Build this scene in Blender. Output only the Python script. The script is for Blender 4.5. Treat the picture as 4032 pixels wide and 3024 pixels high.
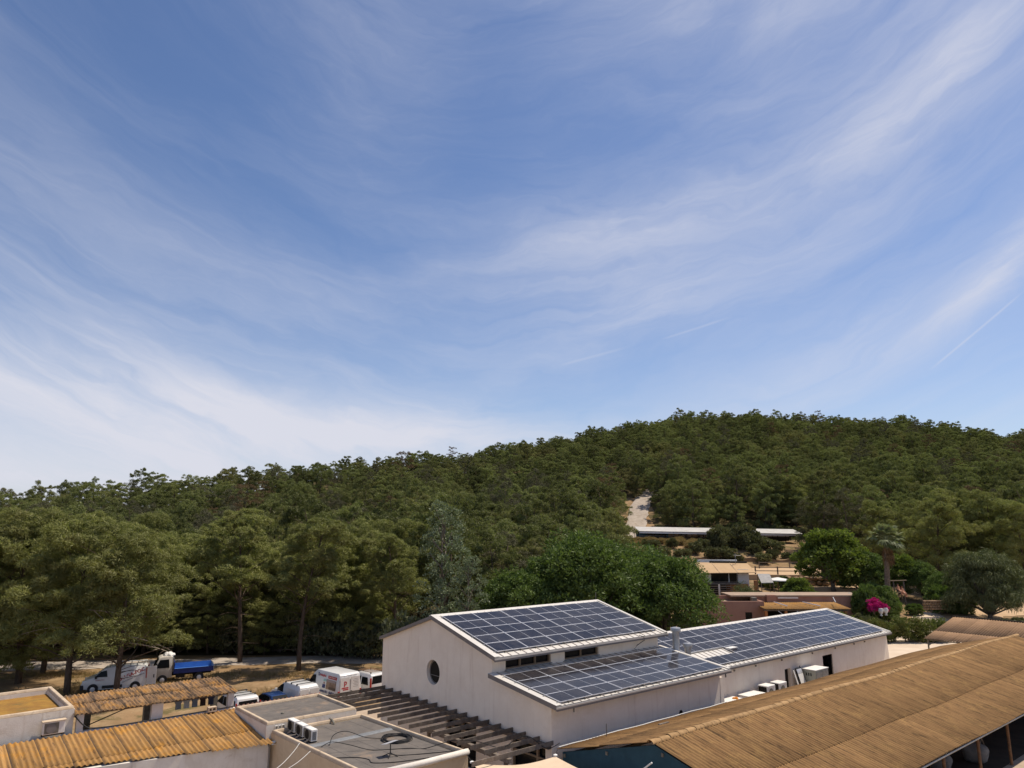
import bpy, bmesh, math, random
import numpy as np
from mathutils import Vector, Matrix
from mathutils.geometry import tessellate_polygon
R = math.radians
for o in list(bpy.data.objects): bpy.data.objects.remove(o)
scene = bpy.context.scene
col = scene.collection

# ------------------------------------------------------------------ camera
FOC, TILT, PHI, CAMZ = 2800.0, R(11.4), R(50.07), 12.1
cam_d = bpy.data.cameras.new('camera'); cam = bpy.data.objects.new('camera', cam_d); col.objects.link(cam)
cam.location = (0, 0, CAMZ); cam.rotation_euler = (R(90) + TILT, 0, 0)
cam_d.sensor_fit = 'HORIZONTAL'; cam_d.angle = 2 * math.atan(2016 / FOC)
cam_d.clip_start = 0.1; cam_d.clip_end = 6000
scene.camera = cam
# ------------------------------------------------------------------ sun and sky
SUN_AZ, SUN_EL = R(64), R(63)
to_sun = Vector((math.sin(SUN_AZ) * math.cos(SUN_EL), math.cos(SUN_AZ) * math.cos(SUN_EL), math.sin(SUN_EL)))
sun_d = bpy.data.lights.new('sun', 'SUN'); sun = bpy.data.objects.new('sun', sun_d); col.objects.link(sun)
sun_d.energy = 4.6; sun_d.angle = R(0.55); sun_d.color = (1.0, 0.90, 0.76)
sun.rotation_euler = to_sun.to_track_quat('Z', 'Y').to_euler(); sun.location = (60, 40, 90)
scene.view_settings.view_transform = 'Standard'; scene.view_settings.look = 'None'
scene.view_settings.exposure = 0.15; scene.view_settings.gamma = 1.0
scene.view_settings.use_curve_mapping = False
scene.cycles.max_bounces = 8; scene.cycles.transparent_max_bounces = 8
scene.cycles.use_denoising = True

world = bpy.data.worlds.new('World'); scene.world = world; world.use_nodes = True
def build_world():
    nt = world.node_tree; N = nt.nodes; L = nt.links; N.clear()
    def node(t, **k):
        n = N.new(t)
        for a, b in k.items(): setattr(n, a, b)
        return n
    def setin(n, i, v):
        if hasattr(v, 'is_output'): L.new(v, n.inputs[i])
        else: n.inputs[i].default_value = v
    def M(op, a, b=0.0, c=0.0, clamp=False):
        n = node('ShaderNodeMath', operation=op, use_clamp=clamp)
        setin(n, 0, a); setin(n, 1, b); setin(n, 2, c)
        return n.outputs[0]
    def noise(vec, scale, detail, rough, dist=0.0, w=None):
        n = node('ShaderNodeTexNoise')
        L.new(vec, n.inputs['Vector']); n.inputs['Scale'].default_value = scale
        n.inputs['Detail'].default_value = detail; n.inputs['Roughness'].default_value = rough
        n.inputs['Distortion'].default_value = dist
        return n.outputs['Fac']
    def comb(x, y, z=0.0):
        n = node('ShaderNodeCombineXYZ'); setin(n, 0, x); setin(n, 1, y); setin(n, 2, z); return n.outputs[0]
    def smooth(x, a, b):
        n = node('ShaderNodeMapRange', interpolation_type='SMOOTHSTEP')
        setin(n, 0, x); n.inputs[1].default_value = a; n.inputs[2].default_value = b
        return n.outputs[0]
    out = node('ShaderNodeOutputWorld'); bg = node('ShaderNodeBackground')
    L.new(bg.outputs[0], out.inputs[0])
    sky = node('ShaderNodeTexSky', sky_type='NISHITA')
    sky.sun_disc = False; sky.sun_elevation = SUN_EL; sky.sun_rotation = SUN_AZ
    sky.altitude = 100; sky.air_density = 1.0; sky.dust_density = 0.4; sky.ozone_density = 3.0
    co = node('ShaderNodeTexCoord'); sep = node('ShaderNodeSeparateXYZ'); L.new(co.outputs['Generated'], sep.inputs[0])
    x, y, z = sep.outputs
    # azimuth and elevation of the view direction, in degrees
    az = M('MULTIPLY', M('ARCTAN2', x, y), 57.29578)
    el = M('MULTIPLY', M('ARCSINE', z), 57.29578)
    # cirrus: long fibres that sag towards the middle of the view, as parallel bands overhead do
    q = M('SUBTRACT', el, M('MULTIPLY', M('MULTIPLY', az, az), 0.0062))
    w1 = noise(comb(M('MULTIPLY', az, 0.045), M('MULTIPLY', q, 0.09), 3.0), 1.0, 5, 0.55)
    w2 = noise(comb(M('MULTIPLY', az, 0.045), M('MULTIPLY', q, 0.09), 11.0), 1.0, 5, 0.55)
    wa = M('ADD', az, M('MULTIPLY', M('SUBTRACT', w1, 0.5), 24.0))
    wq = M('ADD', q, M('MULTIPLY', M('SUBTRACT', w2, 0.5), 11.0))
    fine = noise(comb(M('MULTIPLY', wa, 0.040), M('MULTIPLY', wq, 0.22), 5.0), 1.0, 9, 0.57, 0.4)
    hair = noise(comb(M('MULTIPLY', wa, 0.11), M('MULTIPLY', wq, 0.80), 9.0), 1.0, 8, 0.68, 0.35)
    broad = noise(comb(M('MULTIPLY', wa, 0.028), M('MULTIPLY', wq, 0.06), 1.5), 1.0, 5, 0.55, 0.4)
    def blob(a0, e0, sa_, se_, rot=0.0, amp=1.0):
        da, de = M('SUBTRACT', az, a0), M('SUBTRACT', el, e0)
        c, s = math.cos(R(rot)), math.sin(R(rot))
        p = M('DIVIDE', M('ADD', M('MULTIPLY', da, c), M('MULTIPLY', de, s)), sa_)
        q_ = M('DIVIDE', M('SUBTRACT', M('MULTIPLY', de, c), M('MULTIPLY', da, s)), se_)
        r2 = M('ADD', M('MULTIPLY', p, p), M('MULTIPLY', q_, q_))
        return M('MULTIPLY', M('POWER', 2.71828, M('MULTIPLY', r2, -1.0)), amp)
    cov = M('ADD', 0.0, 0.0)
    for b in BLOBS: cov = M('ADD', cov, blob(*b))
    dens = M('ADD', M('MULTIPLY', fine, 0.68), M('MULTIPLY', hair, 0.26))
    dens = M('ADD', dens, M('MULTIPLY', broad, 0.58))
    d = M('ADD', M('MULTIPLY', M('SUBTRACT', dens, 0.82), M('ADD', 0.66, M('MULTIPLY', M('MAXIMUM', cov, 0.0), 2.2))), cov)
    veil = M('MULTIPLY', smooth(d, -0.30, 0.74), 0.95)
    horizon = M('MULTIPLY', smooth(el, 20.0, 0.0), 0.22)
    fac = M('MINIMUM', M('ADD', veil, horizon), 0.95)
    # condensation trails, thin lines on the sphere
    def trail(a0, e0, a1, e1, wd, amp):
        dx, dy = a1 - a0, e1 - e0; ln = math.hypot(dx, dy); ux, uy = dx / ln, dy / ln
        p = M('ADD', M('MULTIPLY', M('SUBTRACT', az, a0), ux), M('MULTIPLY', M('SUBTRACT', el, e0), uy))
        t = M('SUBTRACT', M('MULTIPLY', M('SUBTRACT', el, e0), ux), M('MULTIPLY', M('SUBTRACT', az, a0), uy))
        line = smooth(M('ABSOLUTE', t), wd, 0.0)
        ends = M('MULTIPLY', smooth(p, 0.0, ln * 0.2), smooth(p, ln, ln * 0.7))
        return M('MULTIPLY', M('MULTIPLY', line, ends), amp)
    for t in TRAILS: fac = M('MINIMUM', M('ADD', fac, trail(*t)), 0.95)
    tint = node('ShaderNodeMix', data_type='RGBA', blend_type='MULTIPLY')
    tint.inputs[0].default_value = 1.0; L.new(sky.outputs[0], tint.inputs[6]); tint.inputs[7].default_value = SKY_TINT
    mix = node('ShaderNodeMix', data_type='RGBA')
    L.new(fac, mix.inputs[0]); L.new(tint.outputs[2], mix.inputs[6]); mix.inputs[7].default_value = CLOUD_COL
    L.new(mix.outputs[2], bg.inputs[0]); bg.inputs[1].default_value = SKY_STRENGTH
SKY_STRENGTH = 0.15
SKY_TINT = (0.60, 0.62, 0.70, 1)
CLOUD_COL = (4.3, 4.35, 4.85, 1)
# cloud banks: azimuth, elevation, half sizes, tilt, how much cover they add
BLOBS = [(-34, 9.5, 24, 4.0, -12, 0.46), (-10, 7.5, 15, 2.6, -4, 0.38), (-36, 3, 18, 2.4, 0, 0.36), (-24, 17, 22, 6, -18, 0.12),
         (7, 23, 11, 3.2, 6, 0.22), (8, 17.5, 12, 3.0, 4, 0.20),
         (33, 30, 9, 3.2, 35, 0.25), (24, 27, 14, 3.5, 12, 0.12), (36, 17.0, 6, 1.2, 36, 0.40), (24, 41, 20, 6, 4, 0.26), (27, 13, 16, 3, 22, 0.16),
         (-2, 31, 13, 6, 60, -0.16), (-28, 33, 20, 9, -20, -0.20), (10, 33, 8, 5, 40, -0.12)]
TRAILS = [(3.6, 12.8, 10.0, 14.3, 0.18, 0.11), (12.0, 14.6, 18.0, 16.1, 0.15, 0.14), (30.8, 10.6, 37.5, 15.6, 0.12, 0.22)]
build_world()

# ------------------------------------------------------------------ helpers
UX, UY = math.sin(PHI), math.cos(PHI)          # the yard's long axis u, and v at right angles to it, towards the viewer
def W(u, v, z): return Vector((UX * u + UY * v, UY * u - UX * v, z))
def XY(u, v): return (UX * u + UY * v, UY * u - UX * v)
ROTZ = -PHI
def at_y(px, py, Y):
    "point on the sight line of a photo pixel at forward distance Y"
    a, b = (px - 2016) / FOC, -(py - 1512) / FOC
    d = Vector((a, math.cos(TILT) - b * math.sin(TILT), math.sin(TILT) + b * math.cos(TILT)))
    return Vector((0, 0, CAMZ)) + d * (Y / d.y)
def at_z(px, py, z):
    a, b = (px - 2016) / FOC, -(py - 1512) / FOC
    d = Vector((a, math.cos(TILT) - b * math.sin(TILT), math.sin(TILT) + b * math.cos(TILT)))
    return Vector((0, 0, CAMZ)) + d * ((z - CAMZ) / d.z)
def link(o, parent=None):
    col.objects.link(o)
    if parent is not None: o.parent = parent
    return o
def tag(o, label=None, cat=None, group=None, kind=None):
    if label: o['label'] = label
    if cat: o['category'] = cat
    if group: o['group'] = group
    if kind: o['kind'] = kind
    return o
def thing(name, label, cat, loc, rotz=0.0, group=None):
    o = bpy.data.objects.new(name, None); o.empty_display_size = 0.3
    o.location = loc; o.rotation_euler = (0, 0, rotz); link(o)
    return tag(o, label, cat, group)
def yard(name, label, cat, u, v, z, group=None):
    "an Empty in the yard's frame; meshes made with MB((u, v, z)) fit under it"
    o = thing(name, label, cat, W(u, v, z), ROTZ, group); o['_o'] = (u, v, z)
    return o
class MB:
    def __init__(s, o=None):
        if o is not None and not isinstance(o, tuple): o = tuple(o['_o'])
        s.v, s.f, s.o = [], [], o
    def add(s, pts, faces):
        k = len(s.v)
        if s.o:
            u0, v0, z0 = s.o; pts = [(p[1] - v0, p[0] - u0, p[2] - z0) for p in pts]
        s.v += [tuple(p) for p in pts]; s.f += [tuple(i + k for i in f) for f in faces]
        return s
    def box(s, a0, a1, b0, b1, z0, z1):
        p = [(a, b, z) for z in (z0, z1) for b in (b0, b1) for a in (a0, a1)]
        return s.add(p, [(0, 2, 3, 1), (4, 5, 7, 6), (0, 1, 5, 4), (2, 6, 7, 3), (0, 4, 6, 2), (1, 3, 7, 5)])
    def hexa(s, p8):
        return s.add(p8, [(0, 3, 2, 1), (4, 5, 6, 7), (0, 1, 5, 4), (1, 2, 6, 5), (2, 3, 7, 6), (3, 0, 4, 7)])
    def quad(s, a, b, c, d): return s.add([a, b, c, d], [(0, 1, 2, 3)])
    def poly(s, pts): return s.add(pts, [tuple(range(len(pts)))])
    def prism(s, poly, z0, z1):
        n = len(poly)
        return s.add([(x, y, z0) for x, y in poly] + [(x, y, z1) for x, y in poly],
                     [tuple(range(n))[::-1], tuple(range(n, 2 * n))] + [(i, (i + 1) % n, n + (i + 1) % n, n + i) for i in range(n)])
    def slab(s, outer, holes, fn, t):
        "a plate with openings; fn(a, b, d) maps plate coordinates and depth to space"
        loops = [outer] + list(holes); tris = tessellate_polygon([[Vector((a, b, 0)) for a, b in lp] for lp in loops])
        flat = [p for lp in loops for p in lp]; n = len(flat)
        pts = [fn(a, b, 0) for a, b in flat] + [fn(a, b, t) for a, b in flat]
        fs = [tuple(tr) for tr in tris] + [tuple(i + n for i in tr)[::-1] for tr in tris]
        k = 0
        for lp in loops:
            m = len(lp)
            for i in range(m): a, b = k + i, k + (i + 1) % m; fs.append((a, b, b + n, a + n))
            k += m
        return s.add(pts, fs)
    def tube(s, pts, r, n=8, caps=True):
        P = [Vector(p) for p in pts]; rs = r if isinstance(r, (list, tuple)) else [r] * len(P)
        V, F = [], []
        for i, p in enumerate(P):
            t = (P[min(i + 1, len(P) - 1)] - P[max(i - 1, 0)])
            t = t.normalized() if t.length > 1e-9 else Vector((0, 0, 1))
            a = t.cross(Vector((0, 0, 1)) if abs(t.z) < 0.95 else Vector((1, 0, 0))).normalized(); b = t.cross(a)
            for k in range(n):
                w = 2 * math.pi * k / n
                V.append(p + (a * math.cos(w) + b * math.sin(w)) * rs[i])
        for i in range(len(P) - 1):
            for k in range(n):
                k2 = (k + 1) % n
                F.append((i * n + k, i * n + k2, (i + 1) * n + k2, (i + 1) * n + k))
        if caps: F += [tuple(range(n))[::-1], tuple(range((len(P) - 1) * n, len(P) * n))]
        return s.add(V, F)
    def lathe(s, c, prof, n=16, axis='z'):
        V, F = [], []
        for r, h in prof:
            for k in range(n):
                w = 2 * math.pi * k / n; x, y = r * math.cos(w), r * math.sin(w)
                V.append((c[0] + x, c[1] + y, c[2] + h) if axis == 'z' else ((c[0] + x, c[1] + h, c[2] + y) if axis == 'y' else (c[0] + h, c[1] + x, c[2] + y)))
        m = len(prof)
        for i in range(m - 1):
            for k in range(n): F.append((i * n + k, i * n + (k + 1) % n, (i + 1) * n + (k + 1) % n, (i + 1) * n + k))
        F += [tuple(range(n))[::-1], tuple(range((m - 1) * n, m * n))]
        return s.add(V, F)
    def mesh(s, name, m=None, smooth=False, bevel=0.0, seg=2):
        me = bpy.data.meshes.new(name)
        bm = bmesh.new(); vs = [bm.verts.new(p) for p in s.v]
        for f in s.f:
            try: bm.faces.new([vs[i] for i in f])
            except ValueError: pass
        bmesh.ops.recalc_face_normals(bm, faces=bm.faces[:])
        if bevel:
            es = [e for e in bm.edges if len(e.link_faces) == 2 and e.calc_face_angle(0) > 0.5]
            bmesh.ops.bevel(bm, geom=es, offset=bevel, segments=seg, profile=0.6, affect='EDGES', clamp_overlap=True)
        bm.to_mesh(me); bm.free()
        if smooth:
            me.polygons.foreach_set('use_smooth', [True] * len(me.polygons))
            if smooth is not True: me.set_sharp_from_angle(angle=R(smooth))
        if m: me.materials.append(m)
        return me
    def build(s, name, m, parent=None, **k):
        o = bpy.data.objects.new(name, s.mesh(name, m, **k)); return link(o, parent)
def struct(o): o['kind'] = 'structure'; return o
def inst(name, me, parent, loc=(0, 0, 0), rot=(0, 0, 0), scl=(1, 1, 1)):
    o = bpy.data.objects.new(name, me); o.location = loc; o.rotation_euler = rot; o.scale = scl
    return link(o, parent)
_txt = {}
def text_mesh(s, m, size=1.0, shear=0.0, bold=0.0):
    cu = bpy.data.curves.new('lettering', 'FONT'); cu.body = s; cu.size = size; cu.shear = shear; cu.offset = bold
    cu.align_x = 'CENTER'; cu.align_y = 'CENTER'; cu.resolution_u = 2; cu.extrude = 0.002
    o = bpy.data.objects.new('lettering', cu); col.objects.link(o)
    dg = bpy.context.evaluated_depsgraph_get(); me = bpy.data.meshes.new_from_object(o.evaluated_get(dg))
    bpy.data.objects.remove(o); bpy.data.curves.remove(cu)
    me.materials.clear(); me.materials.append(m); me.name = 'lettering'
    return me

# ------------------------------------------------------------------ materials
def nodes(m):
    m.use_nodes = True; nt = m.node_tree; nt.nodes.clear()
    o = nt.nodes.new('ShaderNodeOutputMaterial'); p = nt.nodes.new('ShaderNodeBsdfPrincipled')
    nt.links.new(p.outputs[0], o.inputs[0])
    return nt, p, o
def tex_noise(nt, vec, scale, detail=6, rough=0.6, dist=0.0):
    n = nt.nodes.new('ShaderNodeTexNoise'); nt.links.new(vec, n.inputs['Vector'])
    n.inputs['Scale'].default_value = scale; n.inputs['Detail'].default_value = detail
    n.inputs['Roughness'].default_value = rough; n.inputs['Distortion'].default_value = dist
    return n.outputs['Fac']
def ramp(nt, fac, a, b):
    n = nt.nodes.new('ShaderNodeMapRange'); n.interpolation_type = 'SMOOTHSTEP'
    nt.links.new(fac, n.inputs[0]); n.inputs[1].default_value = a; n.inputs[2].default_value = b
    return n.outputs[0]
def mixc(nt, fac, a, b, blend='MIX'):
    n = nt.nodes.new('ShaderNodeMix'); n.data_type = 'RGBA'; n.blend_type = blend
    for i, v in ((0, fac), (6, a), (7, b)):
        if hasattr(v, 'is_output'): nt.links.new(v, n.inputs[i])
        elif i == 0: n.inputs[0].default_value = v
        else: n.inputs[i].default_value = (*v[:3], 1)
    return n.outputs[2]
def math_(nt, op, a, b=0.0, c=0.0):
    n = nt.nodes.new('ShaderNodeMath'); n.operation = op
    for i, v in ((0, a), (1, b), (2, c)):
        if hasattr(v, 'is_output'): nt.links.new(v, n.inputs[i])
        else: n.inputs[i].default_value = v
    return n.outputs[0]
def coords(nt, kind='Object', stretch=None, perobj=False):
    tc = nt.nodes.new('ShaderNodeTexCoord'); v = tc.outputs['Object']
    if kind == 'World':
        g = nt.nodes.new('ShaderNodeNewGeometry'); v = g.outputs['Position']
    if perobj:
        oi = nt.nodes.new('ShaderNodeObjectInfo'); a = nt.nodes.new('ShaderNodeVectorMath'); a.operation = 'MULTIPLY_ADD'
        nt.links.new(oi.outputs['Random'], a.inputs[0]); a.inputs[1].default_value = (57, 91, 33); nt.links.new(v, a.inputs[2]); v = a.outputs[0]
    if stretch:
        mp = nt.nodes.new('ShaderNodeMapping'); nt.links.new(v, mp.inputs[0]); mp.inputs['Scale'].default_value = stretch; v = mp.outputs[0]
    return v
def pmat(name, c1, c2=None, scale=2.0, rough=0.8, metal=0.0, spec=0.3, bump=0.0, bscale=40.0, space='Object',
         stretch=None, stain=None, sscale=0.7, srange=(0.5, 0.75), rnd=0.0, rndcol=None, detail=6, coat=0.0, streak=None):
    m = bpy.data.materials.new(name); nt, p, o = nodes(m)
    v = coords(nt, space, stretch, perobj=(space == 'Object'))
    c = None
    if c2 is not None:
        c = mixc(nt, ramp(nt, tex_noise(nt, v, scale, detail, 0.65, 0.3), 0.32, 0.68), c1, c2)
    if stain is not None:
        c = mixc(nt, ramp(nt, tex_noise(nt, v, sscale, 8, 0.7, 0.6), *srange), c if c is not None else c1, stain)
    if streak is not None:      # rain runs: stains drawn out downwards
        mp = nt.nodes.new('ShaderNodeMapping'); nt.links.new(v, mp.inputs[0]); mp.inputs['Scale'].default_value = (2.2, 2.2, 0.16)
        f = ramp(nt, tex_noise(nt, mp.outputs[0], 1.6, 7, 0.7), 0.52, 0.80)
        c = mixc(nt, math_(nt, 'MULTIPLY', f, 0.6), c if c is not None else c1, streak)
    if rnd:
        oi = nt.nodes.new('ShaderNodeObjectInfo'); k = nt.nodes.new('ShaderNodeMapRange')
        nt.links.new(oi.outputs['Random'], k.inputs[0]); k.inputs[3].default_value = 1 - rnd; k.inputs[4].default_value = 1 + rnd
        cm = nt.nodes.new('ShaderNodeCombineColor')
        for i in range(3): nt.links.new(k.outputs[0], cm.inputs[i])
        c = mixc(nt, 1.0, c if c is not None else c1, cm.outputs[0], 'MULTIPLY')
    if c is None: p.inputs['Base Color'].default_value = (*c1, 1)
    else: nt.links.new(c, p.inputs['Base Color'])
    p.inputs['Roughness'].default_value = rough; p.inputs['Metallic'].default_value = metal
    p.inputs['Specular IOR Level'].default_value = spec; p.inputs['Coat Weight'].default_value = coat
    if bump:
        b = nt.nodes.new('ShaderNodeBump'); b.inputs['Strength'].default_value = bump; b.inputs['Distance'].default_value = 0.03
        nt.links.new(tex_noise(nt, v, bscale, 5, 0.6), b.inputs['Height']); nt.links.new(b.outputs[0], p.inputs['Normal'])
    return m
def leafmat(name, ca, cb, var=0.35, trans=0.25, cc=None, hue=0.5, nscale=0.35):
    m = bpy.data.materials.new(name); m.use_nodes = True; nt = m.node_tree; nt.nodes.clear()
    o = nt.nodes.new('ShaderNodeOutputMaterial'); d = nt.nodes.new('ShaderNodeBsdfDiffuse'); t = nt.nodes.new('ShaderNodeBsdfTranslucent')
    g = nt.nodes.new('ShaderNodeBsdfGlossy'); g.inputs['Roughness'].default_value = 0.5; g.inputs[0].default_value = (0.5, 0.5, 0.5, 1)
    at = nt.nodes.new('ShaderNodeAttribute'); at.attribute_name = 'rnd'
    ob = nt.nodes.new('ShaderNodeObjectInfo')
    v = coords(nt, 'World')
    base = mixc(nt, at.outputs['Fac'], ca, cb)
    k = math_(nt, 'MULTIPLY_ADD', ob.outputs['Random'], var * 2, 1 - var)
    cm = nt.nodes.new('ShaderNodeCombineColor')
    for i in range(3): nt.links.new(k, cm.inputs[i])
    base = mixc(nt, 1.0, base, cm.outputs[0], 'MULTIPLY')
    if cc: base = mixc(nt, math_(nt, 'MULTIPLY', ramp(nt, tex_noise(nt, v, nscale, 3, 0.6), 0.5, 0.7), hue), base, cc)
    nt.links.new(base, d.inputs[0]); nt.links.new(mixc(nt, 1.0, base, (1.0, 1.15, 0.55), 'MULTIPLY'), t.inputs[0])
    a = nt.nodes.new('ShaderNodeMixShader'); a.inputs[0].default_value = trans
    nt.links.new(d.outputs[0], a.inputs[1]); nt.links.new(t.outputs[0], a.inputs[2])
    b = nt.nodes.new('ShaderNodeMixShader'); b.inputs[0].default_value = 0.025
    nt.links.new(a.outputs[0], b.inputs[1]); nt.links.new(g.outputs[0], b.inputs[2]); nt.links.new(b.outputs[0], o.inputs[0])
    return m
def solar_mat():
    m = bpy.data.materials.new('solar_cells'); nt, p, o = nodes(m)
    v = coords(nt, 'Object'); s = nt.nodes.new('ShaderNodeSeparateXYZ'); nt.links.new(v, s.inputs[0])
    def lines(x, pitch, w):
        f = math_(nt, 'FRACT', math_(nt, 'DIVIDE', x, pitch)); return math_(nt, 'LESS_THAN', f, w)
    l = math_(nt, 'MAXIMUM', lines(s.outputs[0], 0.166, 0.05), math_(nt, 'MULTIPLY', lines(s.outputs[1], 0.0865, 0.03), 0.4))
    l = math_(nt, 'MAXIMUM', l, math_(nt, 'MULTIPLY', lines(s.outputs[0], 0.0166, 0.12), 0.25))
    c = mixc(nt, l, (0.010, 0.0095, 0.014), (0.075, 0.072, 0.082))
    dust = ramp(nt, tex_noise(nt, coords(nt, 'World'), 1.3, 6, 0.6), 0.35, 0.8)
    c = mixc(nt, math_(nt, 'MULTIPLY', dust, 0.10), c, (0.30, 0.26, 0.22))
    oi = nt.nodes.new('ShaderNodeObjectInfo'); c = mixc(nt, math_(nt, 'MULTIPLY', oi.outputs['Random'], 0.035), c, (0.35, 0.34, 0.36))
    nt.links.new(c, p.inputs['Base Color']); p.inputs['Roughness'].default_value = 0.11
    nt.links.new(math_(nt, 'MULTIPLY_ADD', dust, 0.10, 0.07), p.inputs['Roughness'])
    p.inputs['Specular IOR Level'].default_value = 0.11
    return m
def fibro_mat(name, ca, cb, lich, moss, ls=(0.48, 0.66), ms=(0.55, 0.72), lap=0.0):
    "old corrugated fibre cement: weathered base, orange lichen, black growth running down the slope"
    m = bpy.data.materials.new(name); nt, p, o = nodes(m)
    v = coords(nt, 'Object', perobj=True); w = coords(nt, 'World')
    tr = nt.nodes.new('ShaderNodeMapping'); nt.links.new(w, tr.inputs[0]); tr.inputs['Rotation'].default_value = (0, 0, PHI)
    st = nt.nodes.new('ShaderNodeMapping'); nt.links.new(tr.outputs[0], st.inputs[0]); st.inputs['Scale'].default_value = (0.30, 2.6, 0.3)
    c = mixc(nt, ramp(nt, tex_noise(nt, st.outputs[0], 2.2, 6, 0.65), 0.35, 0.65), ca, cb)
    c = mixc(nt, ramp(nt, tex_noise(nt, w, 1.1, 8, 0.72, 0.4), *ls), c, lich)
    c = mixc(nt, math_(nt, 'MULTIPLY', ramp(nt, tex_noise(nt, st.outputs[0], 3.2, 8, 0.75), *ms), 0.85), c, moss)
    c = mixc(nt, math_(nt, 'MULTIPLY', ramp(nt, tex_noise(nt, v, 24, 3, 0.7), 0.55, 0.75), 0.45), c, moss)
    if lap:                     # dark noisy band along the side laps between sheets
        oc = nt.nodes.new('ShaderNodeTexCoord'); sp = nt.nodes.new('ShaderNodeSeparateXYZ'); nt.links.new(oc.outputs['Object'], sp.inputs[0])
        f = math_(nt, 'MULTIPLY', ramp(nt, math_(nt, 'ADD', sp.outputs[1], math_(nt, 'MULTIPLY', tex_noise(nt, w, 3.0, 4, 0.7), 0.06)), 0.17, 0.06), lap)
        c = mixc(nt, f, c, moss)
    oi = nt.nodes.new('ShaderNodeObjectInfo'); k = math_(nt, 'MULTIPLY_ADD', oi.outputs['Random'], 0.24, 0.88)
    cm = nt.nodes.new('ShaderNodeCombineColor')
    for i in range(3): nt.links.new(k, cm.inputs[i])
    c = mixc(nt, 1.0, c, cm.outputs[0], 'MULTIPLY')
    nt.links.new(c, p.inputs['Base Color']); p.inputs['Roughness'].default_value = 0.92; p.inputs['Specular IOR Level'].default_value = 0.15
    b = nt.nodes.new('ShaderNodeBump'); b.inputs['Strength'].default_value = 0.35; b.inputs['Distance'].default_value = 0.02
    nt.links.new(tex_noise(nt, w, 30, 5, 0.7), b.inputs['Height']); nt.links.new(b.outputs[0], p.inputs['Normal'])
    return m
def ground_mat():
    m = bpy.data.materials.new('dry_earth'); nt, p, o = nodes(m)
    v = coords(nt, 'World')
    c = mixc(nt, ramp(nt, tex_noise(nt, v, 0.12, 6, 0.6), 0.38, 0.62), (0.30, 0.19, 0.10), (0.20, 0.135, 0.07))
    c = mixc(nt, ramp(nt, tex_noise(nt, v, 0.5, 8, 0.7), 0.45, 0.7), c, (0.36, 0.25, 0.14))
    c = mixc(nt, ramp(nt, tex_noise(nt, v, 0.23, 8, 0.75, 0.5), 0.52, 0.64), c, (0.13, 0.105, 0.045))
    c = mixc(nt, math_(nt, 'MULTIPLY', ramp(nt, tex_noise(nt, v, 5.0, 6, 0.8), 0.5, 0.7), 0.5), c, (0.12, 0.09, 0.05))
    nt.links.new(c, p.inputs['Base Color']); p.inputs['Roughness'].default_value = 0.95; p.inputs['Specular IOR Level'].default_value = 0.1
    b = nt.nodes.new('ShaderNodeBump'); b.inputs['Strength'].default_value = 0.6; b.inputs['Distance'].default_value = 0.08
    nt.links.new(tex_noise(nt, v, 3.5, 8, 0.7), b.inputs['Height']); nt.links.new(b.outputs[0], p.inputs['Normal'])
    return m
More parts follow.
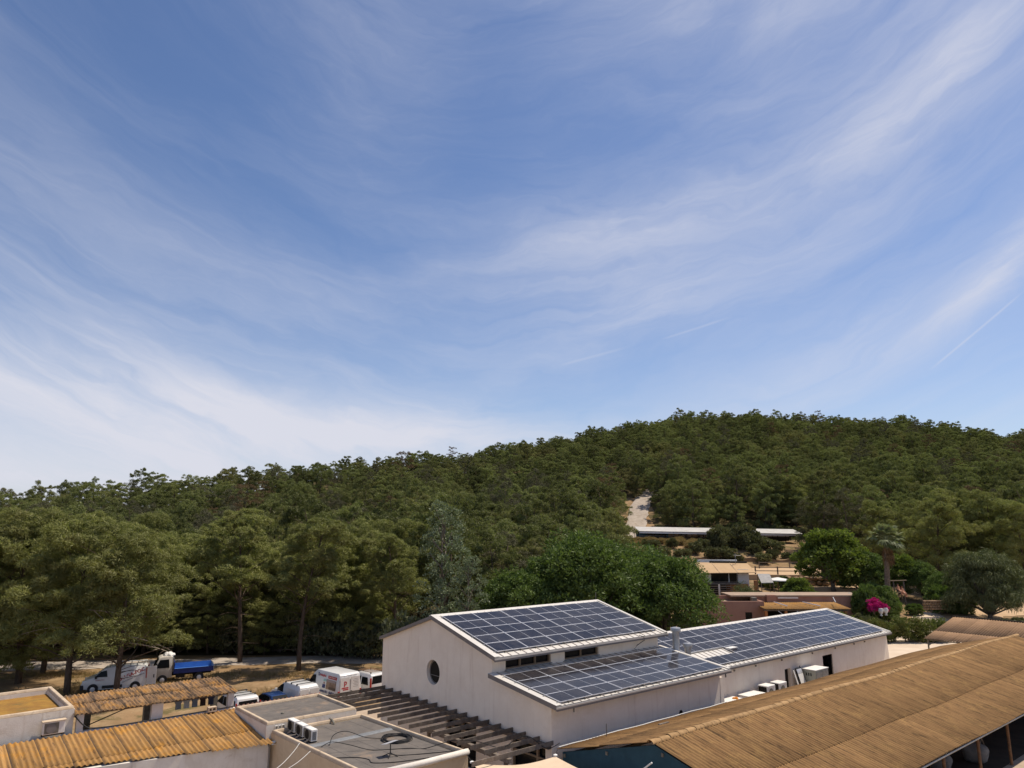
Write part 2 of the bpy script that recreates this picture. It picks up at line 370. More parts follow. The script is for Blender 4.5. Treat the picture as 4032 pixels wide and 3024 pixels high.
MT = dict(
    stucco=pmat('stucco_wall', (0.86, 0.755, 0.635), (0.81, 0.70, 0.58), 1.1, 0.9, spec=0.15, bump=0.25, bscale=60, space='World', stain=(0.70, 0.58, 0.46), sscale=0.35, srange=(0.52, 0.8), streak=(0.60, 0.47, 0.37)),
    roofmetal=pmat('cream_roof_metal', (0.62, 0.585, 0.53), (0.55, 0.51, 0.45), 1.4, 0.45, metal=0.0, spec=0.4, rnd=0.05, space='World'),
    seam=pmat('roof_seam', (0.40, 0.34, 0.30), rough=0.5),
    trim=pmat('grey_trim', (0.16, 0.145, 0.14), (0.20, 0.18, 0.17), 2, 0.5, spec=0.4),
    gutter=pmat('bright_gutter', (0.62, 0.61, 0.60), rough=0.3, metal=0.6),
    alu=pmat('aluminium', (0.72, 0.72, 0.73), (0.60, 0.60, 0.62), 5, 0.35, metal=0.35, spec=0.5),
    galv=pmat('galvanised_steel', (0.42, 0.42, 0.42), (0.30, 0.30, 0.30), 4, 0.42, metal=0.7, spec=0.5),
    solar=solar_mat(),
    glass=pmat('dark_glass', (0.008, 0.009, 0.010), rough=0.10, spec=0.16),
    wood=pmat('window_wood', (0.26, 0.19, 0.125), (0.20, 0.14, 0.09), 6, 0.7, stretch=(1, 1, 4)),
    beam=pmat('weathered_beam', (0.18, 0.145, 0.115), (0.105, 0.083, 0.066), 5, 0.85, stain=(0.27, 0.225, 0.18), sscale=2.0, bump=0.3, bscale=30, rnd=0.15),
    dark=pmat('dark_interior', (0.03, 0.026, 0.022), rough=0.95, spec=0.05),
    black=pmat('black_rubber', (0.016, 0.016, 0.017), rough=0.6, spec=0.3),
    cable_w=pmat('white_cable', (0.75, 0.74, 0.70), rough=0.5),
    white=pmat('white_paint', (0.74, 0.72, 0.68), (0.66, 0.63, 0.58), 3, 0.6, stain=(0.55, 0.49, 0.42), sscale=1.5, srange=(0.58, 0.8)),
    limewash=pmat('limewashed_wall', (0.74, 0.69, 0.62), (0.64, 0.58, 0.50), 1.6, 0.92, spec=0.1, bump=0.3, bscale=25, space='World', stain=(0.50, 0.41, 0.32), sscale=1.1, srange=(0.55, 0.78), streak=(0.45, 0.36, 0.27)),
    coping=pmat('parapet_coping', (0.58, 0.46, 0.33), (0.46, 0.355, 0.25), 2.2, 0.92, spec=0.1, bump=0.3, bscale=25, space='World', stain=(0.33, 0.25, 0.18), sscale=1.8, srange=(0.52, 0.74)),
    cream=pmat('cream_wall', (0.62, 0.49, 0.33), (0.55, 0.42, 0.28), 1.2, 0.92, spec=0.1, bump=0.2, bscale=40, space='World', stain=(0.42, 0.32, 0.21), sscale=0.8, srange=(0.58, 0.8), streak=(0.38, 0.29, 0.19)),
    felt=pmat('roofing_felt', (0.165, 0.145, 0.128), (0.125, 0.112, 0.102), 1.3, 0.95, spec=0.1, bump=0.4, bscale=90, space='World', stain=(0.27, 0.20, 0.145), sscale=0.9, srange=(0.55, 0.75)),
    feltband=pmat('grey_membrane', (0.22, 0.225, 0.23), (0.15, 0.155, 0.16), 3, 0.6, spec=0.3),
    ochre=pmat('ochre_lichen_roof', (0.33, 0.185, 0.045), (0.24, 0.125, 0.04), 1.6, 0.95, spec=0.05, bump=0.4, bscale=50, space='World', stain=(0.17, 0.13, 0.05), sscale=1.2),
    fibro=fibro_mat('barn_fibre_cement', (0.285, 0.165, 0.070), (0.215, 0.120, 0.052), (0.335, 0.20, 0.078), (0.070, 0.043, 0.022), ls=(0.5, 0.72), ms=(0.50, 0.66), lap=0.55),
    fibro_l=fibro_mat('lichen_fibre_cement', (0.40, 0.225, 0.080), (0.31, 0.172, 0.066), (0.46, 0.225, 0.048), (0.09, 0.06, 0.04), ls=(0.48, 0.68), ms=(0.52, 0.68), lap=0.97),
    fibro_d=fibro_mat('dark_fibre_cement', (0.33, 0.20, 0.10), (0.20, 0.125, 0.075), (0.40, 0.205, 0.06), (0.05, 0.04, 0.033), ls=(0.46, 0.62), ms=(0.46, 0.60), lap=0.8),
    fibro_p=fibro_mat('pale_fibre_cement', (0.34, 0.21, 0.12), (0.28, 0.17, 0.095), (0.36, 0.22, 0.12), (0.12, 0.08, 0.05)),
    ridge=pmat('ridge_tile_mortar', (0.40, 0.255, 0.125), (0.31, 0.19, 0.09), 3, 0.9, spec=0.1, stain=(0.17, 0.11, 0.06), sscale=2.5, rnd=0.12, bump=0.3),
    teal=pmat('teal_paint', (0.028, 0.075, 0.105), (0.022, 0.06, 0.085), 2, 0.7, spec=0.2, bump=0.2, bscale=20),
    sail=pmat('beige_sail_cloth', (0.66, 0.51, 0.36), (0.62, 0.475, 0.33), 3, 0.9, spec=0.1),
    rust=pmat('rusty_steel', (0.22, 0.11, 0.05), (0.13, 0.075, 0.045), 4, 0.85, stain=(0.30, 0.19, 0.10), sscale=3),
    steel=pmat('old_grey_steel', (0.20, 0.185, 0.15), (0.14, 0.125, 0.10), 4, 0.7),
    concrete=pmat('dusty_concrete', (0.46, 0.36, 0.265), (0.38, 0.29, 0.21), 0.4, 0.95, spec=0.1, space='World', stain=(0.28, 0.21, 0.15), sscale=0.3, bump=0.2, bscale=20),
    terracotta=pmat('terracotta_render', (0.37, 0.215, 0.16), (0.325, 0.185, 0.137), 0.7, 0.92, spec=0.1, space='World', stain=(0.28, 0.145, 0.10), sscale=0.5, bump=0.2, bscale=30),
    orange=pmat('orange_render', (0.46, 0.20, 0.08), (0.38, 0.165, 0.07), 0.8, 0.92, spec=0.1, space='World'),
    terrace_roof=pmat('pinkish_flat_roof', (0.38, 0.285, 0.215), (0.31, 0.23, 0.17), 1.0, 0.95, spec=0.1, space='World'),
    awning=pmat('tan_awning_cloth', (0.50, 0.345, 0.20), (0.45, 0.305, 0.175), 1.3, 0.9, spec=0.1, space='World'),
    sand=pmat('arena_sand', (0.52, 0.365, 0.225), (0.44, 0.305, 0.185), 0.5, 0.97, spec=0.05, space='World', bump=0.3, bscale=4),
    gravel=pmat('pale_gravel', (0.42, 0.36, 0.30), (0.33, 0.28, 0.235), 0.9, 0.97, spec=0.05, space='World', stain=(0.25, 0.19, 0.13), sscale=0.4, bump=0.4, bscale=6),
    stone=pmat('field_stone', (0.36, 0.245, 0.15), (0.27, 0.18, 0.115), 1.5, 0.95, spec=0.1, rnd=0.22, bump=0.6, bscale=6),
    track=pmat('pale_dust_track', (0.62, 0.51, 0.39), (0.54, 0.43, 0.32), 0.5, 0.97, spec=0.05, space='World', bump=0.3, bscale=4),
    barnfloor=pmat('barn_floor_shade', (0.085, 0.065, 0.048), (0.06, 0.047, 0.036), 0.8, 0.97, spec=0.05, space='World', bump=0.4, bscale=5),  # dark colour carries the shade under the barn roof
    palewall=pmat('dusty_white_sheet', (0.50, 0.48, 0.45), (0.42, 0.40, 0.37), 0.6, 0.7, space='World', stain=(0.34, 0.31, 0.27), sscale=0.5),
    sackcloth=pmat('dirty_bulk_bag', (0.24, 0.225, 0.21), (0.16, 0.15, 0.14), 3, 0.9, spec=0.1, bump=0.5, bscale=9),
    bankwall=pmat('earth_retaining_wall', (0.30, 0.20, 0.115), (0.22, 0.145, 0.085), 0.8, 0.95, spec=0.05, space='World', bump=0.5, bscale=5),
    bark=pmat('pine_bark', (0.155, 0.115, 0.085), (0.085, 0.062, 0.046), 3, 0.95, spec=0.05, stretch=(2, 2, 0.5), bump=0.8, bscale=9, rnd=0.2),
    bark_g=pmat('grey_bark', (0.20, 0.17, 0.14), (0.12, 0.10, 0.08), 3, 0.95, spec=0.05, bump=0.6, bscale=10),
    deadwood=pmat('dead_wood', (0.40, 0.34, 0.28), (0.30, 0.25, 0.20), 4, 0.9),
    palmbark=pmat('palm_trunk', (0.23, 0.17, 0.12), (0.12, 0.085, 0.06), 6, 0.95, bump=0.8, bscale=12),
    deadfrond=pmat('dead_fronds', (0.22, 0.135, 0.065), (0.14, 0.085, 0.04), 3, 0.9),
    pine=leafmat('pine_needles', (0.118, 0.132, 0.046), (0.225, 0.230, 0.088), 0.36, 0.32, (0.245, 0.205, 0.092), 0.6, 0.05),
    pinebig=leafmat('pine_needles_near', (0.145, 0.155, 0.048), (0.300, 0.295, 0.105), 0.14, 0.30, (0.22, 0.19, 0.085), 0.5, 0.3),
    pinedead=leafmat('browned_needles', (0.13, 0.085, 0.045), (0.17, 0.105, 0.055), 0.1, 0.15),
    greypine=leafmat('greyish_needles', (0.10, 0.092, 0.055), (0.13, 0.12, 0.07), 0.1, 0.2),
    broad=leafmat('broad_leaves', (0.075, 0.110, 0.028), (0.135, 0.185, 0.055), 0.08, 0.3, (0.15, 0.19, 0.055), 0.5, 0.3),
    bright=leafmat('bright_leaves', (0.10, 0.135, 0.028), (0.185, 0.220, 0.050), 0.08, 0.35),
    poplar=leafmat('silvery_leaves', (0.13, 0.16, 0.085), (0.25, 0.285, 0.185), 0.08, 0.2),
    olive=leafmat('olive_leaves', (0.090, 0.105, 0.045), (0.165, 0.178, 0.082), 0.12, 0.2),
    shrub=leafmat('shrub_leaves', (0.085, 0.090, 0.040), (0.17, 0.165, 0.080), 0.25, 0.2),
    greyshrub=leafmat('pale_shrub_leaves', (0.095, 0.105, 0.055), (0.17, 0.175, 0.105), 0.1, 0.2),
    hedge=leafmat('hedge_leaves', (0.085, 0.105, 0.028), (0.165, 0.18, 0.055), 0.08, 0.25, (0.16, 0.10, 0.04), 0.5, 0.6),
    lime=leafmat('yellow_green_leaves', (0.12, 0.165, 0.016), (0.20, 0.245, 0.030), 0.08, 0.35),
    magenta=leafmat('magenta_bracts', (0.42, 0.012, 0.16), (0.60, 0.03, 0.27), 0.05, 0.3),
    palm=leafmat('palm_leaf', (0.11, 0.135, 0.05), (0.26, 0.28, 0.16), 0.05, 0.25),
    drygrass=leafmat('dry_grass', (0.26, 0.18, 0.085), (0.38, 0.27, 0.13), 0.1, 0.25),
    litter=pmat('forest_litter', (0.115, 0.085, 0.045), (0.070, 0.062, 0.028), 0.5, 0.97, spec=0.05, space='World', stain=(0.17, 0.12, 0.065), sscale=0.25, bump=0.6, bscale=3),
    ground=ground_mat(),
)
# ------------------------------------------------------------------ terrain
RIDGE = [(-900, 1985, 165), (-400, 1965, 165), (0, 1922, 170), (400, 1898, 180), (730, 1858, 190), (1000, 1812, 200), (1300, 1772, 220), (1640, 1768, 240),
         (1820, 1780, 260), (2000, 1745, 280), (2370, 1677, 310), (2730, 1628, 335), (2920, 1624, 345), (3280, 1654, 350),
         (3560, 1642, 340), (3750, 1682, 335), (4032, 1718, 330), (4500, 1760, 330), (5000, 1800, 330)]
def ridge_y(px): return float(np.interp(px, [r[0] for r in RIDGE], [r[2] for r in RIDGE]))
CP = []
for px, py, Y in RIDGE:
    p = at_y(px, py, Y); g = p.z - (8.8 if px < 1700 else 7.6)
    CP.append((p.x, Y, g)); CP.append((p.x * 1.25, Y + 90, g - 14)); CP.append((p.x * 1.7, Y + 260, g - 40))
    if px <= 2000:                       # the slope between the road and the crest
        for f in (0.33, 0.66):
            yy = 92 + (Y - 92) * f; CP.append((p.x * yy / Y, yy, -0.5 + (g + 0.5) * f ** 1.5))
    else:
        y0, z0 = 172, 10.5
        if px > 3300: y0, z0 = 150, 7.5
        for f in (0.3, 0.65):
            yy = y0 + (Y - y0) * f; CP.append((p.x * yy / Y, yy, z0 + (g - z0) * f))
for u in range(-30, 40, 10):
    for v in (-52, -62, -72, -82): CP.append((*XY(u, v), -1.0))
for u in range(10, 90, 9):
    for v in (-42, -34, -24, -14, -4, 6, 20): CP.append((*XY(u, v), 0.0))
for u in (-20, -5, 5):
    for v in (-40, -20, 0, 20): CP.append((*XY(u, v), -0.3))
for x, y, z in ((-90, 88, -0.6), (-60, 90, -0.6), (-40, 90, -0.5), (-20, 88, -0.3), (0, 84, -0.2), (10, 80, 0), (20, 82, 0.3), (12, 100, 1.2), (0, 110, 2.2),
                (30, 88, 0.4), (40, 88, 0.5), (50, 88, 0.5), (60, 90, 0.8), (75, 95, 1.2), (90, 100, 1.6), (26, 100, 1.8), (34, 100, 2.0), (44, 100, 1.8), (56, 102, 1.6), (70, 106, 1.8),
                (26, 112, 3.2), (36, 112, 3.2), (46, 111, 3.0), (60, 113, 3.2), (76, 114, 2.8), (36, 120, 4.2), (44, 120, 4.2), (54, 121, 4.2), (64, 122, 4.0), (80, 124, 3.8),
                (28, 128, 4.4), (40, 134, 4.4), (50, 136, 4.4), (60, 136, 4.4), (70, 136, 4.6), (84, 138, 5.4), (100, 130, 4.2),
                (26, 146, 7.6), (36, 148, 7.6), (48, 149, 7.6), (60, 149, 7.4), (74, 148, 7.0), (90, 150, 7.4),
                (24, 158, 9.1), (34, 160, 9.1), (46, 160, 9.0), (58, 160, 8.8), (66, 160, 8.7), (34, 168, 9.2), (46, 168, 9.2), (58, 168, 9.0), (78, 160, 8.8),
                (14, 130, 5.0), (18, 150, 8.4), (200, 120, 3), (260, 240, 22), (320, 400, 30), (-200, 100, 1), (-260, 180, 12), (-300, 300, 4), (0, -60, 0), (200, -60, 0), (-200, -60, -1), (-200, 30, -1), (200, 40, 0)):
    CP.append((x, y, z))
_cp = np.array(CP); _n = len(_cp)
_K = np.linalg.norm(_cp[:, None, :2] - _cp[None, :, :2], axis=2)
_A = np.zeros((_n + 3, _n + 3)); _A[:_n, :_n] = _K + np.eye(_n) * 0.6; _A[:_n, _n] = 1; _A[:_n, _n + 1:] = _cp[:, :2]; _A[_n:, :_n] = _A[:_n, _n:].T
_w = np.linalg.lstsq(_A, np.r_[_cp[:, 2], 0, 0, 0], rcond=None)[0]
def heights(P):
    P = np.asarray(P, float).reshape(-1, 2); out = np.empty(len(P))
    for i in range(0, len(P), 4000):
        q = P[i:i + 4000]; K = np.linalg.norm(q[:, None] - _cp[None, :, :2], axis=2)
        out[i:i + 4000] = K @ _w[:_n] + _w[_n] + q @ _w[_n + 1:]
    # the built yard is level
    u = UX * P[:, 0] + UY * P[:, 1]; v = UY * P[:, 0] - UX * P[:, 1]
    k = np.clip(np.minimum(np.minimum(u - 8, 92 - u) / 6, np.minimum(v + 47, 30 - v) / 4), 0, 1); k = k * k * (3 - 2 * k)
    out = out * (1 - k)
    k = np.clip(np.minimum(np.minimum(u + 40, 48 - u) / 8, np.minimum(v + 84, -50 - v) / 5), 0, 1); k = k * k * (3 - 2 * k)
    return out * (1 - k) - 1.0 * k
def hz(x, y): return float(heights([(x, y)])[0])
def make_ground():
    def axis(lo, hi, mid0, mid1, fine, coarse):
        a = list(np.arange(mid0, mid1 + fine, fine)); s = fine
        x = a[-1]
        while x < hi: s = min(coarse, s * 1.18); x += s; a.append(x)
        x = a[0]; s = fine
        while x > lo: s = min(coarse, s * 1.18); x -= s; a.insert(0, x)
        return np.array(a)
    xs = axis(-2500, 2500, -120, 170, 2.6, 160); ys = axis(-300, 4000, 30, 250, 2.2, 160)
    X, Y = np.meshgrid(xs, ys); P = np.c_[X.ravel(), Y.ravel()]
    Z = heights(P)
    far = np.clip((np.hypot(P[:, 0], P[:, 1] - 150) - 420) / 300, 0, 1); Z = Z * (1 - far) - 6 * far
    Z[P[:, 1] < -40] = np.minimum(Z[P[:, 1] < -40], 0)
    Z += 0.05 * np.sin(P[:, 0] * 1.3 + np.sin(P[:, 1] * 0.9)) * np.cos(P[:, 1] * 1.1)
    nx, ny = len(xs), len(ys)
    i = np.arange((ny - 1) * (nx - 1)); r, c = i // (nx - 1), i % (nx - 1); a = r * nx + c
    F = np.c_[a, a + 1, a + nx + 1, a + nx]
    me = bpy.data.meshes.new('ground'); me.from_pydata(np.c_[P, Z].tolist(), [], F.tolist())
    me.polygons.foreach_set('use_smooth', [True] * len(me.polygons)); me.materials.append(MT['ground']); me.materials.append(MT['litter'])
    cx, cy = P[F].mean(1).T; pxs = 2016 + FOC * cx / (np.maximum(cy, 1) * .985)
    lo = np.interp(pxs, [-400, 1560, 1561, 2440, 2441, 3230, 3231, 3600, 3601], [79, 79, 74, 86, 168, 168, 142, 142, 118]); me.polygons.foreach_set('material_index', ((cy > lo) & ~((pxs > 2450) & (pxs < 2565) & (cy < 208))).astype(np.int32))
    o = link(bpy.data.objects.new('ground', me)); struct(o)
make_ground()
def ribbon(name, pts, width, m, lift=0.06, n=60, wob=0.25):
    "a strip of road laid on the terrain"
    P = [Vector((x, y, 0)) for x, y in pts]
    seg = [0]
    for a, b in zip(P, P[1:]): seg.append(seg[-1] + (b - a).length)
    T = np.linspace(0, seg[-1], n); cx = np.interp(T, seg, [p.x for p in P]); cy = np.interp(T, seg, [p.y for p in P])
    k = np.ones(5) / 5
    cx[2:-2] = np.convolve(cx, k, 'valid'); cy[2:-2] = np.convolve(cy, k, 'valid')
    tx, ty = np.gradient(cx), np.gradient(cy); l = np.hypot(tx, ty); nx, ny = -ty / l, tx / l
    rnd = random.Random(5); V, F = [], []; cols = 7
    for i in range(n):
        w0, w1 = width / 2 + rnd.uniform(-wob, wob), width / 2 + rnd.uniform(-wob, wob)
        for j in range(cols):
            s = -w0 + (w0 + w1) * j / (cols - 1); V.append((cx[i] + nx[i] * s, cy[i] + ny[i] * s))
    Z = heights(V)
    for i in range(n - 1):
        for j in range(cols - 1): a = i * cols + j; F.append((a, a + 1, a + cols + 1, a + cols))
    me = bpy.data.meshes.new(name); me.from_pydata([(x, y, z + lift + (0.03 if 0 < (k % cols) < cols - 1 else -0.08)) for k, ((x, y), z) in enumerate(zip(V, Z))], [], F)
    me.polygons.foreach_set('use_smooth', [True] * len(me.polygons)); me.materials.append(m)
    return struct(link(bpy.data.objects.new(name, me)))
ribbon('road', [(-100, 68), (-60, 71.5), (-40, 73), (-20, 76), (-8, 75.5), (2, 72.5), (14, 72), (30, 78)], 4.2, MT['gravel'], 0.10, 90)
p1, p2, p3 = at_y(2500, 2050, 173), at_y(2505, 2020, 186), at_y(2525, 1985, 204)
ribbon('path', [(28.0, 166), (p1.x, 173), (p2.x, 186), (p3.x, 204), (p3.x + 6, 216)], 5.0, MT['gravel'], 0.3, 30)
# concrete yard between the buildings
MB().prism([XY(8, -46), XY(70, -46), XY(70, -8), XY(8, -8)], -0.3, 0.045).build('pavement', MT['concrete'])['kind'] = 'structure'
# pale track and sand on the right
ribbon('track', [XY(64, -22), XY(72, -29), XY(80, -31), XY(92, -33), XY(104, -36)], 9.0, MT['track'], 0.10, 40)
ribbon('garden_path', [(58, 84), (56, 92), (60, 97), (70, 99), (84, 102), (100, 106)], 7.0, MT['sand'], 0.14, 50)

# the riding arena terrace, its walls and fences
def arena():
    pts = [at_z(px, py, 4.7) for px, py in ((2880, 2262), (3100, 2264), (3330, 2266), (3500, 2268), (3720, 2266), (3760, 2240), (3480, 2236), (3200, 2234), (3000, 2234), (2860, 2236))]
    o = MB().prism([(p.x, p.y) for p in pts], 3.2, 4.7).build('arena_terrace', MT['sand']); struct(o)
    pts = [at_z(px, py, 3.3) for px, py in ((3090, 2312), (3240, 2316), (3400, 2320), (3400, 2292), (3200, 2290), (3110, 2294))]
    o = MB().prism([(p.x, p.y) for p in pts], 1.6, 3.3).build('lower_terrace', MT['sand']); struct(o)
    # rough retaining wall behind the sand
    rd = random.Random(8); a, b = at_z(2700, 2234, 4.6), at_z(3260, 2233, 4.6)
    t = thing('retaining_wall', 'long brown earth retaining wall behind the sand arena', 'wall', a); n = 34
    V, F = [], []
    for i in range(n + 1):
        p = a.lerp(b, i / n); h = 1.55 + rd.uniform(-.12, .12) + 0.2 * math.sin(i * .5)
        for d, z in ((0, -0.6), (0.05 + rd.uniform(-.08, .08), h * .5), (0.18, h), (1.4, h + 0.1), (1.6, -0.6)): V.append((p.x - a.x, p.y - a.y + d, p.z - a.z + z))
    for i in range(n):
        for j in range(4): k = i * 5 + j; F.append((k, k + 1, k + 6, k + 5))
    MB().add(V, F).build('earth_face', MT['bankwall'], t)
    # boulder wall below the arena: single stones
    a, b = at_z(3085, 2290, 3.9), at_z(3300, 2292, 3.9)
    t = thing('boulder_wall', 'low dry boulder wall below the arena fence', 'wall', a)
    st = []
    for s in range(5):
        bm = bmesh.new(); bmesh.ops.create_icosphere(bm, subdivisions=2, radius=0.5); r2 = random.Random(s)
        ph = [r2.uniform(0, 6) for _ in range(6)]
        for v in bm.verts:
            c = v.co; k = 1 + .13 * math.sin(c.x * 5 + ph[0]) + .12 * math.sin(c.y * 6 + ph[1]) + .12 * math.sin(c.z * 5 + ph[2]); v.co = Vector((c.x * k * 1.15, c.y * k * .8, c.z * k * .78))
        me = bpy.data.meshes.new('stone'); bm.to_mesh(me); bm.free(); me.materials.append(MT['stone']); st.append(me)
    for row in range(2):
        x = 0.0; L = (b - a).length; dx, dy = (b.x - a.x) / L, (b.y - a.y) / L
        while x < L:
            s = rd.uniform(.75, 1.15)
            inst('stone', rd.choice(st), t, (dx * x, dy * x + row * .12, -0.15 + row * .62 + rd.uniform(-.06, .06)), (rd.uniform(-.2, .2), rd.uniform(-.2, .2), rd.uniform(-.4, .4)), (s, s, s * rd.uniform(.85, 1.05)))
            x += s * rd.uniform(.82, 1.0)
    # dark timber rail fence along the arena edge
    line = [at_z(px, py, 4.7) for px, py in ((2975, 2261), (3063, 2262), (3150, 2263), (3240, 2264), (3330, 2265), (3420, 2266))]
    t = thing('rail_fence', 'dark timber rail fence along the front of the sand arena', 'fence', line[0])
    for p in line: MB().box(-.09, .09, -.09, .09, -.2, 1.25).build('post', MT['beam'], t, bevel=.015, seg=1).location = p - line[0]
    for p, q in zip(line, line[1:]):
        for z in (1.1, .55): MB().tube([(0, 0, z), tuple(q - p + Vector((0, 0, z)))], .07, 6).build('rail', MT['beam'], t).location = p - line[0]
    line = [at_z(px, py, 4.7) for px, py in ((2990, 2238), (3110, 2237), (3240, 2236), (3380, 2236))]
    t = thing('rail_fence', 'dark timber rail fence at the far side of the sand arena', 'fence', line[0])
    for p in line: MB().box(-.08, .08, -.08, .08, -.2, 1.2).build('post', MT['beam'], t).location = p - line[0]
    for p, q in zip(line, line[1:]): MB().tube([(0, 0, 1.05), tuple(q - p + Vector((0, 0, 1.05)))], .06, 6).build('rail', MT['beam'], t).location = p - line[0]
arena()
# ------------------------------------------------------------------ corrugated sheets, roof strips, solar arrays
def corr_mesh(w, L, m, pitch=0.212, amp=0.038, seg=4, thick=0.008, Lfn=None, up=0.0):
    "one corrugated sheet: x runs down the slope, y across"
    n = max(2, round(w / pitch)); N = n * seg; V, F = [], []
    for i in range(N + 1):
        y = w * i / N; z = amp * math.cos(2 * math.pi * i / seg + math.pi / 2)
        V += [(0, y, z + up), (L, y, z), (L, y, z - thick - 0.004), (0, y, z - thick - 0.004 + up)]
    for i in range(N):
        a, b = i * 4, i * 4 + 4
        F += [(a, a + 1, b + 1, b), (a + 1, a + 2, b + 2, b + 1)]
    me = MB().add(V, F).mesh('roof_sheet', m, smooth=True)
    return me
def strip_mesh(w, L):
    V, F, I = [], [], []
    def bx(x0, x1, y0, y1, z0, z1, k):
        b = MB().box(x0, x1, y0, y1, z0, z1); o = len(V); V.extend(b.v); F.extend([tuple(i + o for i in f) for f in b.f]); I.extend([k] * 6)
    bx(0, L, 0.006, w - 0.006, -0.012, 0.0, 0); bx(-0.002, L + .002, -0.014, 0.014, -0.010, 0.032, 1)
    me = bpy.data.meshes.new('roof_strip'); me.from_pydata(V, [], F)
    me.materials.append(MT['roofmetal']); me.materials.append(MT['seam'])
    me.polygons.foreach_set('material_index', I)
    return me
def panel_meshes():
    L, Wd, t, b = 1.008, 2.084, 0.035, 0.022
    f = MB().box(0, L, 0, b, -t, 0).box(0, L, Wd - b, Wd, -t, 0).box(0, b, b, Wd - b, -t, 0).box(L - b, L, b, Wd - b, -t, 0)
    f.box(b, L - b, Wd / 2 - .0075, Wd / 2 + .0075, -t + .01, -.004)
    g = MB().box(b, L - b, b, Wd / 2 - .0075, -.02, -.006).box(b, L - b, Wd / 2 + .0075, Wd - b, -.02, -.006)
    return f.mesh('solar_panel', MT['alu']), g.mesh('cell_glass', MT['solar'])
PF, PG = panel_meshes()
def solar_array(label, u, v, z, slope, cells, cols, rows, c0=0, rail_end=True):
    a = thing('solar_array', label, 'solar array', W(u, v, z), 0, 'solar arrays on the white roofs'); a.rotation_euler = (0, slope, -PHI)
    rd = random.Random(int(u * 7))
    for r in range(rows):
        for c in range(cols):
            if (c, r) in cells: continue
            p = inst('solar_panel', PF, a, (r * 1.0215 + .006, (c + c0) * 2.1 + .008, rd.uniform(-.004, .004)), (rd.uniform(-.009, .009), rd.uniform(-.009, .009), 0))
            inst('cell_glass', PG, p)
    for r in range(rows + 1):
        x = r * 1.0215 + (0.10 if r == 0 else (-.10 if r == rows else 0))
        MB().box(x - .02, x + .02, c0 * 2.1 - .13, (c0 + cols) * 2.1 + .03, -.085, -.04).build('rail', MT['galv'], a)
    x1 = rows * 1.0215
    for k in range(cols * 2):
        y = (c0 + k / 2 + .25) * 2.1
        MB().box(x1 - .1, x1 + .05, y - .02, y + .02, -.10, -.03).build('roof_hook', MT['steel'], a)
    return a
def seam_roof(b, u0, u1, v0, z0, v1, z1, deck_t=0.16, wid=0.525, rib=True, name='roof'):
    "a metal roof slope under building b: deck, standing-seam strips, verge trims, gutter"
    o = tuple(b['_o']); s = math.atan2(z0 - z1, v1 - v0); L = math.hypot(v1 - v0, z0 - z1)
    deck = MB(o).hexa([(u0, v0, z0 - deck_t), (u1, v0, z0 - deck_t), (u1, v1, z1 - deck_t), (u0, v1, z1 - deck_t), (u0, v0, z0 - .02), (u1, v0, z0 - .02), (u1, v1, z1 - .02), (u0, v1, z1 - .02)]).build(name, MT['trim'], b)
    n = round((u1 - u0) / wid); w = (u1 - u0) / n
    me = strip_mesh(w, L)
    for i in range(n): inst('roof_strip', me, deck, (v0 - o[1], u0 - o[0] + i * w, z0 - o[2]), (0, s, 0))
    for uu, ud in ((u0, -.05), (u1, .05)):
        a, c = min(uu, uu + ud), max(uu, uu + ud)
        MB(o).hexa([(a, v0, z0 - .17), (c, v0, z0 - .17), (c, v1, z1 - .17), (a, v1, z1 - .17), (a, v0, z0 + .035), (c, v0, z0 + .035), (c, v1, z1 + .035), (a, v1, z1 + .035)]).build('verge_trim', MT['trim'], b)
        p, q = (a, a + .38) if ud < 0 else (c - .22, c)
        MB(o).hexa([(p, v0, z0 + .036), (q, v0, z0 + .036), (q, v1, z1 + .036), (p, v1, z1 + .036), (p, v0, z0 + .048), (q, v0, z0 + .048), (q, v1, z1 + .048), (p, v1, z1 + .048)]).build('verge_flashing', MT['roofmetal'], b)
    MB(o).box(u0 - .05, u1 + .05, v1 + .003, v1 + .075, z1 - .11, z1 - .045).build('gutter', MT['gutter'], b)
    MB(o).box(u0 - .05, u1 + .05, v1 - .02, v1 + .06, z1 - .20, z1 - .115).build('eave_board', MT['trim'], b)
    return deck

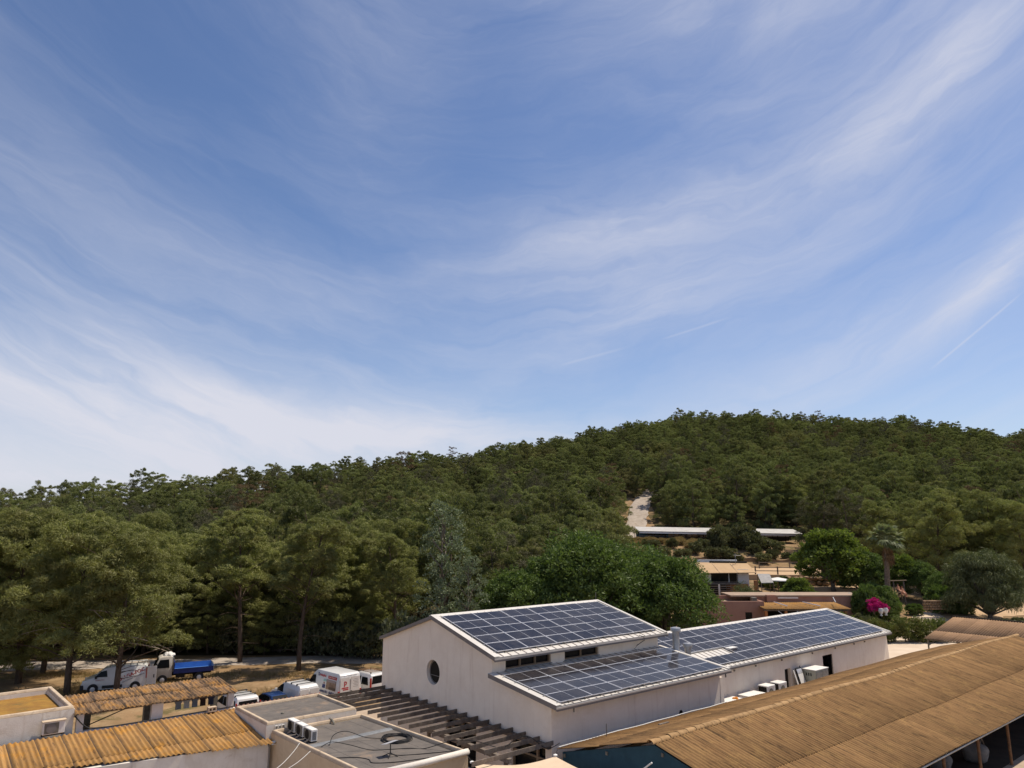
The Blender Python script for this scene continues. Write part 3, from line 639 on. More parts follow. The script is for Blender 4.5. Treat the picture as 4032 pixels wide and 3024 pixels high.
# ------------------------------------------------------------------ the white building with stepped roofs
def building_a():
    b = yard('workshop_building', 'tall white rendered building with stepped solar roofs and a round gable window', 'building', 23.5, -24.95, 0.0)
    o = tuple(b['_o']); S = MT['stucco']
    circ = [(-34.9 + .65 * math.cos(2 * math.pi * k / 28), 4.22 + .65 * math.sin(2 * math.pi * k / 28)) for k in range(28)]
    low = [(-28.14, 0.05), (-28.14, 2.3), (-25.72, 2.3), (-25.72, 0.05)]
    dr = [(-33.6, 0.05), (-33.6, 2.25), (-30.9, 2.25), (-30.9, 0.05)]
    g = MB(o).slab([(-40.45, -.2), (-40.45, 5.40), (-34.95, 7.06), (-29.65, 5.70), (-29.65, 4.76), (-25.3, 4.18), (-25.3, -.2)], [circ, low, dr], lambda v, z, d: (23.5 + d, v, z), .32)
    gw = g.build('gable_wall', S, b)
    # round window: deep reveal, frame ring, pane with bars
    ring = MB(o)
    for k in range(28):
        a0, a1 = 2 * math.pi * k / 28, 2 * math.pi * (k + 1) / 28
        P = lambda a, r, uu: (uu, -34.9 + r * math.cos(a), 4.22 + r * math.sin(a))
        ring.hexa([P(a0, .57, 23.70), P(a1, .57, 23.70), P(a1, .648, 23.70), P(a0, .648, 23.70), P(a0, .57, 23.76), P(a1, .57, 23.76), P(a1, .648, 23.76), P(a0, .648, 23.76)])
    w = MB(o).lathe((23.71, -34.9, 4.22), [(.58, 0), (.58, .012)], 28, 'x').build('round_window', MT['dark'], b)
    ring.build('frame', MT['trim'], w)
    MB(o).box(23.69, 23.705, -35.44, -34.36, 4.0, 4.03).build('glazing_bar', MT['trim'], w)
    # openings under the pergola
    for v0, v1, z1, parts in ((-28.14, -25.72, 2.3, ((-26.45, -26.33),)), (-33.6, -30.9, 2.25, ((-32.3, -32.2),))):
        d = MB(o).box(23.74, 23.76, v0, v1, .05, z1).build('glazed_door', MT['glass'], b)
        fr = MB(o).box(23.60, 23.70, v0 + .003, v0 + .09, .05, z1).box(23.60, 23.70, v1 - .09, v1 - .003, .05, z1).box(23.60, 23.70, v0 + .09, v1 - .09, z1 - .09, z1 - .003).box(23.605, 23.695, v0 + .09, v1 - .09, 1.72, 1.80)
        for a, c in parts: fr.box(23.602, 23.698, a, c, .05, z1 - .09)
        fr.build('door_frame', MT['wood'], d)
    # clerestory wall with two strips of windows
    hs = [[(24.39, 5.0), (24.39, 5.52), (27.55, 5.52), (27.55, 5.0)], [(28.58, 5.0), (28.58, 5.52), (31.26, 5.52), (31.26, 5.0)]]
    MB(o).slab([(23.82, 4.45), (23.82, 5.66), (36.55, 5.66), (36.55, 4.45)], hs, lambda u, z, d: (u, -29.65 - d, z), .28).build('clerestory_wall', S, b)
    for u0, u1, n in ((24.39, 27.55, 3), (28.58, 31.26, 2)):
        wd = MB(o).box(u0 + .01, u1 - .01, -29.85, -29.835, 5.01, 5.515).build('clerestory_window', MT['glass'], b)
        fr = MB(o).box(u0, u1, -29.83, -29.74, 5.45, 5.52).box(u0, u1, -29.83, -29.74, 5.0, 5.06)
        for k in range(n + 1):
            c = u0 + (u1 - u0) * k / n; c = min(max(c, u0 + .045), u1 - .045); fr.box(c - .045, c + .045, -29.832, -29.738, 5.06, 5.45)
        fr.build('frame', MT['wood'], wd)
        MB(o).box(u0 - .04, u1 + .04, -29.75, -29.58, 4.95, 4.998).build('sill', MT['feltband'], wd)
    # lower long wall, end walls, back wall
    MB(o).slab([(23.82, -.2), (23.82, 4.15), (36.55, 4.15), (36.55, -.2)], [], lambda u, z, d: (u, -25.3 - d, z), .32).build('long_wall', S, b)
    MB(o).slab([(-40.13, -.2), (-40.13, 5.36), (-34.95, 6.98), (-29.94, 5.66), (-29.94, 4.70), (-25.63, 4.10), (-25.63, -.2)], [], lambda v, z, d: (36.55 - d, v, z), .3).build('end_wall', S, b)
    MB(o).box(23.82, 36.55, -40.45, -40.13, -.2, 5.38).build('back_wall', S, b)
    # buttress pier at the end of the low wall
    MB(o).hexa([(36.55, -25.7, -.2), (37.0, -25.7, -.2), (37.0, -25.26, -.2), (36.55, -25.26, -.2), (36.55, -25.7, 3.75), (36.80, -25.7, 3.75), (36.80, -25.29, 3.75), (36.55, -25.29, 3.75)]).build('end_pier', S, b)
    MB(o).lathe((32.88, -25.31, 2.447), [(.14, 0), (.14, .03)], 9, 'y').build('vent_hole', MT['dark'], b)
    pp = MB(o).tube([(35.5, -25.4, 2.285), (35.5, -24.80, 2.285)], .125, 16, False).tube([(35.5, -25.4, 2.285), (35.5, -24.81, 2.285)], .112, 16, False).build('flue_pipe', MT['galv'], b, smooth=True)
    # roofs
    seam_roof(b, 23.32, 36.85, -34.94, 7.228, -29.15, 5.746)
    seam_roof(b, 23.29, 36.72, -29.64, 4.921, -24.70, 4.272, name='lower_roof')
    MB(o).hexa([(23.30, -40.60, 5.33), (36.87, -40.60, 5.33), (36.87, -34.945, 7.06), (23.30, -34.945, 7.06), (23.30, -40.60, 5.50), (36.87, -40.60, 5.50), (36.87, -34.945, 7.235), (23.30, -34.945, 7.235)]).build('back_roof', MT['trim'], b)
    MB(o).hexa([(23.30, -35.13, 7.19), (36.88, -35.13, 7.19), (36.88, -34.72, 7.19), (23.30, -34.72, 7.19), (23.30, -35.13, 7.225), (36.88, -35.13, 7.225), (36.88, -34.94, 7.285), (23.30, -34.94, 7.285)]).build('ridge_cap', MT['roofmetal'], b)
    # small black cable sagging down the clerestory wall, lightning rod at the ridge end
    MB(o).tube([(34.4, -29.3, 5.80), (34.55, -29.05, 5.72), (34.7, -29.15, 5.5), (34.45, -29.50, 5.2), (34.25, -29.55, 5.0), (34.4, -29.5, 4.93)], .022, 6).build('cable', MT['black'], b)
    MB(o).tube([(36.75, -35.0, 7.2), (36.75, -35.0, 7.75)], .018, 6).build('rod', MT['steel'], b)
    for u in (24.3, 36.2): MB(o).tube([(u, -24.66, 4.10), (u, -24.66, 3.9)], .04, 6).build('downpipe_stub', MT['steel'], b)
building_a()
solar_array('solar array of thirty panels on the highest white roof', 23.74, -34.473, 7.232, R(14.36), (), 6, 5)
solar_array('solar array of twenty-four panels on the lower step of the tall building', 23.625, -28.882, 4.943, R(7.51), (), 6, 4)

# galvanised stacks behind the stepped building
def stack(label, u, v, z0, z1, r):
    t = yard('flue_stack', label, 'chimney', u, v, z0); n = 18
    MB(t).lathe((u, v, z0), [(r, 0), (r, (z1 - z0) * .45), (r * 1.02, (z1 - z0) * .45 + .01), (r * 1.02, (z1 - z0) * .45 + .04), (r, (z1 - z0) * .45 + .05), (r, z1 - z0 - .22)], n).build('pipe', MT['galv'], t, smooth=40)
    MB(t).lathe((u, v, z1 - .26), [(r * 1.5, 0), (r * 1.5, .19), (r * 1.45, .21), (r * .2, .27)], n).build('cap', MT['galv'], t, smooth=40)
stack('taller galvanised flue with a round cap beside the stepped roof', 37.0, -28.6, 3.4, 6.12, .21)
stack('shorter galvanised flue with a round cap beside the stepped roof', 37.6, -28.2, 3.0, 5.20, .19)

# ------------------------------------------------------------------ the long low building with the big solar roof
def building_b():
    b = yard('long_building', 'long low white building with a large solar roof and dark doorways', 'building', 37.9, -28.95, 0.0)
    o = tuple(b['_o']); S = MT['stucco']
    hs = [[(55.55, 0.0), (55.55, 2.38), (57.12, 2.38), (57.12, 0.0)], [(49.95, 0.0), (49.95, 2.06), (50.74, 2.06), (50.74, 0.0)]]
    MB(o).slab([(37.9, -.2), (37.9, 3.04), (66.95, 3.04), (66.95, -.2)], hs, lambda u, z, d: (u, -29.05 - d, z), .34).build('front_wall', S, b)
    MB(o).slab([(-39.4, -.2), (-39.4, 3.0), (-34.3, 4.46), (-29.40, 3.02), (-29.40, -.2)], [], lambda v, z, d: (66.95 - d, v, z), .34).build('end_wall', S, b)
    MB(o).slab([(-39.4, -.2), (-39.4, 3.0), (-34.3, 4.46), (-29.40, 3.02), (-29.40, -.2)], [], lambda v, z, d: (37.9 + d, v, z), .34).build('end_wall', S, b)
    MB(o).box(38.25, 66.4, -39.4, -39.1, -.2, 3.0).build('back_wall', S, b)
    MB(o).hexa([(66.95, -29.4, -.2), (67.22, -29.4, -.2), (67.22, -29.03, -.2), (66.95, -29.03, -.2), (66.95, -29.4, 2.9), (66.98, -29.4, 2.9), (66.98, -29.06, 2.9), (66.95, -29.06, 2.9)]).build('corner_batter', S, b)
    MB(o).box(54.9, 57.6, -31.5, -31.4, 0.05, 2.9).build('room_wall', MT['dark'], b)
    d = MB(o).box(56.95, 57.0, -29.32, -29.08, .05, 2.36).build('door', MT['glass'], b)
    MB(o).box(57.01, 57.10, -29.36, -29.1, .05, 2.37).build('frame', MT['trim'], d)
    d = MB(o).box(49.97, 50.72, -29.30, -29.26, .05, 2.05).build('door', MT['dark'], b)
    seam_roof(b, 37.6, 67.1, -34.30, 4.655, -28.70, 3.169)
    MB(o).hexa([(37.6, -39.7, 2.98), (67.02, -39.7, 2.98), (67.02, -34.305, 4.48), (37.6, -34.305, 4.48), (37.6, -39.7, 3.15), (67.02, -39.7, 3.15), (67.02, -34.305, 4.66), (37.6, -34.305, 4.66)]).build('back_roof', MT['trim'], b)
    MB(o).hexa([(37.6, -34.5, 4.60), (67.05, -34.5, 4.60), (67.05, -34.06, 4.60), (37.6, -34.06, 4.60), (37.6, -34.5, 4.64), (67.05, -34.5, 4.64), (67.05, -34.3, 4.71), (37.6, -34.3, 4.71)]).build('ridge_cap', MT['roofmetal'], b)
    # roof hatch in the gap between panels
    h = MB(o).box(45.3, 46.1, -30.75, -30.35, 3.70, 3.80).build('roof_hatch', MT['gutter'], b)
    MB(o).box(45.25, 46.15, -30.8, -30.3, 3.80, 3.83).build('lid', MT['white'], h)
    # small light fittings along the wall
    for u in (43.6, 46.2, 49.6, 54.0, 57.6, 60.8, 62.7):
        f = MB(o).box(u - .05, u + .05, -29.048, -28.97, 2.70, 2.80).build('wall_fitting', MT['steel'], b)
building_b()
solar_array('long solar array on the roof of the long low building', 66.249, -33.868, 4.659, R(14.86), ((2, 3), (0, 3), (1, 3)), 13, 5, c0=-13)

# ------------------------------------------------------------------ the big barn with a corrugated roof
def barn():
    b = yard('barn', 'large open barn with a weathered brown corrugated roof in the right foreground', 'barn', 23.2, -13.7, 0.0)
    o = tuple(b['_o']); rd = random.Random(3)
    s = math.atan2(1.37, 5.3); u0, u1 = 23.2, 67.2; w = 1.06; n = int((u1 - u0) / w)
    sag = lambda u: 0.028 * math.sin(u * .55) + .03 * math.sin(u * .23 + 1)
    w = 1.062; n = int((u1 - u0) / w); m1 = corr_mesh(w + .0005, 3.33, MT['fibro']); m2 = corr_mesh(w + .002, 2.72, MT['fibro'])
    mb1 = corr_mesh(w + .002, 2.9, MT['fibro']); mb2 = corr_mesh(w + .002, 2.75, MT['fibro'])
    zr, vr = 3.93, -19.3
    for i in range(n):
        uu = u0 + i * w; dz = sag(uu + .5); tl = (sag(uu + w) - sag(uu)) / w
        for rows, sgn in (((m1, 0.0), (m2, 3.18)), 1), (((mb1, 0.0), (mb2, 2.76)), -1):
            for k, (me, x) in enumerate(rows):
                lift = .032 if k == 0 else 0.0
                if sgn > 0:
                    loc = (vr - o[1] + math.cos(s) * x, uu - o[0], zr - math.sin(s) * x + sag(uu) + lift + rd.uniform(-.003, .003)); rot = (tl + rd.uniform(-.002, .002), s + rd.uniform(-.002, .002), 0); rot = (rot[0] - .010 - .006 * rd.random(), rot[1], 0)
                else:
                    loc = (vr - o[1] - math.cos(s) * x, uu - o[0] + w + .002, zr - math.sin(s) * x + sag(uu + w) + lift); rot = (-tl, s, math.pi)
                inst('roof_sheet', me, b, loc, rot)
    # ridge tiles
    rt = MB()
    for k in range(9):
        a = math.pi * k / 8; a2 = math.pi * (k + 1) / 8
        if k < 8: rt.quad((.16 * math.cos(a), 0, .12 * math.sin(a) - .02), (.16 * math.cos(a2), 0, .12 * math.sin(a2) - .02), (.145 * math.cos(a2), .62, .105 * math.sin(a2) - .02), (.145 * math.cos(a), .62, .105 * math.sin(a) - .02))
    me = rt.mesh('ridge_tile', MT['ridge'], smooth=True); k = u0 - .1
    while k < u1 + .1:
        inst('ridge_tile', me, b, (vr - o[1], k - o[0], zr + .02 + sag(k) + rd.uniform(-.008, .008)), (rd.uniform(-.01, .01), 0, rd.uniform(-.015, .015))); k += .56
    # purlins, trusses, posts
    for v, z in ((-14.0, 2.30), (-16.4, 2.92), (-18.9, 3.56), (-21.8, 2.98), (-24.3, 2.34)):
        pl = MB(o); pl.box(u0 + .1, u1 - .1, v - .05, v + .05, z - .06, z + .07); pl.build('purlin', MT['steel'], b)
    for u in np.arange(24.0, 67, 4.3):
        MB(o).tube([(u, -14.05, -.1), (u, -14.05, 2.37)], .075, 8).build('post', MT['rust'], b)
        MB(o).tube([(u, -24.3, -.1), (u, -24.3, 2.37)], .075, 8).build('post', MT['rust'], b)
        MB(o).tube([(u - .1, -13.95, 2.12), (min(u + 4.2, u1), -13.95, 2.12)], .05, 8).build('eave_tube', MT['galv'], b); MB(o).tube([(u, -13.9, 2.22), (u, -19.3, 3.55), (u, -24.4, 2.25)], .06, 6).build('truss', MT['steel'], b)
    MB(o).prism([(23.6, -24.2), (66.4, -24.2), (66.4, -14.2), (23.6, -14.2)], 0.02, 0.055).build('floor', MT['barnfloor'], b)  # added floor sheet, its dark tone painting the shaded interior
    # teal gable wall
    MB(o).slab([(-24.45, -.1), (-24.45, 2.45), (-19.3, 3.82), (-14.1, 2.45), (-14.1, -.1)], [], lambda v, z, d: (23.36 + d, v, z), .12).build('gable_wall', MT['teal'], b)
    MB(o).box(66.5, 66.7, -24.3, -14.1, 0, 2.5).build('far_wall', MT['limewash'], b)
    # pale pipe along the back eave, thin rod standing on the roof
    MB(o).tube([(23.3 + i * .8, -24.62 + .02 * math.sin(i), 2.63 + .012 * math.sin(i * 1.7)) for i in range(17)], .02, 6).build('eave_pipe', MT['cable_w'], b)
    MB(o).tube([(25.6, -23.9, 2.6), (25.6, -23.9, 3.35)], .02, 6).build('roof_rod', MT['steel'], b)
    MB(o).box(28.2, 28.9, -23.05, -22.93, 3.02, 3.08).build('loose_batten', MT['beam'], b)
barn()
def barn_contents():
    rd = random.Random(11)
    spots = [(37.5, -16.2, 1.0, 'in front of the first rusty post'), (39.4, -16.8, 1.15, 'left of the middle post'), (41.6, -16.0, .95, 'behind the middle post'), (43.4, -17.0, 1.2, 'stacked deepest in the shade'), (44.6, -15.4, 1.0, 'nearest the right rusty post')]
    for i, (u, v, s, where) in enumerate(spots):
        t = yard('bulk_bag', 'grey white bulk bag under the barn ' + where, 'bag', u, v, 0.05, 'bulk bags in the barn')
        bm = bmesh.new(); bmesh.ops.create_icosphere(bm, subdivisions=3, radius=.6)
        for q in bm.verts:
            c = q.co; k = 1 + .07 * math.sin(c.x * 7 + i) + .06 * math.sin(c.y * 8 + 2 * i) + .05 * math.sin(c.z * 9)
            q.co = Vector((math.copysign(abs(c.x) ** .7, c.x) * k * .8, math.copysign(abs(c.y) ** .7, c.y) * k * .8, c.z * .85 * k + .5)) * s
        me = bpy.data.meshes.new('sack'); bm.to_mesh(me); bm.free(); me.polygons.foreach_set('use_smooth', [True] * len(me.polygons)); me.materials.append(MT['sackcloth'])
        inst('sack', me, t)
        for a in (-.35, .35): MB().tube([(a * s, -.35 * s, .85 * s), (a * 1.1 * s, 0, 1.25 * s), (a * s, .35 * s, .85 * s)], .03, 6).build('strap', MT['beam'], t)
barn_contents()
# pale gate pole leaning in front of the teal wall
def lean_pole():
    t = yard('pole', 'thin white pole leaning in front of the teal gable', 'pole', 22.6, -19.93, 0.0)
    MB(t).tube([(22.7, -20.9, 0.0), (22.6, -19.93, 2.61), (22.6, -18.83, 3.45)][::1], .03, 8).build('shaft', MT['cable_w'], t)
lean_pole()
def sail():
    A, B_, C, D = (22.45, -23.95, 2.6), (19.59, -26.03, 2.4), (15.5, -19.0, 2.9), (21.0, -15.5, 3.1)
    t = yard('shade_sail', 'beige shade sail stretched low in front of the teal gable', 'sail', 20.0, -21.0, 2.3)
    n = 18; V, F = [], []
    for i in range(n + 1):
        for j in range(n + 1):
            s, q = i / n, j / n
            p = [(1 - s) * (1 - q) * a + s * (1 - q) * b + s * q * c + (1 - s) * q * d for a, b, c, d in zip(A, B_, C, D)]
            k = 4 * s * (1 - s); k2 = 4 * q * (1 - q); cx = [(a + b + c + d) / 4 for a, b, c, d in zip(A, B_, C, D)]
            # edges curve inwards between the corners
            e = .16 * (k * (1 - k2) + k2 * (1 - k))
            V.append((p[0] + (cx[0] - p[0]) * e, p[1] + (cx[1] - p[1]) * e, p[2] - .25 * k * k2 - .05))
    m = (n + 1)
    for i in range(n):
        for j in range(n): a = i * m + j; F.append((a, a + 1, a + m + 1, a + m))
    MB(t).add(V, F).build('cloth', MT['sail'], t, smooth=True)
    for p in (A, B_): MB(t).lathe((p[0], p[1], p[2] - .03), [(.09, 0), (.09, .05), (.03, .08)], 10).build('corner_ring', MT['cable_w'], t)
    MB(t).tube([A, (23.2, -24.6, 2.55)], .015, 6).build('tie_rope', MT['black'], t)
    MB(t).tube([B_, (20.2, -27.2, 2.3)], .015, 6).build('tie_rope', MT['black'], t)
sail()

# ------------------------------------------------------------------ pergola
def pergola():
    t = yard('pergola', 'timber pergola of seventeen beams between the flat roofs and the white gable', 'pergola', 19.5, -25.2, 2.4); rd = random.Random(4)
    for k in range(17):
        v = -40.0 + k * (14.8 / 16); u0 = 19.42 if v < -35.9 else 19.75 + .5 * (v + 35.9) / 8.7
        if k == 16: u0 = 18.95
        a = rd.uniform(-.03, .03)
        MB(t).hexa([(u0, v - .025, 2.52), (23.48, v - .025 + a, 2.55), (23.48, v + .025 + a, 2.55), (u0, v + .025, 2.52), (u0, v - .025, 2.71), (23.48, v - .025 + a, 2.74), (23.48, v + .025 + a, 2.74), (u0, v + .025, 2.71)]).build('beam', MT['beam'], t)
    MB(t).box(23.30, 23.49, -40.3, -25.32, 2.36, 2.545).build('wall_plate', MT['beam'], t)
    MB(t).box(20.75, 20.93, -31.5, -25.0, 2.34, 2.515).build('cross_beam', MT['beam'], t)
    for v in (-31.2, -28.3, -25.3): MB(t).box(20.77, 20.91, v - .07, v + .07, 0.0, 2.34).build('post', MT['beam'], t)
pergola()

# ------------------------------------------------------------------ flat roofed stores
def parapet(t, pts, z0, z1, th, m, mc, name='parapet'):
    "walls along a polygon, each side a part, with rounded tops"
    n = len(pts); cx = sum(p[0] for p in pts) / n; cy = sum(p[1] for p in pts) / n
    ins = []
    for i in range(n):
        a, b, c = Vector(pts[i - 1]), Vector(pts[i]), Vector(pts[(i + 1) % n])
        d1 = (b - a).normalized(); d2 = (c - b).normalized(); n1 = Vector((-d1.y, d1.x)); n2 = Vector((-d2.y, d2.x))
        ctr = Vector((cx, cy)) - b
        if n1.dot(ctr) < 0: n1 = -n1
        if n2.dot(ctr) < 0: n2 = -n2
        mm = (n1 + n2).normalized(); ins.append(b + mm * th / max(.3, mm.dot(n1)))
    for i in range(n):
        a, b = pts[i], pts[(i + 1) % n]; ia, ib = ins[i], ins[(i + 1) % n]
        MB(t).hexa([(*a, z0), (*b, z0), (*ib, z0), (*ia, z0), (*a, z1 - .14), (*b, z1 - .14), (*ib, z1 - .14), (*ia, z1 - .14)]).build('wall', m, t)
        L = lambda p, q, f: (p[0] + (q[0] - p[0]) * f, p[1] + (q[1] - p[1]) * f)
        MB(t).hexa([(*a, z1 - .138), (*b, z1 - .138), (*ib, z1 - .138), (*ia, z1 - .138), (*L(a, ia, .22), z1), (*L(b, ib, .22), z1), (*L(b, ib, .78), z1), (*L(a, ia, .78), z1)]).build('coping', mc, t, bevel=.035, seg=2)
    return ins
def felt(t, ins, z, n, along_u=True):
    "roofing felt laid in overlapping strips"
    us = [p[0] for p in ins]; vs = [p[1] for p in ins]
    MB(t).prism([(p[0], p[1]) for p in ins], z - .25, z - .02).build('roof_slab', MT['felt'], t)
    rd = random.Random(n)
    for k in range(n):
        a, b = k / n, (k + 1) / n
        P = lambda s, q: tuple(Vector(ins[0]).lerp(Vector(ins[1]), s).lerp(Vector(ins[3]).lerp(Vector(ins[2]), s), q))
        if along_u: q = [P(0, a), P(1, a), P(1, b), P(0, b)]
        else: q = [P(a, 0), P(a, 1), P(b, 1), P(b, 0)]
        zz = z + .006 * (k % 2) + .002
        MB(t).prism(q, z - .019, zz).build('felt_strip', MT['felt'], t)
def stores():
    t = yard('flat_roofed_store', 'flat roofed store with grey felt roof next to the parked cars', 'building', 14.6, -35.9, 0.0)
    P1 = [(14.55, -40.15), (19.35, -40.25), (19.40, -35.9), (14.6, -35.9)]
    ins = parapet(t, P1, -.1, 2.85, .24, MT['limewash'], MT['coping']); felt(t, ins, 2.71, 5)
    for u in np.arange(14.8, 19.2, .24):
        MB(t).tube([(u, -40.22, 2.80), (u + .02, -40.42, 2.74)], .085, 7).build('edge_tile', MT['terracotta'], t)
    MB(t).lathe((16.1, -37.6, 2.71), [(.10, 0), (.09, .06), (.03, .09)], 8).build('roof_vent', MT['steel'], t)
    # lower store in front
    t = yard('flat_roofed_store', 'lower flat roofed store carrying three air conditioners and coiled hose', 'building', 15.0, -27.2, 0.0)
    P2 = [(14.85, -35.88), (19.72, -35.88), (20.25, -27.2), (15.28, -27.2)]
    ins = parapet(t, P2, -.1, 2.50, .22, MT['cream'], MT['coping']); felt(t, ins, 2.33, 6, False)
    MB(t).hexa([(15.4, -32.95, 2.335), (19.7, -33.1, 2.335), (19.7, -32.62, 2.335), (15.4, -32.45, 2.335), (15.4, -32.8, 2.36), (19.7, -32.98, 2.38), (19.7, -32.75, 2.38), (15.4, -32.6, 2.36)]).build('membrane_band', MT['feltband'], t, bevel=.01, seg=1)
    MB(t).tube([(17.9, -35.86, 2.52), (17.9, -35.6, 2.50), (17.9, -35.42, 2.38), (17.88, -35.40, 2.34)], .055, 10).build('drain_pipe', MT['steel'], t)
    # white rolled edge facing the viewer
    MB(t).tube([(15.35, -27.16, 2.46), (17.8, -27.12, 2.44), (20.2, -27.14, 2.46)], .13, 10).build('edge_roll', MT['limewash'], t, smooth=True)
stores()
def ac_unit(label, u, v, z, du=.30, dv=.78, h=.56, rot=0.0, group='air conditioners', face='u'):
    t = yard('air_conditioner', label, 'air conditioner', u, v, z, group)
    MB(t).box(u, u + du, v, v + dv, z + .05, z + h).build('casing', MT['white'], t, bevel=.015, seg=1)
    if face == 'u':
        MB(t).box(u - .012, u - .002, v + .04, v + dv - .04, z + .09, z + h - .04).build('grille', MT['steel'], t)
        fn = MB(t).lathe((u - .02, v + dv * .42, z + h * .53), [(.21, 0), (.21, .01)], 18, 'x').build('fan', MT['dark'], t)
        for k in range(8):
            zz = z + .12 + k * (h - .2) / 8
            MB(t).box(u + .05, u + du - .05, v + dv + .001, v + dv + .008, zz, zz + .025).build('vent_slot', MT['dark'], t)
    else:
        MB(t).box(u + .06, u + du * .72, v + dv + .002, v + dv + .012, z + .09, z + h - .06).build('grille', MT['steel'], t)
        MB(t).lathe((u + du * .38, v + dv + .014, z + h * .50), [(.20, 0), (.20, .008)], 18, 'y').build('fan', MT['trim'], t)
        MB(t).box(u - .04, u + du + .04, v - .02, v + dv + .05, z + h + .002, z + h + .03).build('lid', MT['coping'], t)
    for vv in (v + .08, v + dv - .14): MB(t).box(u - .02, u + du + .02, vv, vv + .06, z - .02, z + .048).build('foot', MT['black'], t)
    return t
for k, (v, w) in enumerate(((-35.82, 'farthest of the three on the felt roof'), (-34.85, 'middle one of the three on the felt roof'), (-33.88, 'nearest of the three on the felt roof'))):
    ac_unit('white air conditioner with dark side, ' + w, 15.62, v, 2.345)
# meter boxes beside the air conditioners, and their pipes
for i in range(3):
    t = yard('meter_box', ('left', 'middle', 'right')[i] + 'most of three small grey boxes on the wall by the air conditioners' if i != 1 else 'middle of three small grey boxes on the wall by the air conditioners', 'box', 15.0 + i * .17, -35.84, 2.5, 'small boxes on the store wall')
    MB(t).box(15.0 + i * .17, 15.13 + i * .17, -35.86, -35.79, 2.5, 2.66).build('case', MT['white'], t); MB(t).box(15.02 + i * .17, 15.11 + i * .17, -35.789, -35.782, 2.52, 2.64).build('cover', MT['steel'], t)
def pipes():
    t = yard('insulated_pipes', 'pale insulated pipes linking the three air conditioners', 'pipes', 15.5, -35.3, 2.2)
    for k in range(3):
        v = -35.4 + k * .97
        MB(t).tube([(15.15, -35.7, 2.42), (15.25, v - .4, 2.3), (15.4, v - .1, 2.24), (15.62, v + .1, 2.45)], .04, 7).build('pipe', MT['coping'], t, smooth=True)
pipes()
def hose():
    t = yard('hose_coil', 'coil of black hose lying on the lower felt roof', 'hose', 18.95, -31.1, 2.16); rd = random.Random(2)
    for k in range(9):
        r = .50 + .026 * k + rd.uniform(-.02, .02); cz = 2.19 + .022 * (k % 4) + .01; ou, ov = rd.uniform(-.05, .05), rd.uniform(-.05, .05)
        MB(t).tube([(18.95 + ou + r * math.cos(a), -31.1 + ov + r * math.sin(a) * 1.05, cz + .02 * math.sin(3 * a + k)) for a in np.linspace(0, 2 * math.pi, 33)], .017, 6).build('loop', MT['black'], t)
    def cable(label, pts, r=.017, m='black', name='cable'):
        P = [Vector(p) for p in pts]; Q = []
        for i in range(len(P) - 1):
            a, b, c, d = P[max(i - 1, 0)], P[i], P[i + 1], P[min(i + 2, len(P) - 1)]
            for s in np.linspace(0, 1, 6, endpoint=False):
                Q.append(.5 * ((2 * b) + (c - a) * s + (2 * a - 5 * b + 4 * c - d) * s * s + (3 * b - a - 3 * c + d) * s ** 3))
        Q.append(P[-1]); c0 = P[0]
        o_ = yard(name, label, 'cable', *c0); MB(o_).tube([tuple(q) for q in Q], r, 6).build('strand', MT[m], o_, smooth=True)
    cable('black cable looping across the felt roof from the parapet to the white edge', [(15.2, -31.2, 2.5), (15.7, -31.2, 2.62), (16.4, -30.9, 2.45), (17.2, -30.4, 2.2), (18.0, -29.9, 2.19), (18.7, -29.5, 2.19), (19.2, -29.0, 2.2), (20.0, -28.0, 2.6), (20.6, -27.0, 2.66), (21.3, -26.2, 2.45), (21.9, -25.9, 2.75), (22.4, -25.6, 2.85), (22.9, -25.0, 2.4), (23.4, -24.65, 2.6)])
    cable('black cable running along the front of the felt roof to the antenna', [(15.4, -30.4, 2.2), (16.2, -29.9, 2.19), (16.5, -29.3, 2.19), (16.4, -28.8, 2.19), (16.9, -28.4, 2.19), (17.6, -28.1, 2.19), (18.6, -27.8, 2.2)])
    cable('black cable from the antenna to the corner of the felt roof', [(17.3, -29.0, 2.35), (17.8, -28.9, 2.2), (18.6, -28.5, 2.19), (19.3, -28.2, 2.19), (19.9, -27.7, 2.25)])
    cable('arching black cable over the grey membrane band', [(16.1, -32.2, 2.2), (16.4, -32.4, 2.55), (17.0, -32.3, 2.62), (17.8, -31.9, 2.3), (18.5, -31.6, 2.2)])
    cable('upper white cable swinging from the lean-to to the store parapet', [(14.7, -32.3, 2.52), (14.3, -32.0, 2.3), (13.6, -31.6, 2.0), (12.8, -31.2, 1.85), (11.6, -30.5, 1.8)], .011, 'cable_w')
    cable('lower white cable swinging from the lean-to to the store parapet', [(14.9, -31.6, 2.3), (14.2, -31.3, 2.05), (13.2, -31.0, 1.8), (11.8, -30.0, 1.6)], .011, 'cable_w')
    cable('dark cable running along the foot of the shed wall', [(7.3, -41.0, 3.35), (7.7, -40.85, 2.9), (8.1, -40.8, 2.72), (9.4, -40.82, 2.66), (11.0, -40.84, 2.66), (13.0, -40.85, 2.68), (14.6, -40.5, 2.78)], .03)
    # flat antenna on a four-legged stand
    t = yard('antenna', 'thin flat antenna on a black four-legged stand on the felt roof', 'antenna', 17.45, -29.1, 2.16)
    MB(t).tube([(17.45, -29.1, 2.25), (17.45, -29.1, 2.66)], .022, 8).build('mast', MT['black'], t)
    for a in range(4):
        w = R(45 + 90 * a); MB(t).tube([(17.45, -29.1, 2.32), (17.45 + .34 * math.cos(w), -29.1 + .34 * math.sin(w), 2.175)], .018, 6).build('leg', MT['black'], t)
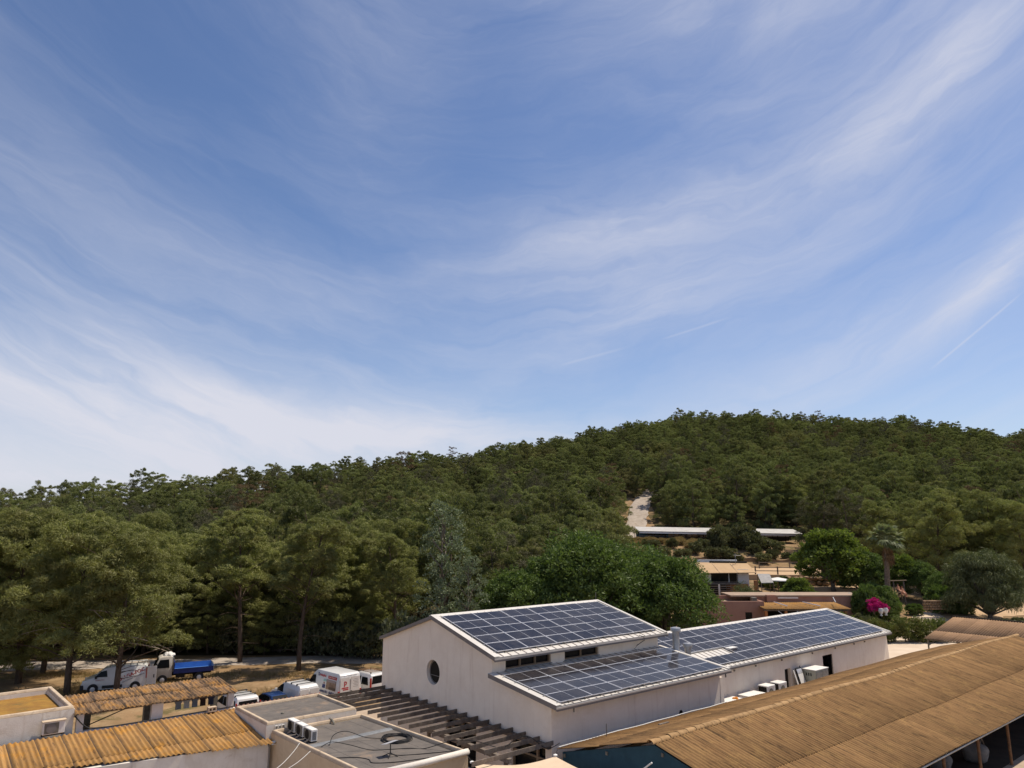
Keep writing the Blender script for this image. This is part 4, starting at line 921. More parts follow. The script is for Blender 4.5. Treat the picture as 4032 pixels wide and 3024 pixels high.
    MB(t).hexa([(17.15, -29.4, 2.62), (17.75, -29.35, 2.70), (17.75, -28.95, 2.80), (17.15, -29.0, 2.72), (17.15, -29.4, 2.64), (17.75, -29.35, 2.72), (17.75, -28.95, 2.82), (17.15, -29.0, 2.74)]).build('panel', MT['alu'], t)
_before = set(bpy.data.objects); hose()
for _o in set(bpy.data.objects) - _before:          # the hose, cables and antenna lie on the felt
    if _o.parent is None and 'shed wall' not in _o.get('label', ''): _o.location.z += 0.165

# ------------------------------------------------------------------ left foreground: hut, open shed, lean-to roof
def left_side():
    rd = random.Random(21)
    t = yard('rendered_hut', 'small white hut with an ochre flat roof in the left foreground', 'building', 3.0, -41.0, 0.0)
    P = [(1.5, -46.6), (7.15, -46.9), (7.30, -41.15), (1.5, -40.95)]
    ins = parapet(t, P, -.3, 3.78, .28, MT['limewash'], MT['coping'])
    MB(t).prism([tuple(p) for p in ins], 3.2, 3.45).build('roof_surface', MT['ochre'], t)
    ac_unit('white air conditioner hanging on the front of the ochre roofed hut', 6.02, -41.0, 2.70, .88, .30, .60, face='v', group=None)
    # the open shed with pillars on a low wall
    t = yard('open_shed', 'open shed with a dark corrugated roof on white pillars', 'shed', 7.4, -41.2, 0.0)
    MB(t).box(7.42, 14.9, -41.35, -41.02, -.3, 2.58).build('low_wall', MT['limewash'], t, bevel=.03)
    MB(t).box(7.42, 14.9, -41.015, -40.85, 2.42, 2.49).build('flashing', MT['terracotta'], t)
    for u0, u1 in ((7.42, 7.72), (10.70, 11.24), (14.48, 14.80)): MB(t).box(u0, u1, -41.33, -41.04, 2.575, 3.36).build('pillar', MT['limewash'], t, bevel=.02)
    for u0, u1 in ((8.0, 8.5), (11.0, 11.3), (14.5, 14.8)): MB(t).box(u0, u1, -43.9, -43.6, -1.0, 3.5).build('pillar', MT['steel'], t)
    MB(t).box(7.4, 14.9, -43.85, -43.7, 2.80, 3.25).build('beam', MT['dark'], t); MB(t).box(7.4, 14.9, -41.3, -41.16, 3.28, 3.36).build('beam', MT['beam'], t)
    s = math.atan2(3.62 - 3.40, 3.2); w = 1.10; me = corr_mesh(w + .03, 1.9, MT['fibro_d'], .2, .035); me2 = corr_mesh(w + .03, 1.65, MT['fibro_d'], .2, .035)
    for i in range(7):
        for m_, x, l in ((me2, 0, .03), (me, 1.5, 0)):
            u = 7.25 + i * w
            inst('roof_sheet', m_, t, (-44.30 + 41.2 + math.cos(s) * x, u - 7.4, 3.66 - math.sin(s) * x + l + rd.uniform(-.01, .01)), (-.02 + rd.uniform(-.012, .008), s, rd.uniform(-.006, .006)))
    MB(t).tube([(8.2, -43.2, 2.3), (9.6, -41.3, 3.3)], .03, 6).build('brace', MT['steel'], t)
    # clothes on a line under the roof
    cols = [('grey', (.32, .33, .36)), ('white', (.62, .60, .56)), ('blue grey', (.22, .26, .31)), ('dark brown', (.06, .04, .035)), ('dark blue', (.05, .06, .10))]
    for k, (cn, c) in enumerate(cols):
        m = pmat('cloth_' + cn.replace(' ', '_'), c, tuple(x * .8 for x in c), 6, .95, spec=.05)
        u = 12.35 + .42 * k; g = yard('garment', cn + ' garment hanging under the open shed roof', 'clothing', u, -42.4, 3.3, 'clothes hanging in the shed')
        V, F = [], []
        prof = [(.05, 3.30), (.19, 3.24), (.30, 3.05), (.24, 2.92), (.19, 3.0), (.20, 2.62)]
        for sgn in (1, -1):
            pass
        pts = [(-x, z) for x, z in prof[::-1]] + prof
        for d in (-.04, .04):
            for i, (x, z) in enumerate(pts): V.append((u + x * .7, -42.4 + d * (1 if i % 2 else .5), z))
        n = len(pts); F = [tuple(range(n)), tuple(range(n, 2 * n))[::-1]] + [(i, (i + 1) % n, n + (i + 1) % n, n + i) for i in range(n)]
        MB(g).add(V, F).build('fabric', m, g); MB(g).tube([(u, -42.4, 3.30), (u, -42.4, 3.38)], .01, 5).build('hanger', MT['steel'], g)
    # lean-to with the ochre corrugated roof
    t = yard('lean_to', 'lean-to with a bright ochre corrugated roof in the left foreground', 'shed', 3.0, -36.0, 0.0)
    z0, v0 = 2.60, -40.72; s = math.atan2(.55, 5.6); w = 1.05
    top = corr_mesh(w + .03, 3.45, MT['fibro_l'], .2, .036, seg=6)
    for i in range(12):
        u = 2.55 + i * w; ve = -36.9 + 1.65 * min(1, max(0, (u + .5 - 6.5) / 7.8))
        inst('roof_sheet', top, t, (v0 + 36.0, u - 3.0, z0 + .034 + rd.uniform(-.004, .004)), (-.022 - .01 * rd.random(), s, rd.uniform(-.006, .006)))
        L2 = (ve - (v0 + 3.3 * math.cos(s))) / math.cos(s)
        if L2 > .25:
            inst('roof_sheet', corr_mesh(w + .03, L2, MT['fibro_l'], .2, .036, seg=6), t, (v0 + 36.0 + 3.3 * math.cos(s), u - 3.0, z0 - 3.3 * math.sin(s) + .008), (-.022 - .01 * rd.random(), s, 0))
    MB(t).hexa([(3.0, -37.15, -.1), (14.62, -35.55, -.1), (14.62, -35.85, -.1), (3.0, -37.45, -.1), (3.0, -37.15, 2.15), (14.62, -35.55, 2.02), (14.62, -35.85, 2.02), (3.0, -37.45, 2.15)]).build('wall', MT['limewash'], t)
    MB(t).hexa([(14.3, -40.6, -.1), (14.5, -40.6, -.1), (14.5, -35.9, -.1), (14.3, -35.9, -.1), (14.3, -40.6, 2.5), (14.5, -40.6, 2.5), (14.5, -35.9, 2.05), (14.3, -35.9, 2.05)]).build('side_wall', MT['limewash'], t)
    # hollow block on the roof edge and a lamp at the corner
    bl = yard('hollow_block', 'hollow clay block lying at the top edge of the ochre roof', 'block', 13.3, -40.6, 2.64)
    m = MB(bl).box(13.3, 13.72, -40.72, -40.45, 2.86, 2.91).box(13.3, 13.72, -40.72, -40.45, 2.68, 2.73)
    for u in (13.3, 13.47, 13.67): m.box(u, u + .05, -40.72, -40.45, 2.73, 2.86)
    m.build('shell', MT['coping'], bl)
    lp = yard('flood_lamp', 'white flood lamp at the corner of the ochre roof', 'lamp', 14.75, -35.4, 2.0)
    MB(lp).tube([(14.6, -35.6, 1.6), (14.62, -35.55, 1.95), (14.75, -35.42, 2.03)], .025, 6).build('arm', MT['black'], lp)
    MB(lp).hexa([(14.68, -35.5, 1.98), (15.0, -35.5, 1.98), (15.0, -35.3, 1.95), (14.68, -35.3, 1.95), (14.7, -35.48, 2.10), (14.98, -35.48, 2.10), (14.98, -35.32, 2.06), (14.7, -35.32, 2.06)]).build('housing', MT['white'], lp, bevel=.02)
left_side()

# ------------------------------------------------------------------ things along the wall of the long building
def wall_things():
    def cabinet(name, label, cat, u0, u1, v0, v1, h, m, parts=None):
        t = yard(name, label, cat, u0, v0, 0.05); MB(t).box(u0, u1, v0, v1, .08, h).build('body', m, t, bevel=.015, seg=1)
        MB(t).box(u0 - .015, u1 + .015, v0 - .01, v1 + .02, h + .001, h + .035).build('top', MT['white'], t, bevel=.01, seg=1)
        return t
    t = cabinet('chest_freezer', 'left white chest freezer with an orange cloth on the lid', 'freezer', 40.9, 42.9, -28.75, -27.85, 1.25, MT['white']); 
    MB(t).lathe((42.0, -27.84, .8), [(.24, 0), (.24, .02)], 16, 'y').build('fan', MT['dark'], t)
    g = yard('cloth', 'crumpled orange cloth on the left chest freezer', 'cloth', 42.4, -28.25, 1.29)
    bm = bmesh.new(); bmesh.ops.create_icosphere(bm, subdivisions=3, radius=.16)
    for q in bm.verts: c = q.co; k = 1 + .25 * math.sin(c.x * 22) * math.sin(c.y * 19 + 1); q.co = Vector((c.x * k * 1.2, c.y * k, max(c.z, -.02) * k * .7))
    me = bpy.data.meshes.new('fold'); bm.to_mesh(me); bm.free(); me.materials.append(pmat('orange_cloth', (.70, .25, .03), rough=.9)); inst('fold', me, g)
    t = cabinet('chest_freezer', 'right white chest freezer beside the upright air conditioners', 'freezer', 43.5, 45.35, -28.75, -27.85, 1.28, MT['white'])
    MB(t).lathe((44.2, -27.84, .85), [(.22, 0), (.22, .02)], 16, 'y').build('fan', MT['dark'], t)
    for k, (u, w) in enumerate(((45.8, 'left'), (47.3, 'right'))):
        t = yard('condenser_unit', w + ' tall white condenser unit with a dark side against the long wall', 'air conditioner', u, -28.7, 0.05, 'condensers by the long wall')
        MB(t).box(u, u + 1.0, -28.7, -28.0, .1, 1.62).build('casing', MT['white'], t, bevel=.02, seg=1)
        MB(t).box(u - .012, u - .002, -28.66, -28.05, .2, 1.55).build('side_grille', MT['dark'], t)
        for z in (.5, 1.15): MB(t).lathe((u + .45, -27.995, z), [(.28, 0), (.28, .015)], 18, 'y').build('fan', MT['steel'], t)
        MB(t).box(u + .06, u + .94, -27.998, -27.97, 1.48, 1.60).build('badge_panel', MT['alu'], t)
    t = yard('storage_cabinet', 'grey green metal cabinet with a white top beside the large doorway', 'cabinet', 51.9, -28.75, 0.05)
    MB(t).box(51.9, 53.75, -28.75, -27.75, .05, 1.90).build('body', pmat('pale_green_metal', (.42, .43, .36), (.36, .37, .31), 3, .5, metal=.2), t, bevel=.02, seg=1)
    MB(t).box(51.86, 53.79, -28.78, -27.72, 1.902, 1.95).build('top', MT['white'], t)
    for u in (51.95, 52.86): d = MB(t).box(u, u + .84, -27.748, -27.73, .12, 1.80).build('door', MT['galv'], t); MB(t).box(u + .30, u + .48, -27.728, -27.72, 1.0, 1.35).build('sticker', MT['white'], d)
    for k in range(3): MB(t).box(51.885, 51.898, -28.5 + k * .17, -28.42 + k * .17, 1.5, 1.7).build('vent_slot', MT['dark'], t)
    t = yard('glazed_fridge_door', 'white framed glass door leaning against the long wall', 'door', 50.9, -28.5, 0.05)
    Q = lambda u, s: (u + .12 * (1 - s), -28.25 - .55 * s, .1 + 1.95 * s)
    MB(t).hexa([Q(50.9, 0), Q(51.7, 0), Q(51.7, 1), Q(50.9, 1)] + [tuple(Vector(Q(u, s)) + Vector((0, .06, .015))) for u, s in ((50.9, 0), (51.7, 0), (51.7, 1), (50.9, 1))]).build('frame', MT['black'], t)
    MB(t).hexa([tuple(Vector(Q(u, s)) + Vector((0, d, .02))) for d in (.062, .07) for u, s in ((50.97, .04), (51.63, .04), (51.63, .80), (50.97, .80))]).build('pane', MT['white'], t)
    MB(t).hexa([tuple(Vector(Q(u, s)) + Vector((0, d, .02))) for d in (.062, .07) for u, s in ((50.97, .81), (51.63, .81), (51.63, .96), (50.97, .96))]).build('header', MT['alu'], t)
    MB(t).hexa([tuple(Vector(Q(u, s)) + Vector((-.2, d, 0))) for d in (.0, .05) for u, s in ((50.75, 0), (50.86, 0), (50.86, .95), (50.75, .95))]).build('side_panel', MT['white'], t)
    t = yard('pole', 'black pole leaning on the wall between the glass door and the cabinet', 'pole', 51.75, -28.4, 0.05)
    MB(t).tube([(52.0, -28.3, .05), (51.75, -28.9, 2.12)], .035, 8).build('shaft', MT['black'], t)
    t = yard('crate', 'small pinkish white crate by the foot of the long wall', 'crate', 57.2, -28.6, 0.05)
    m = pmat('faded_red_plastic', (.55, .33, .27), (.62, .5, .44), 8, .7)
    MB(t).box(57.2, 57.75, -28.6, -28.2, .05, .12).build('base', m, t)
    for a in ((57.2, 57.24, -28.6, -28.2), (57.71, 57.75, -28.6, -28.2), (57.24, 57.71, -28.6, -28.56), (57.24, 57.71, -28.24, -28.2)): MB(t).box(*a, .121, .85).build('side', m, t)
wall_things()

# ------------------------------------------------------------------ small corrugated shed at the right edge
def right_shed():
    t = yard('corrugated_shelter', 'small corrugated shelter roof at the right edge behind the barn', 'shed', 70.0, -24.5, 0.0); rd = random.Random(6)
    u0, z0, u1, z1 = 70.1, 2.5, 77.6, 3.75
    s = math.atan2(z1 - z0, u1 - u0); L = math.hypot(u1 - u0, z1 - z0)
    # sheets run down towards -u, laid side by side along v
    m1 = corr_mesh(1.09, L * .66, MT['fibro_p'], .2, .035); m2 = corr_mesh(1.09, L * .37, MT['fibro_p'], .2, .035)
    for i in range(9):
        v = -27.2 + i * 1.06; top = Vector((v + 24.5, u1 - 70.0, z1 + .03)); d = Vector((0, -math.cos(s), -math.sin(s)))
        for me, x, l in ((m1, 0, .02), (m2, L * .64, 0)):
            p = top + d * x + Vector((0, 0, l))
            o = inst('roof_sheet', me, t, p); X = d; Yv = Vector((1, 0, 0)); Zv = X.cross(Yv)
            if Zv.z < 0: Yv = -Yv; Zv = -Zv; o.location = p + Vector((1.06, 0, 0))
            o.rotation_euler = Matrix((X, Yv, Zv)).transposed().to_euler()
    MB(t).box(77.45, 77.75, -27.3, -17.4, 3.70, 3.86).build('ridge_beam', MT['dark'], t)
    for v in (-27.0, -22.5, -18.0):
        MB(t).tube([(70.4, v, -.1), (70.4, v, 2.45)], .07, 8).build('post', MT['steel'], t); MB(t).tube([(77.3, v, -.1), (77.3, v, 3.6)], .07, 8).build('post', MT['steel'], t)
        MB(t).tube([(70.3, v, 2.42), (77.5, v, 3.66)], .05, 6).build('rafter', MT['steel'], t)
    MB(t).tube([(70.4, -27.0, 2.4), (70.4, -18.0, 2.4)], .045, 6).build('eave_tube', MT['steel'], t); MB(t).tube([(70.4, -27.0, 1.9), (73.5, -27.0, 2.5)], .04, 6).build('brace', MT['steel'], t)
right_shed()
# ------------------------------------------------------------------ buildings in the middle distance
def terracotta_house():
    a = at_y(2740, 2368, 86.5); b = at_y(3008, 2368, 86.5); ztop = a.z; x0, x1 = a.x, b.x
    t = thing('terracotta_house', 'flat roofed terracotta house behind the long solar roof', 'house', (x0, 86.5, 0.3))
    B = lambda nm, m, X0, X1, Y0, Y1, Z0, Z1, **k: MB().box(X0 - x0, X1 - x0, Y0 - 86.5, Y1 - 86.5, Z0 - .3, Z1 - .3).build(nm, m, t, **k)
    T = MT['terracotta']; e = at_y(3405, 2345, 89.5); xe = e.x
    wx0, wx1 = at_y(2935, 2420, 86.5).x, at_y(2962, 2420, 86.5).x
    MB().slab([(0, 0), (0, ztop - .3), (x1 - x0, ztop - .3), (x1 - x0, 0)], [[(wx0 - x0, .9), (wx0 - x0, 2.1), (wx1 - x0, 2.1), (wx1 - x0, .9)]], lambda p, q, d: (p, d, q), .3).build('front_wall', T, t)
    w = B('window', MT['glass'], wx0, wx1, 86.68, 86.7, 1.2, 2.4)
    for k in range(4): xx = wx0 + (wx1 - wx0) * (k + .5) / 4; MB().box(xx - .015 - x0, xx + .015 - x0, .02, .05, .9, 2.1).build('bar', MT['dark'], w)
    B('side_wall', T, x1 - .3, x1, 86.8, 91.0, .3, ztop - .01); B('side_wall', T, x0, x0 + .3, 86.8, 91.0, .3, ztop - .01); B('back_wall', T, x0, x1, 91.0, 91.3, .3, ztop + .25)
    B('roof_terrace', MT['terrace_roof'], x0 + .3, x1 - .3, 86.8, 91.0, ztop - .5, ztop - .28)
    B('roof_box', MT['steel'], x0 + (x1 - x0) * .86, x0 + (x1 - x0) * .93, 87.2, 87.9, ztop - .28, ztop + .35)
    # long rear wing and the porch with a corrugated roof
    zp = e.z
    B('rear_wing', T, x1 + .01, xe, 89.4, 93.5, .3, zp - .12); B('rear_roof', MT['terrace_roof'], x1 - 3, xe + .1, 89.3, 93.6, zp - .118, zp + .05)
    ch = at_y(3035, 2360, 89.2); B('chimney', T, ch.x - .55, ch.x + .55, 88.9, 89.5, zp - .9, zp + .1)
    p0, p1 = at_y(3010, 2398, 84.6), at_y(3345, 2398, 84.6); top = at_y(3020, 2371, 89.0)
    s = math.atan2(top.z - p0.z, 89.0 - 84.6); L = math.hypot(4.4, top.z - p0.z); wd = 1.1; n = int((p1.x - p0.x) / wd) + 1
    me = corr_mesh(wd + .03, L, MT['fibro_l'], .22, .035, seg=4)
    for i in range(n):
        o = inst('roof_sheet', me, t, (p0.x - x0 + (i + 1) * wd, 89.0 - 86.5, top.z - .3), (0, 0, 0)); o.rotation_euler = (Matrix.Rotation(R(-90), 3, 'Z') @ Matrix.Rotation(s, 3, 'Y')).to_euler()
        o.location.x -= wd
    for k in range(5):
        xx = p0.x + .3 + (p1.x - p0.x - .6) * k / 4; B('porch_post', MT['orange'], xx - .14, xx + .14, 84.9, 85.2, .3, p0.z - .06)
    B('porch_beam', MT['beam'], p0.x, p1.x, 84.85, 85.0, p0.z - .25, p0.z - .08)
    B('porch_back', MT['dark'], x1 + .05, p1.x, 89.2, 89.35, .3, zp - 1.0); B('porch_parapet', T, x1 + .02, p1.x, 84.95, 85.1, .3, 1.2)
    for px0, py0, px1, py1 in ((3047, 2367, 3100, 2390), (3160, 2362, 3230, 2390), (3280, 2352, 3290, 2371)):
        A_, C_ = at_y(px0, py0, 88.0), at_y(px1, py1, 85.3)
        if px0 < 3270: A_.z = top.z - .3 * (89 - 88.0) / 4.4 + .2; C_.z = p0.z + .25
        MB().tube([A_ - Vector((x0, 86.5, .3)), C_ - Vector((x0, 86.5, .3))], .055, 6).build('loose_pipe', MT['alu'], t)
    for k in range(4):
        xx = p0.x + 1.5 + k * 2.1; MB().tube([(xx - x0, 84.4 - 86.5, p0.z - .5), (xx + 1.0 - x0, 83.2 - 86.5, p0.z - 1.5)], .03, 5).build('awning_stay', MT['alu'], t)
    MB().box(at_y(3065, 2365, 88.9).x - x0, at_y(3145, 2365, 88.9).x - x0, 2.5, 2.62, top.z + .12, top.z + .24).build('white_rail', MT['alu'], t)
terracotta_house()
def awning_house():
    f0, f1 = at_y(2763, 2258, 102), at_y(2978, 2256, 102); b0, b1 = at_y(2732, 2216, 105.5), at_y(2940, 2218, 105.5)
    x0 = f0.x; z0 = 2.3
    t = thing('awning_house', 'house with a broad tan awning above dark windows on the terrace', 'house', (x0, 102, z0)); o = Vector((x0, 102, z0))
    P = lambda p: tuple(Vector(p) - o)
    MB().hexa([P(f0), P(f1), P(b1), P(b0)] + [P(p + Vector((0, 0, .07))) for p in (f0, f1, b1, b0)]).build('awning', MT['awning'], t)
    for k in (1 / 3, 2 / 3):
        q, r = f0.lerp(f1, k), b0.lerp(b1, k); MB().tube([P(q + Vector((0, 0, .085))), P(r + Vector((0, 0, .085)))], .03, 5).build('awning_seam', MT['sail'], t)
    MB().tube([P(b0.lerp(b1, .3) + Vector((0, 0, .15))), P(b1 + Vector((0, 0, .15)))], .14, 8).build('awning_roller', MT['dark'], t)
    B = lambda nm, m, X0, X1, Y0, Y1, Z0, Z1, **k: MB().box(X0 - x0, X1 - x0, Y0 - 102, Y1 - 102, Z0 - z0, Z1 - z0).build(nm, m, t, **k)
    xl, xr = x0 + .6, at_y(2950, 2290, 103).x; ze = f0.z; zf = at_y(2800, 2290, 103).z; zg = at_y(2840, 2350, 102.5).z - .4
    xa = at_y(2800, 2280, 103).x; xb = at_y(2870, 2280, 103).x; xc = at_y(2907, 2280, 103).x
    B('upper_wall', MT['white'], xc, xr, 103, 108, zf - .9, ze + .5); B('upper_wall', MT['limewash'], xl, xa, 103, 108, zf - .3, ze + .4)
    B('back_wall', MT['white'], xl, xr, 108, 108.3, zg, ze + 1.6)
    w = B('window', MT['glass'], xa, xb, 103.3, 103.35, zf - .1, ze + .3); MB().box(xa - x0, xb - x0, 1.2, 1.28, zf - .1 - z0, zf + .0 - z0).build('frame', MT['wood'], w)
    w = B('window', MT['glass'], xb + .15, xc - .1, 103.3, 103.35, zf - .1, ze + .3); MB().box(xb + .15 - x0, xc - .1 - x0, 1.2, 1.28, zf - .1 - z0, zf - z0).build('frame', MT['wood'], w)
    B('window_post', MT['limewash'], xb, xb + .15, 103.2, 103.4, zf - .1, ze + .3)
    B('upper_floor', MT['beam'], xl, xc, 101.8, 108, zf - .32, zf - .12)
    for k in range(5): B('slat', MT['beam'], xl + .4, xb, 101.5 - k * .02, 101.62 - k * .02, zf - .6 - k * .27, zf - .48 - k * .27)
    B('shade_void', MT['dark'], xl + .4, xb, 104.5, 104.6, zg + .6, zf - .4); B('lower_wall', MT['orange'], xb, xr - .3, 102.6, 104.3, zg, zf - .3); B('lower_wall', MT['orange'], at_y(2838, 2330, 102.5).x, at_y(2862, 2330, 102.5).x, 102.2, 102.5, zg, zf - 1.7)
    px_ = at_y(2832, 2320, 101).x; B('tall_post', MT['limewash'], px_ - .1, px_ + .1, 100.9, 101.1, zg - .5, zf - .25)
    # outside stair with a timber handrail
    s0 = at_y(2975, 2305, 101.5); 
    for k in range(6): B('step', MT['orange'], s0.x + k * .38 - .4, s0.x + k * .38 + .0, 101.2, 102.6, zg, zf - 1.6 - k * .2)
    B('stair_pier', MT['orange'], s0.x - .3, s0.x + .12, 101.0, 101.3, zg, zf + .3)
    for dy in (100.9, 102.0):
        MB().tube([(s0.x - x0, dy - 102, zf - .9 - z0), (s0.x + 3.4 - x0, dy - 102, zf - 2.7 - z0)], .07, 6).build('handrail', MT['wood'], t)
        for k in (0, .5, 1): MB().tube([(s0.x + 3.4 * k - x0, dy - 102, zg - z0), (s0.x + 3.4 * k - x0, dy - 102, zf - .9 - 1.8 * k - z0)], .05, 6).build('rail_post', MT['wood'], t)
    MB().tube([P((at_y(2895, 2200, 105).x, 105, ze + 1.0)), P((at_y(2895, 2200, 105).x, 105, ze + 2.6))], .035, 6).build('aerial_mast', MT['galv'], t)
    ax = at_y(2895, 2200, 105).x
    MB().tube([P((ax - .2, 105, ze + 2.35)), P((ax + .8, 105, ze + 2.3))], .03, 5).build('aerial_boom', MT['galv'], t); MB().tube([P((ax + .05, 104.7, ze + 2.55)), P((ax + .15, 105.3, ze + 2.15))], .03, 5).build('aerial_element', MT['galv'], t)
    # grey lean-to roof and round pale roof to the right
    g0, g1, g2, g3 = at_y(2982, 2261, 103.5), at_y(3030, 2262, 103.5), at_y(3046, 2296, 100.5), at_y(2998, 2297, 100.5)
    t2 = thing('shelter', 'small shelter with a sloping grey sheet roof beside the awning house', 'shelter', (g3.x, 100.5, 2.2)); o2 = Vector((g3.x, 100.5, 2.2))
    MB().hexa([tuple(q - o2) for q in (g3, g2, g1, g0)] + [tuple(q - o2 + Vector((0, 0, .08))) for q in (g3, g2, g1, g0)]).build('sheet_roof', pmat('grey_sheet', (.30, .285, .27), (.22, .21, .20), 2, .6), t2)
    for q in (g0, g1, g2, g3): MB().tube([tuple(q - o2), (q.x - o2.x, q.y - o2.y, -.2)], .06, 6).build('post', MT['wood'], t2)
    c = at_y(3062, 2279, 104); t3 = thing('parasol_roof', 'low round white roof beside the grey sheet shelter', 'shelter', (c.x, 104, 2.6))
    MB().lathe((0, 0, c.z - 2.75), [(1.9, -.05), (1.85, .05), (.9, .2), (.1, .35)], 14).build('canopy', MT['white'], t3)
    MB().tube([(0, 0, -.2), (0, 0, c.z - 2.7)], .07, 6).build('pole', MT['wood'], t3)
    w3 = at_y(3065, 2330, 101); t4 = thing('stone_wall', 'short stone garden wall below the white round roof', 'wall', (w3.x, 101, 2.0)); rd = random.Random(3)
    for r_ in range(4):
        for k in range(7):
            MB().box(-1.8 + k * .52 + .2 * (r_ % 2), -1.8 + k * .52 + .49 + .2 * (r_ % 2), -.2 + rd.uniform(-.03, .03), .2, r_ * .3 - .1, r_ * .3 + .18).build('stone', MT['stone'], t4, bevel=.04, seg=1)
awning_house()
def stable():
    l, r = at_y(2514, 2088, 160), at_y(3160, 2099, 158); t = thing('stable', 'long stable with a flat white roof on the upper terrace', 'stable', (l.x, 160, 9.1)); o = Vector((l.x, 160, 9.1))
    n = 12
    for k in range(n):
        a, b = l.lerp(r, k / n), l.lerp(r, (k + 1) / n); a = a.copy(); b = b.copy(); a.z -= .25; b.z -= .25
        q = [a, b, b + Vector((0, 5.2, .95)), a + Vector((0, 5.2, .95))]
        MB().hexa([tuple(p - o + Vector((.006 * 1, 0, 0))) for p in q] + [tuple(p - o + Vector((0, 0, .10))) for p in q]).build('roof_sheet', MT['palewall'], t)
    MB().hexa([tuple(p - o) for p in (l + Vector((.2, .1, -.62)), r + Vector((-.2, .1, -.62)), r + Vector((-.2, .25, -.62)), l + Vector((.2, .25, -.62)), l + Vector((.2, .1, -.30)), r + Vector((-.2, .1, -.30)), r + Vector((-.2, .25, -.30)), l + Vector((.2, .25, -.30)))]).build('fascia', MT['alu'], t)
    for k in range(n + 1):
        p = l.lerp(r, k / n) - o; MB().tube([(p.x, .15, -.3), (p.x, .15, p.z - .3)], .07, 6).build('post', MT['dark'], t); MB().tube([(p.x, 5.0, -.3), (p.x, 5.0, p.z + .3)], .07, 6).build('post', MT['dark'], t)
    m2 = l.lerp(r, .45)
    for z in (.55, .95, 1.3): MB().tube([(0, .2, z), (m2.x - o.x, .2, z - .1)], .035, 5).build('rail', MT['galv'], t)
    bb = pmat('blue_tarp', (.025, .13, .22), (.02, .10, .18), 2, .6)
    e = l.lerp(r, 1 / 12 * 2.6) - o
    MB().box(.3, e.x, 5.1, 5.15, .4, l.z - 9.1 + .2).build('blue_sheet', bb, t); MB().box(e.x + .05, (r - o).x - .3, 5.1, 5.15, .9, l.z - 9.1 + .1).build('back_cloth', MT['gravel'], t)
    MB().box(.3, (r - o).x - .3, 5.0, 5.09, -.2, .88).build('low_boards', MT['dark'], t)
stable()
def horse_mesh():
    "one continuous body grown from a skeleton"
    J = [((0, 0, 1.35), .29), ((.45, 0, 1.33), .30), ((-.45, 0, 1.38), .31), ((.75, 0, 1.42), .24), ((1.0, 0, 1.72), .15), ((1.2, 0, 1.95), .11), ((1.38, 0, 1.86), .10), ((1.62, 0, 1.66), .065), ((-.75, 0, 1.36), .24), ((-.92, 0, 1.25), .06), ((-1.0, 0, .85), .05)]
    E = [(0, 1), (1, 3), (3, 4), (4, 5), (5, 6), (6, 7), (0, 2), (2, 8), (8, 9), (9, 10)]
    for s in (-1, 1):
        k = len(J); J += [((.62, s * .17, 1.05), .13), ((.62, s * .17, .62), .07), ((.60, s * .17, .14), .045), ((.66, s * .17, .03), .06)]; E += [(1, k), (k, k + 1), (k + 1, k + 2), (k + 2, k + 3)]
        k = len(J); J += [((-.60, s * .18, 1.08), .17), ((-.52, s * .18, .82), .10), ((-.74, s * .18, .55), .065), ((-.70, s * .18, .14), .045), ((-.64, s * .18, .03), .06)]; E += [(2, k), (k, k + 1), (k + 1, k + 2), (k + 2, k + 3), (k + 3, k + 4)]
        k = len(J); J += [((1.20, s * .06, 2.10), .03)]; E += [(5, k)]
    me = bpy.data.meshes.new('body'); me.from_pydata([j[0] for j in J], E, []); o = bpy.data.objects.new('tmp', me); col.objects.link(o)
    sk = o.modifiers.new('s', 'SKIN'); o.modifiers.new('d', 'SUBSURF').levels = 1
    for d, j in zip(me.skin_vertices[0].data, J): d.radius = (j[1], j[1])
    me.skin_vertices[0].data[0].use_root = True
    m = bpy.data.meshes.new_from_object(o.evaluated_get(bpy.context.evaluated_depsgraph_get())); bpy.data.objects.remove(o); m.name = 'body'
    return m
def horses():
    me = horse_mesh(); me.materials.clear(); me.materials.append(pmat('dark_coat', (.022, .016, .013), (.03, .022, .016), 3, .6))
    for i, (px, rz, w) in enumerate(((2568, 180, 'beside the blue sheet'), (2610, 15, 'left of the central post'), (2690, 170, 'right of the central post'), (2760, 10, 'nearest the big bush'))):
        p = at_y(px, 2120, 162.5); t = thing('horse', 'dark horse standing in the stable ' + w, 'horse', (p.x, 162.5, 9.25), R(rz), 'horses in the stable'); inst('body', me, t)
        MB().tube([(.95, 0, 1.85), (1.1, 0, 2.05), (1.22, 0, 2.12)], .05, 6).build('mane', MT['dark'], t)
horses()
